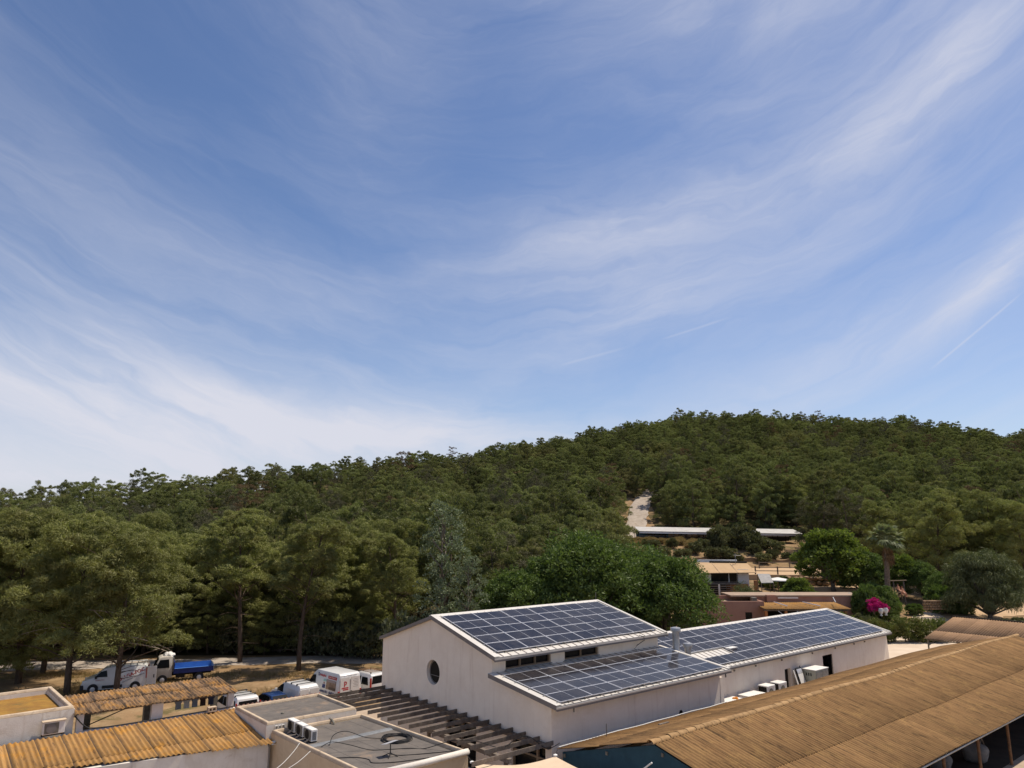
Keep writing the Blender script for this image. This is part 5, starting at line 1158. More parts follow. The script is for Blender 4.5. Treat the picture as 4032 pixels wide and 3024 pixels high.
def small_garden():
    # distant white house near the crest
    p = at_y(3137, 1676, 338); t = thing('hill_house', 'tiny white house roof among the pines near the crest', 'house', (p.x, 338, p.z - 1.2))
    MB().box(-2.6, 2.6, 0, 5, 0.2, 1.0).build('wall', MT['white'], t); MB().box(-3.4, 3.4, -.8, 5.5, 1.3, 1.6).build('roof', MT['white'], t); MB().box(-1.8, 1.8, -.05, 0, .35, .9).build('window', MT['glass'], t)
    p = at_y(3850, 1722, 320); t = thing('hill_house', 'pale flat house beside a dark pine at the right end of the crest', 'house', (p.x, 320, p.z - 1.0))
    MB().box(-4, 4, 0, 5, -.5, 1.0).build('wall', MT['white'], t); MB().box(-4.4, 4.4, -.4, 5.3, 1.0, 1.25).build('roof', MT['alu'], t)
    for k in range(3): MB().box(-3 + k * 2.2, -1.8 + k * 2.2, -.05, 0, .0, .7).build('window', MT['glass'], t)
    # stone wall beside the palm, gate frame, loungers, parasols
    a, b = at_y(3640, 2398, 93), at_y(3735, 2398, 93); t = thing('stone_wall', 'low reddish stone wall in shade right of the palm', 'wall', (a.x, 93, a.z - .1)); rd = random.Random(9)
    n = 9
    for r_ in range(4):
        for k in range(n):
            x = (b.x - a.x) / n * (k + .25 * (r_ % 2)); MB().box(x, x + (b.x - a.x) / n - .04, rd.uniform(-.03, .03), .4, r_ * .29, r_ * .29 + .26).build('stone', MT['stone'], t, bevel=.05, seg=1)
    a, b = at_y(3513, 2287, 97), at_y(3560, 2285, 97); t = thing('swing_frame', 'timber frame with a pale cross bar behind the palm trunk', 'frame', (a.x, 97, 1.7))
    MB().tube([(-.3, 0, a.z - 1.7), (b.x - a.x + .3, 0, b.z - 1.7)], .07, 6).build('cross_bar', MT['wood'], t)
    for x in (0.15, b.x - a.x - .1): MB().tube([(x, 0, -.2), (x, 0, a.z - 1.75)], .08, 6).build('post', MT['beam'], t)
    for k, (px, py, w) in enumerate(((3345, 2345, 'left of the bougainvillea'), (3478, 2345, 'beside the palm trunk'))):
        p = at_y(px, py, 92); t = thing('parasol', 'faded grey parasol ' + w, 'parasol', (p.x, 92, .9), 0, 'grey parasols in the garden')
        MB().lathe((0, 0, p.z - .9), [(1.5, -.35), (1.45, -.30), (.7, .05), (.05, .35)], 8).build('canopy', pmat('grey_canvas', (.27, .28, .28), (.22, .23, .23), 3, .9), t); MB().tube([(0, 0, -.2), (0, 0, p.z - .7)], .035, 6).build('pole', MT['galv'], t)
    for k, (px, py, w) in enumerate(((3468, 2400, 'left'), (3487, 2398, 'right'))):
        p = at_y(px, py, 86); t = thing('garden_urn', w + ' of two white urns at the foot of the bougainvillea', 'urn', (p.x, 86, p.z - .7), 0, 'white urns')
        MB().lathe((0, 0, 0), [(.16, 0), (.13, .08), (.08, .16), (.24, .4), (.28, .62), (.2, .76), (.23, .82)], 14).build('bowl', MT['white'], t, smooth=True)
    # two seated bathers by a deckchair under the frame
    for k, (px, py, w) in enumerate(((3536, 2318, 'farther'), (3552, 2326, 'nearer'))):
        p = at_y(px, py, 95.5); t = thing('person', w + ' of two seated people with bare shoulders beyond the palm trunk', 'person', (p.x, 95.5, p.z - .75), R(30), 'people sitting in the garden')
        J = [((0, 0, .45), .17), ((0, 0, .72), .16), ((0, 0, .95), .17), ((0, 0, 1.1), .07), ((0, .0, 1.22), .10), ((0, .0, 1.34), .09)]; E = [(0, 1), (1, 2), (2, 3), (3, 4), (4, 5)]
        for s in (-1, 1):
            k0 = len(J); J += [((s * .22, 0, 1.0), .06), ((s * .27, -.08, .72), .05), ((s * .20, -.32, .58), .04)]; E += [(2, k0), (k0, k0 + 1), (k0 + 1, k0 + 2)]
            k0 = len(J); J += [((s * .12, -.45, .47), .085), ((s * .13, -.50, .08), .055), ((s * .13, -.66, .04), .045)]; E += [(0, k0), (k0, k0 + 1), (k0 + 1, k0 + 2)]
        me = bpy.data.meshes.new('body'); me.from_pydata([j[0] for j in J], E, []); o = bpy.data.objects.new('tmp', me); col.objects.link(o)
        o.modifiers.new('s', 'SKIN'); o.modifiers.new('d', 'SUBSURF').levels = 1
        for d, j in zip(me.skin_vertices[0].data, J): d.radius = (j[1], j[1])
        me.skin_vertices[0].data[0].use_root = True
        m = bpy.data.meshes.new_from_object(o.evaluated_get(bpy.context.evaluated_depsgraph_get())); bpy.data.objects.remove(o); m.name = 'body'; m.materials.clear(); m.materials.append(pmat('skin', (.42, .20, .12), rough=.6)); inst('body', m, t)
        MB().lathe((0, .02, 1.30), [(.09, -.02), (.115, .04), (.09, .12), (.02, .15)], 10).build('hair', MT['dark'], t, smooth=True)
        MB().lathe((0, 0, .36), [(.2, 0), (.21, .1), (.18, .2)], 10).build('shorts', MT['black'], t)
        s_ = thing('bench', 'plain bench under the ' + w + ' seated person', 'bench', (p.x, 95.5, p.z - .75), R(30)); MB().box(-.45, .45, -.2, .3, .24, .31).build('seat', MT['wood'], s_)
        for x in (-.38, .34):
            for y in (-.16, .22): MB().box(x, x + .05, y, y + .05, -.3, .239).build('leg', MT['wood'], s_)
small_garden()
# ------------------------------------------------------------------ parked vehicles
VW = pmat('van_white', (0.70, 0.69, 0.67), (0.64, 0.62, 0.59), 1.2, 0.28, spec=0.5, coat=0.4, stain=(0.55, 0.51, 0.45), sscale=1.0, srange=(0.6, 0.85))
VB = pmat('car_blue', (0.010, 0.032, 0.115), rough=0.22, spec=0.5, coat=0.6)
VC = pmat('cab_cream', (0.55, 0.50, 0.42), (0.48, 0.43, 0.36), 2, 0.4, spec=0.5)
TB = pmat('tipper_blue', (0.022, 0.035, 0.16), (0.018, 0.028, 0.12), 2, 0.5); TB_LIT = pmat('tipper_lit_blue', (0.11, 0.27, 0.60), (0.09, 0.22, 0.52), 2, 0.5)  # second blue is the bed paint with sunlight put into the colour
RED = pmat('red_print', (0.42, 0.02, 0.03), rough=.5); NAVY = pmat('navy_print', (0.03, 0.04, 0.14), rough=.5); GREY = None
LAMP_R = pmat('tail_lamp', (0.35, 0.015, 0.012), rough=.15, spec=.6); LAMP_W = pmat('head_lamp', (0.62, 0.63, 0.62), rough=.12, spec=.6)
PLATE = pmat('number_plate', (0.62, 0.62, 0.60), rough=.5); BUMP = pmat('bumper_plastic', (0.03, 0.03, 0.032), rough=.7)
class Vehicle:
    def __init__(s, name, label, cat, u, v, heading, z=-1.0, scale=1.0):
        "heading: degrees in the yard frame, 0 = away from the viewer (-v), 90 = towards -u"
        d = W(-math.sin(R(heading)), -math.cos(R(heading)), 0); s.t = thing(name, label, cat, W(u, v, z), math.atan2(d.y, d.x)); s.t.scale = (scale,) * 3
    def body(s, prof, paint, name='body', bevel=.05):
        s.prof = prof; n = len(prof); tris = tessellate_polygon([[Vector((x, z, 0)) for x, z, h in prof]])
        V = [(x, h, z) for x, z, h in prof] + [(x, -h, z) for x, z, h in prof]
        F = [tuple(t) for t in tris] + [tuple(i + n for i in t)[::-1] for t in tris] + [(i, (i + 1) % n, n + (i + 1) % n, n + i) for i in range(n)]
        me = bpy.data.meshes.new('body'); bm = bmesh.new(); vs = [bm.verts.new(p) for p in V]
        for f in F: bm.faces.new([vs[i] for i in f])
        bmesh.ops.dissolve_limit(bm, angle_limit=R(1), verts=bm.verts[:], edges=bm.edges[:]); bmesh.ops.recalc_face_normals(bm, faces=bm.faces[:])
        es = [e for e in bm.edges if len(e.link_faces) == 2 and e.calc_face_angle(0) > R(18)]
        bmesh.ops.bevel(bm, geom=es, offset=bevel, segments=2, profile=.5, affect='EDGES', clamp_overlap=True)
        bm.to_mesh(me); bm.free(); me.polygons.foreach_set('use_smooth', [True] * len(me.polygons)); me.set_sharp_from_angle(angle=R(35)); me.materials.append(paint)
        s.b = inst(name, me, s.t); return s.b
    def hw(s, z):
        zs = sorted((p[1], p[2]) for p in s.prof); return float(np.interp(z, [q[0] for q in zs], [q[1] for q in zs]))
    def side(s, pts, m, name='side_window', off=.006, th=.02, sides=(1, -1), hwf=None):
        for k in sides:
            f = hwf or s.hw; n = len(pts); V = [(x, k * (f(z) + off), z) for x, z in pts] + [(x, k * (f(z) + off - th), z) for x, z in pts]
            MB().add(V, [tuple(range(n)), tuple(range(n, 2 * n))[::-1]] + [(i, (i + 1) % n, n + (i + 1) % n, n + i) for i in range(n)]).build(name, m, s.t)
    def cross(s, x0, z0, x1, z1, w0, w1, m, name, off=.008):
        "a pane across the vehicle between two profile points"
        d = Vector((x1 - x0, z1 - z0)); nrm = Vector((d.y, -d.x)).normalized()
        if nrm.y < -.3 or (abs(nrm.y) <= .3 and nrm.x * ((x0 + x1) / 2) < 0): nrm = -nrm
        a, b = (x0 + nrm.x * off, z0 + nrm.y * off), (x1 + nrm.x * off, z1 + nrm.y * off); a2, b2 = (x0 - nrm.x * .02, z0 - nrm.y * .02), (x1 - nrm.x * .02, z1 - nrm.y * .02)
        MB().hexa([(a[0], w0, a[1]), (a[0], -w0, a[1]), (b[0], -w1, b[1]), (b[0], w1, b[1]), (a2[0], w0, a2[1]), (a2[0], -w0, a2[1]), (b2[0], -w1, b2[1]), (b2[0], w1, b2[1])]).build(name, m, s.t)
    def wheels(s, xs, r, track, hub=None):
        for x in xs:
            for k in (1, -1):
                y = k * track
                MB().lathe((x, y - .02 if k > 0 else y - .13, r + .02), [(r * 1.16, 0), (r * 1.16, .15)], 20, 'y').build('wheel_arch', BUMP, s.t)
                w = MB().lathe((x, y - .10 if k > 0 else y - .14, r), [(r * .7, 0), (r * .96, .01), (r, .05), (r, .19), (r * .96, .23), (r * .7, .24)], 20, 'y').build('tyre', MT['black'], s.t, smooth=40)
                MB().lathe((x, y + (.125 if k > 0 else -.155), r), [(r * .62, 0), (r * .55, .015), (r * .2, .03)] if k > 0 else [(r * .2, 0), (r * .55, .015), (r * .62, .03)], 16, 'y').build('rim', MT['alu'], w)
    def box(s, name, m, x0, x1, y0, y1, z0, z1, bevel=0.0): return MB().box(x0, x1, y0, y1, z0, z1).build(name, m, s.t, bevel=bevel)
    def text(s, body, m, size, x, y, z, rot=0.0, face='left', bold=0.0, name='lettering', shear=0.0):
        o = inst(name, text_mesh(body, m, size, shear, bold), s.t, (x, y, z))
        B = Matrix(((-1, 0, 0), (0, 0, 1), (0, 1, 0))).transposed() if face == 'left' else Matrix(((0, -1, 0), (0, 0, 1), (-1, 0, 0))).transposed()
        o.rotation_euler = (B @ Matrix.Rotation(R(rot), 3, 'Z')).to_euler(); return o
G = MT['glass']
def lettered_van():
    v = Vehicle('panel_van', 'white panel van with red lettering and a roof rack behind the tree trunks', 'van', 14.9, -68.72, 90 - 19.4 + 2, -1.0, .98)
    P = [(2.38, .35, .84), (2.40, .72, .88), (2.28, .98, .90), (1.55, 1.24, .92), (.78, 1.86, .78), (.3, 1.96, .74), (-2.2, 1.96, .74), (-2.36, 1.80, .80), (-2.38, 1.1, .94), (-2.38, .35, .92), (-1, .28, .94), (1, .28, .94)]
    v.body(P, VW); HW = lambda z: float(np.interp(z, [.3, 1.15, 1.95], [.945, .945, .775]))
    v.side([(1.50, 1.26), (1.02, 1.66), (.62, 1.74), (.52, 1.24)], G, 'door_window', .012, .03, hwf=HW)
    v.cross(1.50, 1.27, .84, 1.80, .80, .70, G, 'windscreen')
    for k in (1, -1): v.box('headlamp', LAMP_W, 2.20, 2.34, k * .80 - .14, k * .80 + .08, .82, 1.02, .03); v.box('mirror', BUMP, 1.28, 1.42, k * 1.05 - .12, k * 1.05 + .12, 1.15, 1.38, .03)
    v.box('front_bumper', BUMP, 2.20, 2.46, -.90, .90, .30, .70, .05); v.box('sill_moulding', BUMP, -.62, .85, .935, .965, .36, .58); v.box('sill_moulding', BUMP, -.62, .85, -.965, -.935, .36, .58)
    for k in (1, -1): v.box('tail_lamp', LAMP_R, -2.43, -2.33, k * .88 - .06, k * .88 + .07, .95, 1.75)
    v.box('load_space', MT['dark'], -2.39, -2.375, -.78, .78, .5, 1.8)
    d = v.box('rear_door', VW, -3.12, -2.40, .90, .955, .42, 1.86, .02); v.box('door_handle', BUMP, -2.98, -2.90, .956, .98, .95, 1.20); v.box('rear_plate', PLATE, -2.85, -2.52, .957, .968, .55, .70)
    v.box('red_extinguisher', LAMP_R, -2.36, -2.2, -.5, -.3, .5, 1.2, .05)
    v.wheels((1.52, -1.58), .34, .86)
    for y in (-.66, .66): MB().tube([(.5, y, 2.14), (-2.2, y, 2.14)], .025, 6).build('rack_rail', MT['steel'], v.t)
    for x in np.linspace(.4, -2.1, 6):
        MB().tube([(x, -.68, 2.14), (x, .68, 2.14)], .022, 6).build('rack_bar', MT['steel'], v.t)
        for y in (-.66, .66): MB().tube([(x, y, 1.93), (x, y, 2.14)], .018, 5).build('rack_foot', MT['steel'], v.t)
    MB().tube([(.3, -.2, 2.2), (-2.3, -.2, 2.2)], .04, 6).build('rack_pipe', MT['cable_w'], v.t)
    Y = .955
    v.text('APAGA-FOC', RED, .38, -1.22, Y - .03, 1.30, 22, bold=.012); v.text('OS CONTRA INCENDIOS', NAVY, .15, -1.40, Y - .01, 1.04, 22); v.text('APAGA-FOC', RED, .12, 1.05, Y + .01, 1.02, 2)
lettered_van()
def tipper():
    v = Vehicle('tipper_truck', 'small cream truck with a blue tipper bed beyond the lettered van', 'truck', 19.75, -69.1, 90 - 12, -1.0, 1.0)
    P = [(1.95, .45, .82), (1.98, .9, .84), (1.88, 1.25, .85), (1.5, 2.1, .76), (1.3, 2.2, .72), (.45, 2.2, .74), (.40, .5, .84)]
    v.body(P, VC, 'cab'); HW = lambda z: float(np.interp(z, [.4, 1.25, 2.2], [.85, .86, .75]))
    v.side([(1.72, 1.32), (1.42, 1.96), (.72, 1.98), (.66, 1.30)], G, 'door_window', .012, .03, hwf=HW); v.cross(1.85, 1.32, 1.53, 2.04, .74, .68, G, 'windscreen')
    v.box('front_bumper', BUMP, 1.85, 2.05, -.85, .85, .35, .6, .03)
    for k in (1, -1): v.box('headlamp', LAMP_W, 1.90, 2.0, k * .62 - .13, k * .62 + .13, .68, .88, .02); v.box('mirror', BUMP, 1.62, 1.72, k * 1.0 - .1, k * 1.0 + .1, 1.4, 1.75, .02)
    MB().box(-2.75, .9, -.38, -.26, .55, .72).box(-2.75, .9, .26, .38, .55, .72).build('chassis', MT['dark'], v.t)
    v.box('bed_floor', TB_LIT, -2.85, .25, -.98, .98, .80, .90)
    for y0, y1, zt in ((.98, 1.03, 1.20), (-1.03, -.98, 1.36)): v.box('side_board', TB, -2.85, .25, y0, y1, .80, zt); 
    v.box('lit_board_face', TB_LIT, -2.84, .24, -.979, -.960, .90, 1.35); v.box('lit_board_face', TB_LIT, -2.84, .24, .960, .979, .90, 1.19)  # thin faces painted lighter to show the boards' insides sunlit
    v.box('headboard', TB, .25, .31, -1.03, 1.03, .80, 1.75); v.box('tail_board', MT['galv'], -2.92, -2.855, -1.03, 1.03, .80, 1.32)
    v.box('crane_box', MT['galv'], .31, .40, -.6, .6, .9, 2.0); v.box('side_locker', MT['dark'], -.6, .1, .5, .95, .45, .78)
    bm = bmesh.new(); bmesh.ops.create_icosphere(bm, subdivisions=3, radius=.5)
    for q in bm.verts: c = q.co; k = 1 + .22 * math.sin(c.x * 9) * math.sin(c.y * 8 + 1); q.co = Vector((c.x * k * .9, c.y * k * 1.2, max(c.z, -.05) * k * .5))
    me = bpy.data.meshes.new('load_bundle'); bm.to_mesh(me); bm.free(); me.materials.append(MT['white']); inst('cab_roof_bundle', me, v.t, (.75, 0, 2.22))
    v.wheels((1.15, -1.75), .34, .74)
tipper()
def small_van():
    v = Vehicle('panel_van', 'plain white small van with roof bars between the blue car and the tall van', 'van', 24.05, -54.2, 5, -1.0, .98)
    P = [(2.18, .35, .80), (2.20, .7, .84), (2.05, .98, .86), (1.20, 1.14, .88), (.42, 1.72, .74), (.05, 1.80, .70), (-1.95, 1.80, .70), (-2.14, 1.65, .76), (-2.2, 1.0, .88), (-2.2, .35, .86), (-.9, .28, .90), (.9, .28, .90)]
    v.body(P, VW, bevel=.07); HW = lambda z: float(np.interp(z, [.3, 1.1, 1.8], [.905, .905, .745]))
    v.side([(1.22, 1.16), (.55, 1.60), (.30, 1.64), (.18, 1.10)], G, 'door_window', .012, .03, hwf=HW); v.side([(1.36, 1.12), (1.24, 1.18), (1.20, 1.12)], G, 'quarter_window', .012, .03, hwf=HW); v.cross(1.18, 1.18, .46, 1.70, .74, .66, G, 'windscreen')
    v.side([(-.25, .62), (-.25, 1.48), (-1.95, 1.48), (-1.98, .62)], VW, 'side_pressing', .012, .02, hwf=HW)
    for k in (1, -1):
        v.box('rear_door', VW, -2.235, -2.20, k * .42 - .37, k * .42 + .37, .55, 1.55, .02); v.box('tail_lamp', LAMP_R, -2.24, -2.10, k * .83 - .06, k * .83 + .06, .85, 1.15, .02); v.box('mirror', VW, 1.0, 1.12, k * 1.0 - .1, k * 1.0 + .1, 1.08, 1.28, .03); v.box('headlamp', LAMP_W, 1.98, 2.14, k * .70 - .14, k * .70 + .1, .78, .96, .03)
    v.box('rear_plate', PLATE, -2.25, -2.236, -.26, .26, .70, .82); v.box('rear_bumper', BUMP, -2.26, -2.12, -.84, .84, .32, .52, .03); v.box('front_bumper', BUMP, 2.06, 2.24, -.84, .84, .32, .6, .04); v.box('door_handle', BUMP, -2.245, -2.236, .05, .18, .98, 1.02)
    v.wheels((1.42, -1.35), .31, .82)
    for x in (.1, -.75, -1.6): 
        MB().tube([(x, -.76, 1.87), (x, .76, 1.87)], .028, 6).build('roof_bar', BUMP, v.t)
        for y in (-.72, .72): v.box('bar_foot', BUMP, x - .05, x + .05, y - .04, y + .04, 1.76, 1.87)
small_van()
def blue_car():
    v = Vehicle('hatchback', 'dark blue hatchback parked beside the white van with roof bars', 'car', 22.0, -53.6, 6, -1.0, .96)
    P = [(1.85, .35, .72), (1.88, .6, .76), (1.72, .80, .78), (.95, .95, .80), (.25, 1.38, .60), (-.2, 1.44, .58), (-1.15, 1.38, .58), (-1.68, .98, .76), (-1.80, .85, .78), (-1.84, .35, .76), (-.8, .25, .80), (.8, .25, .80)]
    v.body(P, VB, bevel=.06); HW = lambda z: float(np.interp(z, [.3, .95, 1.44], [.81, .81, .61]))
    v.side([(.82, .98), (.28, 1.32), (-.28, 1.36), (-.30, .96)], G, 'door_window', .012, .03, hwf=HW); v.side([(-.38, .96), (-.36, 1.36), (-1.02, 1.31), (-1.32, .98)], G, 'rear_side_window', .012, .03, hwf=HW)
    v.cross(.92, .98, .30, 1.36, .70, .56, G, 'windscreen'); v.cross(-1.22, 1.34, -1.62, 1.02, .54, .68, G, 'rear_window')
    for k in (1, -1): v.box('tail_lamp', LAMP_R, -1.83, -1.70, k * .68 - .1, k * .68 + .1, .72, .90, .02); v.box('headlamp', LAMP_W, 1.68, 1.82, k * .6 - .14, k * .6 + .12, .62, .78, .02); v.box('mirror', VB, .72, .82, k * .9 - .09, k * .9 + .09, .93, 1.06, .02)
    v.box('rear_plate', PLATE, -1.87, -1.845, -.25, .25, .55, .66); v.wheels((1.15, -1.2), .29, .72)
blue_car()
def family_van():
    v = Vehicle('passenger_van', 'white passenger van with dark roof bars half hidden by the shed pillar', 'van', 19.35, -53.2, 2, -1.0, .98)
    P = [(2.15, .35, .80), (2.18, .7, .84), (2.0, .98, .86), (1.25, 1.12, .88), (.5, 1.68, .76), (.1, 1.80, .72), (-1.8, 1.82, .72), (-2.02, 1.72, .74), (-2.14, 1.0, .88), (-2.16, .35, .86), (-.9, .28, .90), (.9, .28, .90)]
    v.body(P, VW, bevel=.08); HW = lambda z: float(np.interp(z, [.3, 1.05, 1.8], [.905, .905, .755]))
    v.side([(1.20, 1.14), (.62, 1.58), (.32, 1.62), (.22, 1.08)], G, 'door_window', .012, .03, hwf=HW); v.side([(.12, 1.08), (.2, 1.60), (-.72, 1.60), (-.76, 1.08)], G, 'sliding_door_window', .012, .03, hwf=HW); v.side([(-.88, 1.08), (-.86, 1.60), (-1.75, 1.58), (-1.86, 1.10)], G, 'rear_side_window', .012, .03, hwf=HW)
    v.cross(1.22, 1.16, .54, 1.66, .74, .68, G, 'windscreen'); v.cross(-2.02, 1.66, -2.13, 1.08, .62, .74, G, 'rear_window')
    for k in (1, -1):
        v.box('tail_lamp', LAMP_R, -2.16, -2.06, k * .84 - .05, k * .84 + .05, .9, 1.5, .02); v.box('mirror', BUMP, 1.02, 1.14, k * 1.0 - .1, k * 1.0 + .1, 1.08, 1.26, .02); v.box('headlamp', LAMP_W, 1.98, 2.12, k * .7 - .14, k * .7 + .1, .78, .96, .03)
    v.box('rear_bumper', BUMP, -2.24, -2.10, -.84, .84, .32, .55, .03); v.box('rear_plate', PLATE, -2.20, -2.16, -.26, .26, .75, .87); v.wheels((1.38, -1.35), .31, .82)
    for x in (.0, -.75, -1.5):
        MB().tube([(x, -.74, 1.89), (x, .74, 1.89)], .028, 6).build('roof_bar', BUMP, v.t)
        for y in (-.70, .70): v.box('bar_foot', BUMP, x - .05, x + .05, y - .04, y + .04, 1.78, 1.89)
family_van()
def tall_van():
    v = Vehicle('panel_van', 'tall white van covered with plasterwork advertising beside the white gable', 'van', 26.75, -53.75, 5, -1.0, .98)
    P = [(2.62, .35, .90), (2.65, .8, .95), (2.45, 1.12, .98), (1.80, 1.30, 1.0), (1.05, 2.12, .88), (.62, 2.42, .82), (-2.5, 2.46, .84), (-2.68, 2.34, .88), (-2.72, 1.2, 1.0), (-2.72, .40, .98), (-1, .30, 1.02), (1, .30, 1.02)]
    v.body(P, VW, bevel=.06); HW = lambda z: float(np.interp(z, [.3, 1.2, 2.46], [1.025, 1.025, .865]))
    v.side([(1.72, 1.34), (1.12, 1.98), (.72, 2.02), (.62, 1.22)], G, 'door_window', .012, .03, hwf=HW); v.cross(1.78, 1.34, 1.08, 2.08, .88, .80, G, 'windscreen')
    for k in (1, -1):
        v.box('rear_door', VW, -2.755, -2.72, k * .46 - .40, k * .46 + .40, .60, 2.20, .02); v.box('tail_lamp', LAMP_R, -2.77, -2.60, k * .94 - .06, k * .94 + .06, .72, 1.25, .02); v.box('mirror', BUMP, 1.45, 1.60, k * 1.17 - .14, k * 1.17 + .14, 1.25, 1.65, .03); v.box('headlamp', LAMP_W, 2.36, 2.56, k * .84 - .15, k * .84 + .08, .92, 1.18, .03)
    v.box('rear_bumper', BUMP, -2.80, -2.64, -.95, .95, .36, .56, .03); v.box('front_bumper', BUMP, 2.5, 2.72, -.95, .95, .32, .74, .04); v.box('sill_moulding', BUMP, -.55, .55, 1.02, 1.045, .44, .64)
    v.wheels((1.70, -1.65), .34, .95)
    # printing on the side: flush films and lettering
    def film(name, m, x0, x1, z0, z1, o=.014): v.side([(x0, z0), (x0, z1), (x1, z1), (x1, z0)], m, name, o, .012, (1,), hwf=HW)
    film('print_red_band', RED, -1.12, -2.32, 1.98, 2.18); film('print_photo', pmat('print_brown', (.34, .23, .15), (.20, .12, .075), 2.2, .5), -.95, -2.30, 1.22, 1.90); film('print_photo_ceiling', pmat('print_mauve', (.33, .26, .24), rough=.5), -.98, -2.28, 1.74, 1.89, .018); film('print_photo_table', pmat('print_dark_brown', (.10, .06, .04), rough=.5), -1.35, -2.28, 1.23, 1.42, .018)
    film('print_shirt', NAVY, -.42, -.80, 1.24, 1.50); film('print_teal', pmat('print_teal', (.28, .48, .44), rough=.5), -.50, -.92, 1.72, 1.86)
    hd = MB().lathe((-.62, HW(1.62) + .008, 1.60), [(.085, 0), (.085, .008)], 12, 'y').build('print_head', pmat('print_skin', (.35, .18, .12), rough=.5), v.t)
    yy = lambda z: HW(z) + .02
    tl = R(-8)
    def lt(body, m, size, x, z, bold=0.0, rot=0.0):
        o = v.text(body, m, size, x, yy(z), z, rot, bold=bold); o.rotation_euler.x += 0; return o
    lt('D', NAVY, .34, .22, 2.12, .012); lt('ecaplac', RED, .30, -.38, 2.12, .006); lt('escayola · pladur', NAVY, .31, -1.15, 1.02, .008); lt('REVESTIMIENTOS', VW, .125, -1.72, 2.08)
    v.text('yeso · escayola · pladur', NAVY, .12, -2.762, 0, 2.30, 0, 'rear'); o = v.text('p', RED, .55, -2.762, .42, 1.82, 0, 'rear', bold=.01); v.box('print_red_strip', RED, -2.760, -2.754, .14, .74, 1.40, 1.48); v.box('print_red_strip', RED, -2.760, -2.754, .14, .62, 1.28, 1.36)
    for k in range(6): v.box('print_text_line', MT['steel'], -2.759, -2.754, -.72, -.72 + .36 + .1 * (k % 2), 2.0 - k * .11, 2.015 - k * .11)
    v.box('rear_plate', MT['dark'], -2.762, -2.754, .18, .70, .74, .90); v.box('door_handle', BUMP, -2.775, -2.755, -.18, -.06, 1.05, 1.2)
tall_van()
def estate_van():
    v = Vehicle('passenger_van', 'white van with side windows and a roof rack against the white gable', 'van', 30.0, -54.5, 8, -1.0, .98)
    P = [(2.0, .35, .80), (2.02, .7, .84), (1.9, .95, .86), (1.15, 1.10, .88), (.45, 1.66, .74), (.05, 1.78, .70), (-1.75, 1.80, .70), (-1.98, 1.70, .74), (-2.06, 1.0, .88), (-2.08, .35, .86), (-.9, .28, .90), (.9, .28, .90)]
    v.body(P, VW, bevel=.07); HW = lambda z: float(np.interp(z, [.3, 1.05, 1.8], [.905, .905, .745]))
    v.side([(1.12, 1.12), (.56, 1.56), (.30, 1.60), (.2, 1.06)], G, 'door_window', .012, .03, hwf=HW); v.side([(.08, 1.02), (.14, 1.58), (-.68, 1.58), (-.72, 1.02)], G, 'sliding_door_window', .012, .03, hwf=HW); v.side([(-.88, 1.0), (-.86, 1.54), (-1.55, 1.54), (-1.75, 1.0)], G, 'rear_side_window', .012, .03, hwf=HW)
    v.cross(1.14, 1.14, .48, 1.64, .74, .66, G, 'windscreen'); v.cross(-1.985, 1.64, -2.05, 1.08, .62, .74, G, 'rear_window')
    v.side([(1.6, .58), (1.6, .64), (-1.0, .64), (-1.0, .58)], BUMP, 'side_moulding', .014, .02, hwf=HW)
    for k in (1, -1): v.box('tail_lamp', LAMP_R, -2.10, -1.98, k * .84 - .06, k * .84 + .06, .85, 1.55, .02); v.box('mirror', BUMP, .95, 1.06, k * 1.0 - .1, k * 1.0 + .1, 1.06, 1.24, .02); v.box('headlamp', LAMP_W, 1.85, 1.98, k * .7 - .14, k * .7 + .1, .74, .92, .03)
    v.box('rear_bumper', BUMP, -2.16, -2.02, -.84, .84, .32, .55, .03); v.wheels((1.3, -1.3), .31, .82)
    for y in (-.6, .6): MB().tube([(.0, y, 1.92), (-1.8, y, 1.92)], .02, 6).build('rack_rail', MT['rust'], v.t)
    for x in np.linspace(-.05, -1.75, 7): MB().tube([(x, -.62, 1.93), (x, .62, 1.93)], .018, 6).build('rack_slat', MT['rust'], v.t)
    for x in (-.1, -1.7):
        for y in (-.6, .6): v.box('rack_foot', BUMP, x - .03, x + .03, y - .03, y + .03, 1.76, 1.92)
estate_van()
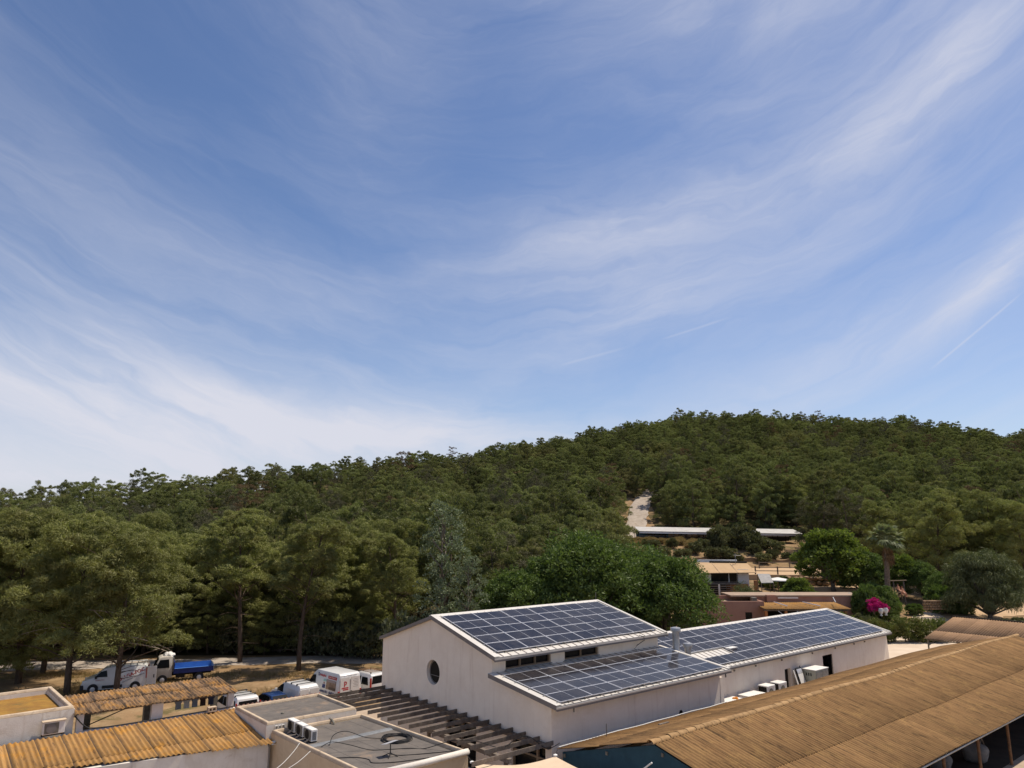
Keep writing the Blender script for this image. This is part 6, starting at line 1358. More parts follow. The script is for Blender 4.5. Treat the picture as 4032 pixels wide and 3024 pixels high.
# ------------------------------------------------------------------ vegetation
def tri_mesh(name, V, F, m, rnd=None):
    me = bpy.data.meshes.new(name); V = np.asarray(V, np.float32); F = np.asarray(F, np.int32); k = F.shape[1]
    me.vertices.add(len(V)); me.vertices.foreach_set('co', V.ravel()); me.loops.add(F.size); me.loops.foreach_set('vertex_index', F.ravel())
    me.polygons.add(len(F)); me.polygons.foreach_set('loop_start', np.arange(0, F.size, k, dtype=np.int32)); me.polygons.foreach_set('loop_total', np.full(len(F), k, np.int32))
    if rnd is not None: me.attributes.new('rnd', 'FLOAT', 'POINT').data.foreach_set('value', np.asarray(rnd, np.float32))
    me.update(calc_edges=True); me.validate(); me.materials.append(m)
    return me
def unit(a): return a / np.maximum(np.linalg.norm(a, axis=1, keepdims=True), 1e-9)
def foliage(rng, C, rad, k, L, wd, flat=0.75, up=0.5, jit=0.6, leaf=False, inner=0.55, droop=0.0, low=-0.35):
    C = np.asarray(C, float); n = len(C); rad = np.asarray(rad, float)
    d = unit(rng.normal(size=(n * k, 3))); m = d[:, 2] < low; d[m, 2] *= -1
    c = np.repeat(C, k, 0); r = np.repeat(rad, k)[:, None]
    pos = c + d * r * (inner + (1 - inner) * rng.random((n * k, 1)) ** .6) * np.array([1, 1, flat])
    if leaf:
        ax = unit(d + np.array([0, 0, up - droop]) + rng.normal(size=d.shape) * jit); sd = unit(np.cross(ax, d) + rng.normal(size=d.shape) * .6)
    else:                      # needle sprays lie along the surface of their clump
        tg = unit(np.cross(d, rng.normal(size=d.shape))); ax = unit(tg + d * .45 + np.array([0, 0, up]) + rng.normal(size=d.shape) * jit * .4)
        sd = unit(np.cross(ax, d) + rng.normal(size=d.shape) * .3)
    l = (L * rng.uniform(.65, 1.25, (n * k, 1))); w = wd * rng.uniform(.7, 1.3, (n * k, 1)); N = n * k
    if leaf:
        nr = np.cross(ax, sd); V = np.stack([pos, pos + ax * l * .45 + sd * w * .5 + nr * w * .12, pos + ax * l, pos + ax * l * .45 - sd * w * .5 + nr * w * .12], 1).reshape(-1, 3); F = np.arange(N * 4).reshape(-1, 4); q = 4
    else:
        V = np.stack([pos - sd * w * .5, pos + sd * w * .5, pos + ax * l], 1).reshape(-1, 3); F = np.arange(N * 3).reshape(-1, 3); q = 3
    return V, F, np.repeat(np.clip(rng.random(N) * .8 + .2 * d[:, 2], 0, 1), q)  # random tone, made lighter on the upward-facing side of each clump
def limb(mb, a, b, r0, r1, rd, bend=.15, n=4, sides=6):
    a, b = Vector(a), Vector(b); L = (b - a).length; P, Rr = [], []
    o1 = Vector((rd.uniform(-1, 1), rd.uniform(-1, 1), rd.uniform(-.3, .8))) * L * bend
    for i in range(n + 1):
        s = i / n; P.append(tuple(a.lerp(b, s) + o1 * math.sin(math.pi * s))); Rr.append(r0 + (r1 - r0) * s)
    mb.tube(P, Rr, sides)
def make_pine(seed, H=10.0, Rc=3.0, cb=.32, lobes=16, per=7, tufts=46, L=.34, wd=.06, mat='pine', lean=.06, trunk_r=.17, dead=0, spread=.0, prof='round'):
    rng = np.random.default_rng(seed); rd = random.Random(seed); lx, ly = rng.normal(size=2) * lean * H
    tr = MB(); axis = lambda s: Vector((lx * s ** 1.5 + .25 * math.sin(s * 4 + seed), ly * s ** 1.5 + .22 * math.sin(s * 5 + seed * 2), H * s))
    tr.tube([tuple(axis(s) - Vector((0, 0, .6 if s == 0 else 0))) for s in np.linspace(0, .93, 9)], [trunk_r * (1.12 - s) for s in np.linspace(0, .93, 9)], 8)
    C, Rd = [], []
    for i in range(lobes):
        t = (i + .5) / lobes; h = cb + (1 - cb) * (t ** .85); 
        if prof == 'round': pr = math.sqrt(max(.05, 1 - ((t - .34) / .72) ** 2))
        else: pr = (1 - t) ** .7 + .12
        ang = i * 2.399 + rd.uniform(-.5, .5); rr = Rc * pr * rd.uniform(.38, 1.04)
        a = axis(h); c = a + Vector((math.cos(ang) * rr, math.sin(ang) * rr, rd.uniform(-.5, .6) + spread * rr))
        lr = Rc * rd.uniform(.22, .40) * (1.1 - .28 * t)
        limb(tr, axis(max(.1, h - .10 - .05 * rr / Rc)), c - Vector((0, 0, lr * .3)), trunk_r * .38 * (1.15 - h), .025, rd, .12, 4, 5)
        for j in range(per):
            d = Vector(unit(rng.normal(size=(1, 3)))[0]); d.z = abs(d.z) * .9 - .15
            k_ = rd.uniform(.75, 1.0) if rd.random() < .7 else rd.uniform(1.1, 1.5); C.append(c + Vector((d.x * lr * k_, d.y * lr * k_, d.z * lr * .85 * k_))); Rd.append(lr * (rd.uniform(.34, .54) if k_ < 1.05 else rd.uniform(.2, .34)))
    for k in range(dead):
        h = rd.uniform(.12, cb + .1); a = axis(h); w = rd.uniform(0, 6.3); l = rd.uniform(1.2, 2.6)
        limb(tr, a, a + Vector((math.cos(w) * l, math.sin(w) * l, rd.uniform(-.3, .5))), .035, .008, rd, .2, 4, 4)
    V, F, q = foliage(rng, [tuple(c) for c in C], Rd, tufts, L, wd, .85, .25, .5, inner=.78)
    return tri_mesh('crown', V, F, MT[mat], q), tr.mesh('trunk', MT['bark'], smooth=True)
def plant_tree(name, label, cat, meshes, x, y, s=1.0, rz=0.0, group=None, z=None, sz=None):
    t = thing(name, label, cat, (x, y, (hz(x, y) if z is None else z) - .05), rz, group); t.scale = (s, s, sz or s)
    inst('crown', meshes[0], t); inst('trunk', meshes[1], t); return t
PINES = [make_pine(100 + k, rd_h, rc, cb, lo, 8, 74, .34, .075) for k, (rd_h, rc, cb, lo) in enumerate(((9, 3.2, .12, 27), (8.5, 3.4, .14, 26), (9.5, 2.9, .10, 28), (8, 3.4, .12, 25), (10, 3.1, .14, 28), (9, 3.6, .16, 27), (8.4, 2.7, .10, 25)))]
GREY = make_pine(131, 10, 3.2, .18, 22, 8, 60, .34, .05, mat='greypine', dead=6)
BROWN = make_pine(132, 11, 2.6, .30, 18, 6, 50, .34, .05, mat='pinedead', dead=10)
NEAR = [make_pine(201, 14.5, 4.6, .13, 46, 9, 150, .34, .065, 'pinebig', .05, .24, dead=14), make_pine(202, 15.5, 4.4, .16, 46, 9, 150, .34, .065, 'pinebig', .06, .25, dead=12),
        make_pine(203, 13.5, 4.8, .09, 46, 9, 150, .34, .065, 'pinebig', .04, .22, dead=10), make_pine(204, 15.5, 3.3, .46, 30, 9, 140, .34, .065, 'pinebig', .12, .22, dead=16)]
NEAR.append(make_pine(205, 14.5, 4.7, .30, 46, 9, 150, .34, .065, 'pinebig', .04, .24, dead=16))
# pines standing by the parked vehicles and along the forest edge
named = [
    (271, 2737, -1, 4, 1.02, 20, 'tall pine with a bare trunk just behind the ochre roofed hut'),
    (470, 2752, -1, 4, .95, 100, 'tall pine whose trunk stands in front of the lettered white van'),
    (176, 2655, -1, 2, 1.05, 200, 'big pine left of the lettered van near the gravel road'),
    (60, 2690, -1, 1, 1.0, 310, 'big pine at the left edge behind the hut'),
    (-120, 2720, -1, 0, 1.0, 50, 'pine cut by the left edge of the picture'),
    (1174, 2641, -1, 3, .98, 10, 'leaning pine at the roadside behind the small white van'),
    (943, 2612, -1, 3, 1.05, 140, 'leaning pine at the roadside right of the blue tipper'),
]
for px, py, z, k, s, rz, lab in named:
    p = at_z(px, py, z); _t = plant_tree('pine_tree', lab, 'pine', NEAR[k], p.x, p.y, s, R(rz), 'pines by the parking', z=-1.02, sz=s * .90)
    if k == 4:
        _r = random.Random(px)
        for j in range(5):
            a = _r.uniform(0, 6.3); mb = MB(); b0 = Vector((math.cos(a) * .2, math.sin(a) * .2, _r.uniform(4.6, 7.5))); e0 = b0 + Vector((math.cos(a) * _r.uniform(2.6, 4.4), math.sin(a) * 3.4, _r.uniform(-1.2, .8)))
            limb(mb, b0, e0, .06, .02, _r, .12, 5, 5)
            for q in (.5, .7, .85): m0 = b0.lerp(e0, q); limb(mb, m0, m0 + Vector((_r.uniform(-1, 1), _r.uniform(-1, 1), _r.uniform(-.9, .4))), .03, .008, _r, .15, 3, 4)
            mb.build('dead_branch', MT['deadwood'], _t)
edge = [(-180, 80), (40, 82), (190, 84), (350, 79), (520, 84), (650, 80), (760, 88), (860, 83), (1040, 86), (1120, 92), (1290, 84), (1400, 90), (1520, 82), (1620, 90), (-60, 90), (430, 88), (690, 91), (930, 90), (1080, 82), (1350, 80), (1180, 87), (1570, 76), (100, 96), (300, 98), (470, 95), (600, 100), (720, 97), (980, 99), (1220, 100), (1450, 100)]
pts_used = []
for k, (px, Y) in enumerate(edge):
    x = (px - 2016) / FOC * Y; rd_ = random.Random(k)
    pts_used.append((x, Y))
    zn = next(w for lim, w in ((0, 'at the left edge'), (260, 'behind the hut'), (480, 'behind the lettered van'), (640, 'behind the cream truck cab'), (800, 'behind the blue tipper'), (1000, 'right of the blue tipper'), (1200, 'behind the small white van'), (1380, 'left of the tall van'), (1540, 'behind the tall van'), (9999, 'behind the white gable')) if px < lim)
    plant_tree('pine_tree', ('low branched ' if k % 7 and k % 3 == 2 else ('leaning ' if k % 7 == 0 else 'tall ')) + 'pine in the ' + ('first' if Y < 86 else ('second' if Y < 94 else 'third')) + ' row of the forest edge ' + zn, 'pine', NEAR[k % 3] if k % 7 else NEAR[3], x, Y, rd_.uniform(.88, 1.1), rd_.uniform(0, 6.3), 'pines at the forest edge', sz=rd_.uniform(.62, .88))
for k, (px, Y) in enumerate(((690, 78.5), (800, 80), (880, 79), (1010, 80.5), (1090, 79), (1230, 80), (1310, 78.5), (1420, 79.5), (1510, 77), (560, 79))):
    x = (px - 2016) / FOC * Y; pts_used.append((x, Y)); plant_tree('pine_tree', ('first', 'second', 'third', 'fourth', 'fifth', 'sixth', 'seventh', 'eighth', 'ninth')[k] + ' young bushy pine from the tipper along the far side of the road' if k < 9 else 'young bushy pine across the road behind the cream truck cab', 'pine', NEAR[2] if k % 2 else NEAR[0], x, Y, .40 + .05 * (k % 3), k * 1.3, 'young pines along the road', sz=.34 + .05 * (k % 4))
for px, py, z, *_ in named: p = at_z(px, py, z); pts_used.append((p.x, p.y))
# the rest of the forest: scattered by dart throwing
def scatter():
    rd = random.Random(77); cell = {}; out = []
    def ok(x, y, r):
        gx, gy = int(x // 6), int(y // 6)
        for i in range(gx - 1, gx + 2):
            for j in range(gy - 1, gy + 2):
                for q in cell.get((i, j), ()):
                    if (q[0] - x) ** 2 + (q[1] - y) ** 2 < r * r: return False
        return True
    for x, y in pts_used: cell.setdefault((int(x // 6), int(y // 6)), []).append((x, y))
    tries = 0
    while tries < 125000:
        tries += 1
        Y = math.sqrt(rd.uniform(80 ** 2, 375 ** 2)); px = rd.uniform(-420, 4400); x = (px - 2016) / FOC * Y * .985
        if Y > ridge_y(px) + 14: continue
        if px < 1560: lo = 92
        elif px < 1950: lo = 84
        elif px < 2440: lo = 92
        elif px < 3230: lo = 173
        elif px < 3600: lo = 141
        else: lo = 118
        if Y < lo: continue
        if 2425 < px < 2590 and Y < 209: continue
        if 2380 < px < 2470 and 120 < Y < 172: continue
        r = (4.3 if Y < 200 else 3.3) + 1.0 * rd.random()
        if not ok(x, Y, r): continue
        cell.setdefault((int(x // 6), int(Y // 6)), []).append((x, Y)); out.append((x, Y, px))
    return out
FOREST = scatter(); FOREST.sort(key=lambda q: q[1])
Zf = heights([(q[0], q[1]) for q in FOREST])
rdf = random.Random(5); attrs = []
for i, ((x, Y, px), z) in enumerate(zip(FOREST, Zf)):
    k = rdf.randrange(7) if (i < 268 or rdf.random() > .09) else rdf.choice((7, 7, 7, 8)); s = rdf.uniform(.74, 1.28) * (1.12 if Y < 150 else (1.0 if Y < 200 else .74)); rz = rdf.uniform(0, 6.28)
    if px < 1500 and Y > 125: s *= .82
    if Y > ridge_y(px) - 12: s *= rdf.choice((.7, .8, .9, 1.05))
    if i < 268:
        zone = ((0, 'beyond the left edge of the picture'), (300, 'above the ochre roofed hut'), (560, 'above the lettered white van'), (800, 'above the blue tipper'), (1020, 'above the pillared shed'), (1240, 'above the small white van'), (1480, 'above the tall lettered van'), (1760, 'above the peak of the white gable'), (1960, 'above the silvery poplar'),
                (2250, 'above the left leafy trees'), (2460, 'left of the pale hill path'), (2760, 'behind the left half of the stable'), (3230, 'behind the right half of the stable'), (3420, 'above the bright green tree'), (3620, 'above the palm crown'), (3850, 'above the weeping grey tree'), (9999, 'above the right edge shelter'))
        side = next(w for lim, w in zone if px < lim)
        row = 'front row' if Y < (108 if px < 2460 else (185 if px < 3230 else 150)) else ('second row' if Y < (124 if px < 2460 else (200 if px < 3230 else 165)) else 'back row')
        look = ('tall ' if s > 1.22 else ('short ' if s < 1.0 else '')) + ('narrow ' if k in (2, 4, 6) else ('broad ' if k in (1, 3, 5) else 'rounded '))
        lab, grp = look + 'pine, ' + row + ' of the wood ' + side, 'wood pines ' + side
        m = PINES[k]; r_ = rdf.random()
        if r_ < .06: m = GREY; lab = 'greyish ' + lab
        plant_tree('pine_tree', lab, 'pine', m, x, Y, s, rz, grp, z=z, sz=s * rdf.uniform(.82, 1.15))
    else: attrs.append((x, Y, z - .05, k, s, rz, s * rdf.uniform(.78, 1.2)))
for px, py, Y, m, s, lab in ((960, 1900, 150, BROWN, 1.15, 'dying pine with rusty brown needles near the left skyline'), (3330, 2080, 138, GREY, 1.35, 'greyish thin pine left of the palm crown'), (3200, 2090, 150, GREY, 1.0, 'smaller greyish pine behind the right end of the stable'),
                            (3470, 2200, 128, NEAR[0], .8, 'dark pine right behind the palm crown'), (3590, 2240, 122, NEAR[2], .85, 'dark pine between the palm and the large dark pine'), (3790, 2240, 124, NEAR[1], .9, 'dark pine left of the weeping grey tree top'), (3660, 2290, 113, NEAR[0], .95, 'large dark pine above the stone wall right of the palm'), (3900, 2250, 118, NEAR[2], 1.0, 'large dark pine behind the weeping grey tree'), (4010, 2300, 110, NEAR[1], .85, 'pine at the right edge above the sandy bank'),
                            (2440, 2120, 118, NEAR[3], .62, 'small pine left of the stable roof'), (2380, 2100, 128, NEAR[2], .72, 'bushy pine above the leafy tree left of the path'), (3130, 2060, 176, NEAR[1], .8, 'pine behind the right end of the stable roof')):
    x = (px - 2016) / FOC * Y * .985; plant_tree('pine_tree', lab, 'pine', m, x, Y, s, px % 6, 'singled out pines')
def forest_stuff():
    me = bpy.data.meshes.new('pine_forest'); A = np.array(attrs); n = len(A)
    me.vertices.add(n); me.vertices.foreach_set('co', A[:, :3].astype(np.float32).ravel())
    for nm, c in (('kind_index', 3), ('size', 4), ('turn', 5), ('stretch', 6)): me.attributes.new(nm, 'FLOAT', 'POINT').data.foreach_set('value', A[:, c].astype(np.float32))
    me.update(); o = link(bpy.data.objects.new('pine_forest', me)); tag(o, 'dense pine forest covering the hill up to the crest', 'forest', kind='stuff')
    ng = bpy.data.node_groups.new('pine_forest', 'GeometryNodeTree'); ng.interface.new_socket('Geometry', in_out='INPUT', socket_type='NodeSocketGeometry'); ng.interface.new_socket('Geometry', in_out='OUTPUT', socket_type='NodeSocketGeometry')
    N, L = ng.nodes, ng.links; gi = N.new('NodeGroupInput'); go = N.new('NodeGroupOutput'); jn = N.new('GeometryNodeJoinGeometry')
    def attr(nm): a = N.new('GeometryNodeInputNamedAttribute'); a.data_type = 'FLOAT'; a.inputs['Name'].default_value = nm; return a.outputs[0]
    ki, sz, tu, sv = attr('kind_index'), attr('size'), attr('turn'), attr('stretch'); sc3 = N.new('ShaderNodeCombineXYZ'); L.new(sz, sc3.inputs[0]); L.new(sz, sc3.inputs[1]); L.new(sv, sc3.inputs[2]); cx = N.new('ShaderNodeCombineXYZ'); L.new(tu, cx.inputs[2]); er = N.new('FunctionNodeEulerToRotation'); L.new(cx.outputs[0], er.inputs[0])
    protos = {}
    for ob in bpy.data.objects:
        if ob.type == 'MESH' and ob.parent and ob.parent.name.startswith('pine_tree'):
            for k, ms in enumerate(PINES + [GREY, BROWN]):
                for j in (0, 1):
                    if ob.data is ms[j]: protos.setdefault((k, j), ob)
    for (k, j), ob in protos.items():
        oi = N.new('GeometryNodeObjectInfo'); oi.transform_space = 'ORIGINAL'; oi.inputs['Object'].default_value = ob; oi.inputs['As Instance'].default_value = True
        cp = N.new('FunctionNodeCompare'); cp.data_type = 'FLOAT'; cp.operation = 'EQUAL'; L.new(ki, cp.inputs[0]); cp.inputs[1].default_value = k; cp.inputs['Epsilon'].default_value = .1
        ip = N.new('GeometryNodeInstanceOnPoints'); L.new(gi.outputs[0], ip.inputs['Points']); L.new(cp.outputs[0], ip.inputs['Selection']); L.new(oi.outputs['Geometry'], ip.inputs['Instance']); L.new(er.outputs[0], ip.inputs['Rotation']); L.new(sc3.outputs[0], ip.inputs['Scale']); L.new(ip.outputs[0], jn.inputs[0])
    L.new(jn.outputs[0], go.inputs[0]); md = o.modifiers.new('scatter', 'NODES'); md.node_group = ng
forest_stuff()
# ---------------- broad-leaved trees
def make_broad(seed, H, Rc, cb=.25, lobes=22, per=8, leaves=60, L=.32, wd=.20, mat='broad', bark='bark_g', flat=.8, droop=0.0, tr=.25, up=.25, shape='dome'):
    rng = np.random.default_rng(seed); rd = random.Random(seed); trk = MB()
    fork = Vector((rd.uniform(-.2, .2), rd.uniform(-.2, .2), H * cb)); trk.tube([(0, 0, -.5), tuple(fork * .5), tuple(fork)], [tr * 1.2, tr, tr * .85], 8)
    C, Rd = [], []
    for i in range(lobes):
        t = (i + .5) / lobes; ang = i * 2.399; 
        if shape == 'dome': rr = Rc * math.sqrt(t) * .82; h = H * (cb + (1 - cb) * (.98 - .72 * t ** 1.6) ) + rd.uniform(-.5, .5)
        else: rr = Rc * (.35 + .65 * math.sin(math.pi * min(1, (1 - t) * .9 + .1))) * rd.uniform(.3, .9); h = H * (cb + (1 - cb) * t)
        c = Vector((math.cos(ang) * rr, math.sin(ang) * rr, h)); lr = (Rc * .27 + .25) * rd.uniform(.8, 1.2) if shape == 'dome' else Rc * .42 * rd.uniform(.7, 1.1)
        c.z -= lr * .5
        limb(trk, fork * rd.uniform(.7, 1) if shape == 'dome' else Vector((0, 0, max(H * cb * .6, h - Rc * .9))), c, tr * .42, .03, rd, .12, 4, 5)
        for j in range(per):
            d = Vector(unit(rng.normal(size=(1, 3)))[0]); d.z = d.z * .8 + .1
            C.append(tuple(c + Vector((d.x * lr, d.y * lr, d.z * lr * flat)))); Rd.append(lr * rd.uniform(.36, .6))
    if shape != 'dome': trk.tube([tuple(fork), (rd.uniform(-.3, .3), rd.uniform(-.3, .3), H * .95)], [tr * .8, .04], 7)
    V, F, q = foliage(rng, C, Rd, leaves, L, wd, flat, up, .8, True, .5, droop, -.6)
    return tri_mesh('crown', V, F, MT[mat], q), trk.mesh('trunk', MT[bark], smooth=True)
def tree_px(name, label, cat, ms, px, Y, z=None, s=1.0, rz=0.0, sz=None, group=None):
    x = (px - 2016) / FOC * Y * .985; return plant_tree(name, label, cat, ms, x, Y, s, rz, group, z, sz)
BIG = make_broad(11, 9.6, 6.0, .08, 48, 9, 90, .40, .17, 'broad', droop=.35, tr=.34)
BIG2 = make_broad(12, 9.2, 5.4, .08, 44, 9, 90, .40, .17, 'broad', droop=.35, tr=.30)
tree_px('leafy_tree', 'big dark green leafy tree right behind the tall solar roof', 'tree', BIG, 2290, 75, .2, 1.08, .4)
tree_px('leafy_tree', 'big dark green leafy tree beside the terracotta house', 'tree', BIG2, 2610, 76, .2, .93, 1.3)
tree_px('leafy_tree', 'smaller green leafy tree at the left of the leafy group behind the solar roof', 'tree', BIG2, 2040, 72, .2, .78, 3.0)
tree_px('leafy_tree', 'green leafy tree filling the gap behind the two big leafy trees', 'tree', BIG, 2470, 84, .4, .92, 2.2)
POP = make_broad(21, 14.5, 2.3, .12, 26, 7, 42, .24, .15, 'poplar', flat=1.0, tr=.22, shape='column', up=.5)
tree_px('poplar_tree', 'tall silvery poplar left of the leafy trees', 'tree', POP, 1752, 69, -.1, 1.0)
tree_px('poplar_tree', 'short silvery poplar at the foot of the tall one', 'tree', POP, 1850, 66, -.1, .66, 2.0)
FIG = make_broad(31, 8.0, 4.6, .18, 30, 9, 70, .42, .30, 'bright', droop=.1, tr=.28)
tree_px('fig_tree', 'bright yellow green tree left of the palm', 'tree', FIG, 3255, 108, 3.0, 1.03, .3)
tree_px('fig_tree', 'darker green leafy tree touching the bright tree at its right', 'tree', BIG2, 3380, 107, 2.6, .62, .3)
PEP = make_broad(41, 7.4, 4.2, .10, 46, 9, 130, .50, .06, 'olive', droop=1.8, tr=.26, up=.0)
tree_px('weeping_tree', 'weeping grey green tree above the corrugated shelter at the right', 'tree', PEP, 3845, 91, 1.0, 1.05, .2)
OLV = make_broad(51, 3.6, 2.6, .15, 22, 8, 90, .16, .06, 'olive', tr=.18)
tree_px('olive_tree', 'round grey olive tree in front of the awning house', 'tree', OLV, 2920, 97, 1.6, .78, .2)
tree_px('leafy_tree', 'small green garden tree between the bougainvillea and the palm', 'tree', BIG2, 3420, 90, .8, .46, 1.0)
tree_px('leafy_tree', 'dark green garden tree right of the palm', 'tree', BIG, 3690, 99, 1.8, .42, 1.0)
tree_px('leafy_tree', 'yellowish garden tree behind the palm trunk', 'tree', FIG, 3510, 106, 3.0, .62, 2.0)
tree_px('leafy_tree', 'dark garden tree in shade behind the stone wall', 'tree', BIG2, 3600, 104, 2.4, .50, 2.6)
tree_px('leafy_tree', 'small pale leafed tree by the white round roof', 'tree', FIG, 3115, 99, 1.9, .42, .5)
# ---------------- shrubs, hedges
def make_bush(seed, mat, leaves=60, L=.20, wd=.10, lobes=9, flat=.8, leaf=True, up=.4):
    rng = np.random.default_rng(seed); rd = random.Random(seed); C, Rd, st = [], [], MB()
    for i in range(lobes):
        a = i * 2.4; rr = .62 * math.sqrt((i + .5) / lobes); c = Vector((math.cos(a) * rr, math.sin(a) * rr, .42 + .42 * (1 - rr) + rd.uniform(-.1, .1))); limb(st, (0, 0, -.1), c, .04, .012, rd, .1, 3, 4)
        for j in range(6):
            d = Vector(unit(rng.normal(size=(1, 3)))[0]); C.append(tuple(c + d * .26)); Rd.append(rd.uniform(.14, .24))
        C.append((c.x, c.y, .2)); Rd.append(.25)
    V, F, q = foliage(rng, C, Rd, leaves, L, wd, flat, up, .8, leaf, .4)
    return tri_mesh('foliage', V, F, MT[mat], q), st.mesh('stems', MT['bark_g'])
def bush(label, ms, x, y, sx, sz, rz=0.0, group=None, z=None, name='shrub', cat='shrub'):
    if ms is BUM: name, cat, z = 'bougainvillea', 'bougainvillea', 2.3
    t = thing(name, label, cat, (x, y, (hz(x, y) if z is None else z) - .05), rz, group); t.scale = (sx, sx, sz); inst('foliage', ms[0], t); inst('stems', ms[1], t)
BU = [make_bush(301 + k, m, 64, .13, .075) for k, m in enumerate(('shrub', 'shrub', 'greyshrub', 'shrub'))]; BUD = make_bush(320, 'drygrass', 70, .30, .02, up=1.0, leaf=False); BUL = make_bush(321, 'lime', 70, .15, .10); BUH = make_bush(322, 'hedge', 80, .12, .07); BUM = make_bush(323, 'magenta', 44, .11, .08); BUB = make_bush(324, 'broad', 80, .15, .10)
rb = random.Random(12)
for k in range(44):   # undergrowth at the foot of the pines
    px = 640 + k * 20 + rb.uniform(-14, 14); Y = rb.uniform(79.5, 86); x = (px - 2016) / FOC * Y
    hh = rb.uniform(2.2, 4.4); zn = next(w for lim, w in ((760, 'beyond the blue tipper bed'), (900, 'just right of the blue tipper'), (1040, 'left of the leaning roadside pine'), (1180, 'beyond the small white van'), (1330, 'beyond the tall van bonnet'), (9999, 'beyond the tall van')) if px < lim)
    bush(('tall ' if hh > 3.6 else ('low ' if hh < 2.8 else '')) + 'dark roadside shrub ' + ('close to the road ' if Y < 81.5 else ('deep in the shade ' if Y > 84 else '')) + zn, BU[k % 4 if k % 4 != 2 else 0], x, Y, rb.uniform(1.8, 2.8), hh, rb.uniform(0, 6), 'undergrowth by the road')
for k in range(26):
    px = -150 + k * 40 + rb.uniform(-10, 10); Y = rb.uniform(80, 90); x = (px - 2016) / FOC * Y
    bush('dark shrub under the pines at the left', BU[k % 2], x, Y, rb.uniform(1.8, 2.8), rb.uniform(1.8, 3.4), rb.uniform(0, 6), 'undergrowth on the left')
for px, Y, s, h, lab in ((1290, 79, 2.6, 3.3, 'tall pale green shrub left of the lettered tall van'), (1360, 78, 2.9, 3.6, 'large pale shrub behind the tall lettered van'), (1440, 77, 2.3, 3.0, 'pale shrub right of the large pale shrub'), (1500, 76, 2.0, 3.2, 'pale shrub at the left corner of the white gable'), (1620, 70, 2.8, 4.4, 'grey shrub behind the left eave of the white gable'), (1730, 66, 2.4, 3.2, 'grey shrub below the silvery poplar'), (1900, 67, 2.6, 3.4, 'pale shrub between poplar and leafy trees')):
    bush(lab, BU[2], (px - 2016) / FOC * Y, Y, s, h, px % 6, 'pale shrubs behind the gable')
for k in range(16):
    px = 2815 + k * 12; Y = rb.uniform(149, 153); bush('bush in the big dark thicket in front of the stable', BU[(0, 1, 3)[k % 3]], (px - 2016) / FOC * Y * .985, Y, rb.uniform(2.2, 3.2), rb.uniform(3.0, 4.0) if k < 12 else 2.0, rb.uniform(0, 6), 'thicket below the stable')
for k in range(22):
    px = 2540 + k * 32 + rb.uniform(-8, 8); Y = rb.uniform(140, 150); bush('low bush on the bank below the stable', BU[(0, 3)[k % 2]], (px - 2016) / FOC * Y * .985, Y, rb.uniform(1.3, 2.2), rb.uniform(1.2, 2.2), rb.uniform(0, 6), 'bank bushes')
for k in range(40):
    px = 2500 + (k % 20) * 17 + rb.uniform(-8, 8); Y = rb.uniform(150, 157); bush('dry brown grass tussock below the stable rails', BUD, (px - 2016) / FOC * Y * .985, Y, rb.uniform(1.0, 1.7), rb.uniform(.7, 1.2), rb.uniform(0, 6), 'dry tussocks')
for k in range(30):
    px = 2560 + k * 24 + rb.uniform(-8, 8); Y = rb.uniform(167, 172); bush('dark bush at the foot of the hill behind the stable', BU[k % 2], (px - 2016) / FOC * Y * .985, Y, rb.uniform(1.6, 2.4), rb.uniform(1.4, 2.6), rb.uniform(0, 6), 'bushes behind the stable')
for px, py, Y, ms, s, h, lab in ((3060, 2262, 103, BUL, .9, .9, 'yellow plant on the white round roof wall'), (3270, 2400, 83, BUL, 2.0, 2.2, 'yellow green bush left half beside the solar roof end'), (3345, 2400, 83, BUL, 2.2, 2.0, 'yellow green bush right half beside the solar roof end'), (3402, 2390, 87, BUM, 1.05, 1.5, 'magenta bougainvillea at the end of the terracotta house'), (3440, 2400, 86.5, BUM, .75, 1.1, 'smaller magenta bougainvillea spray hanging lower'), (3375, 2350, 89, BUB, 1.8, 4.0, 'green climber above the bougainvillea'),
                                 (3450, 2350, 90, BUB, 1.9, 3.4, 'green bush between bougainvillea and palm'), (3180, 2330, 97, BUB, 2.0, 1.9, 'dark hedge bush above the rear roof, left one'), (3100, 2330, 97, BUB, 1.9, 1.9, 'dark hedge bush above the rear roof, right of the stone wall'), (3045, 2320, 98, BUL, 1.3, 1.6, 'pale bush by the timber stair'), (3560, 2350, 95, BUB, 1.2, 1.2, 'low bush below the seated people'), (3680, 2360, 95.5, BUB, 2.4, 3.0, 'dark bush above the low stone wall'), (3740, 2360, 95, BUB, 1.8, 2.2, 'dark bush at the right end of the low stone wall'), (3400, 2450, 81, BU[0], 1.8, 2.2, 'dark shrub behind the end of the solar roof'), (3330, 2450, 80, BU[1], 1.8, 2.4, 'dark shrub under the yellow green bush'),
                                 (3990, 2440, 84, BU[0], 2.4, 1.5, 'dark shrub behind the shelter ridge at the right edge'), (3930, 2440, 85, BU[1], 2.0, 1.2, 'low dark shrub behind the shelter ridge')):
    bush(lab, ms, (px - 2016) / FOC * Y * .985, Y, s, h, px % 6)
for k in range(26):
    px = 2990 + k * 20 + rb.uniform(-9, 9); Y = rb.uniform(95, 99) if k % 2 else rb.uniform(108, 117); bush(('low ' if k % 3 else 'round ') + 'garden shrub ' + ('behind the rear roof' if k % 2 else 'on the slope below the arena'), (BUB, BU[0], BUH, BU[3])[k % 4], (px - 2016) / FOC * Y * .985, Y, rb.uniform(.9, 1.7), rb.uniform(.9, 1.8), rb.uniform(0, 6), 'garden shrubs')
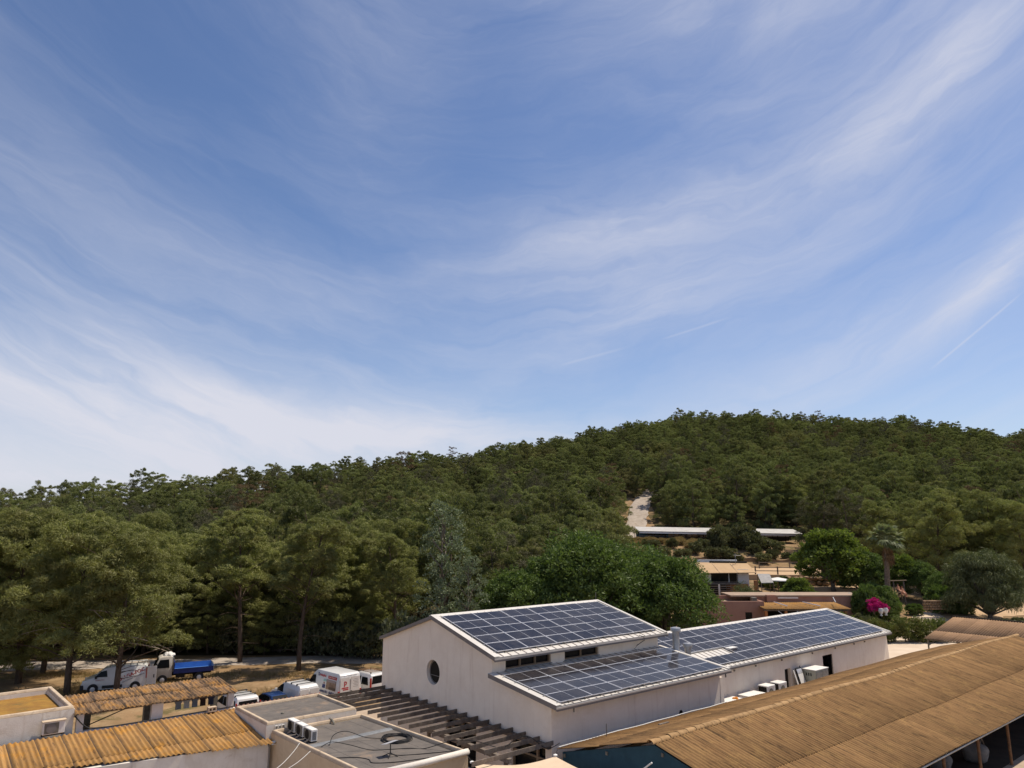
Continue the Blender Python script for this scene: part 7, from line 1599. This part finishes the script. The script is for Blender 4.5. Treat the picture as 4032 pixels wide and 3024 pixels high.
def hedge():
    a, b = at_y(3360, 2530, 80), at_y(3722, 2530, 80.5); t = thing('clipped_hedge', 'broad clipped hedge beyond the end of the long building', 'hedge', (a.x, 80, 0.0)); rng = np.random.default_rng(4)
    L = b.x - a.x; n = 420; C = np.c_[rng.uniform(0, L, n), rng.uniform(-1.1, 1.1, n), rng.uniform(.2, 2.35, n)]; top = 2.25 + .25 * np.sin(C[:, 0] * 1.3) + .12 * np.sin(C[:, 0] * 3.1); C[:, 2] *= top / 2.35
    V, F, q = foliage(rng, C, rng.uniform(.25, .45, n), 60, .22, .10, .9, .5, .8, True, .3); link(bpy.data.objects.new('foliage', tri_mesh('foliage', V, F, MT['hedge'], q)), t)
    st = MB()
    for k in range(10): st.tube([(k * L / 9, 0, -.1), (k * L / 9, 0, 1.2)], .06, 5)
    st.build('stems', MT['bark_g'], t)
hedge()
# ---------------- fan palm
def palm():
    p = at_y(3500, 2432, 93); top = at_y(3490, 2128, 93); H = top.z - .4
    t = thing('palm_tree', 'tall fan palm with a skirt of dead fronds beside the bougainvillea', 'palm', (p.x, 93, .4)); lean = top.x - p.x
    tr = MB(); tr.tube([(lean * s ** 1.3, 0, H * s - .4 * (s == 0)) for s in np.linspace(0, 1, 22)], [.36 - .1 * s + (.035 if i % 2 else 0) for i, s in enumerate(np.linspace(0, 1, 22))], 10); tr.build('trunk', MT['palmbark'], t)
    rd = random.Random(4)
    def fan(mb, base, d, L, droop, nseg=13, blade=1.25):
        d = d.normalized(); up = Vector((0, 0, 1)); side = d.cross(up); side = side.normalized() if side.length > .05 else Vector((1, 0, 0)); nrm = side.cross(d)
        tip = base + d * L; mb.tube([tuple(base), tuple(base.lerp(tip, .5) + Vector((0, 0, .06))), tuple(tip)], .025, 4)
        for k in range(nseg):
            a = R(-78 + 156 * k / (nseg - 1)); v = (d * math.cos(a) + side * math.sin(a)).normalized(); w = v.cross(nrm).normalized(); l = blade * (1 - .25 * abs(a) / 1.4) * rd.uniform(.9, 1.1)
            m = tip + v * l * .55; e = tip + v * l + Vector((0, 0, -droop * l * (.5 + .5 * rd.random())))
            wd = .085
            mb.add([tuple(tip), tuple(m + w * wd), tuple(e), tuple(m - w * wd)], [(0, 1, 2, 3)])
    hub = Vector((lean, 0, H))
    for k in range(46):
        el = R(rd.uniform(-30, 80)); az = k * 2.399; d = Vector((math.cos(az) * math.cos(el), math.sin(az) * math.cos(el), math.sin(el))); mb = MB(); fan(mb, hub, d, rd.uniform(1.0, 1.5), .28 if el > .2 else .5, 17, 1.25)
        me = mb.mesh('frond', MT['palm']); me.attributes.new('rnd', 'FLOAT', 'POINT').data.foreach_set('value', [rd.random()] * len(me.vertices)); inst('frond', me, t)
    for k in range(26):
        el = R(rd.uniform(-88, -62)); az = k * 2.399; d = Vector((math.cos(az) * math.cos(el), math.sin(az) * math.cos(el), math.sin(el))); mb = MB(); fan(mb, hub - Vector((0, 0, .3 + 1.6 * rd.random())), d, rd.uniform(.5, .9), .5, 9, 1.0); mb.build('dead_frond', MT['deadfrond'], t)
palm()
# ---------------- dry grass in the parking
def grass():
    rng = np.random.default_rng(8); n = 5200; px = rng.uniform(0, 1500, n); py = rng.uniform(2650, 2745, n); V, F, q = [], [], []
    P = np.array([at_z(a, b, -1.0)[:2] for a, b in zip(px, py)]); keep = (np.sin(P[:, 0] * .35) * np.sin(P[:, 1] * .5 + 1) + rng.normal(size=n) * .35) > .05; P = P[keep]
    C = np.c_[P, np.full(len(P), -.97)]
    V, F, q = foliage(rng, C, np.full(len(P), .22), 12, .32, .03, .15, 1.2, .4); o = link(bpy.data.objects.new('dry_grass', tri_mesh('dry_grass', V, F, MT['drygrass'], q))); tag(o, 'dry yellow grass between the parked vehicles and the road', 'grass', kind='stuff')
grass()
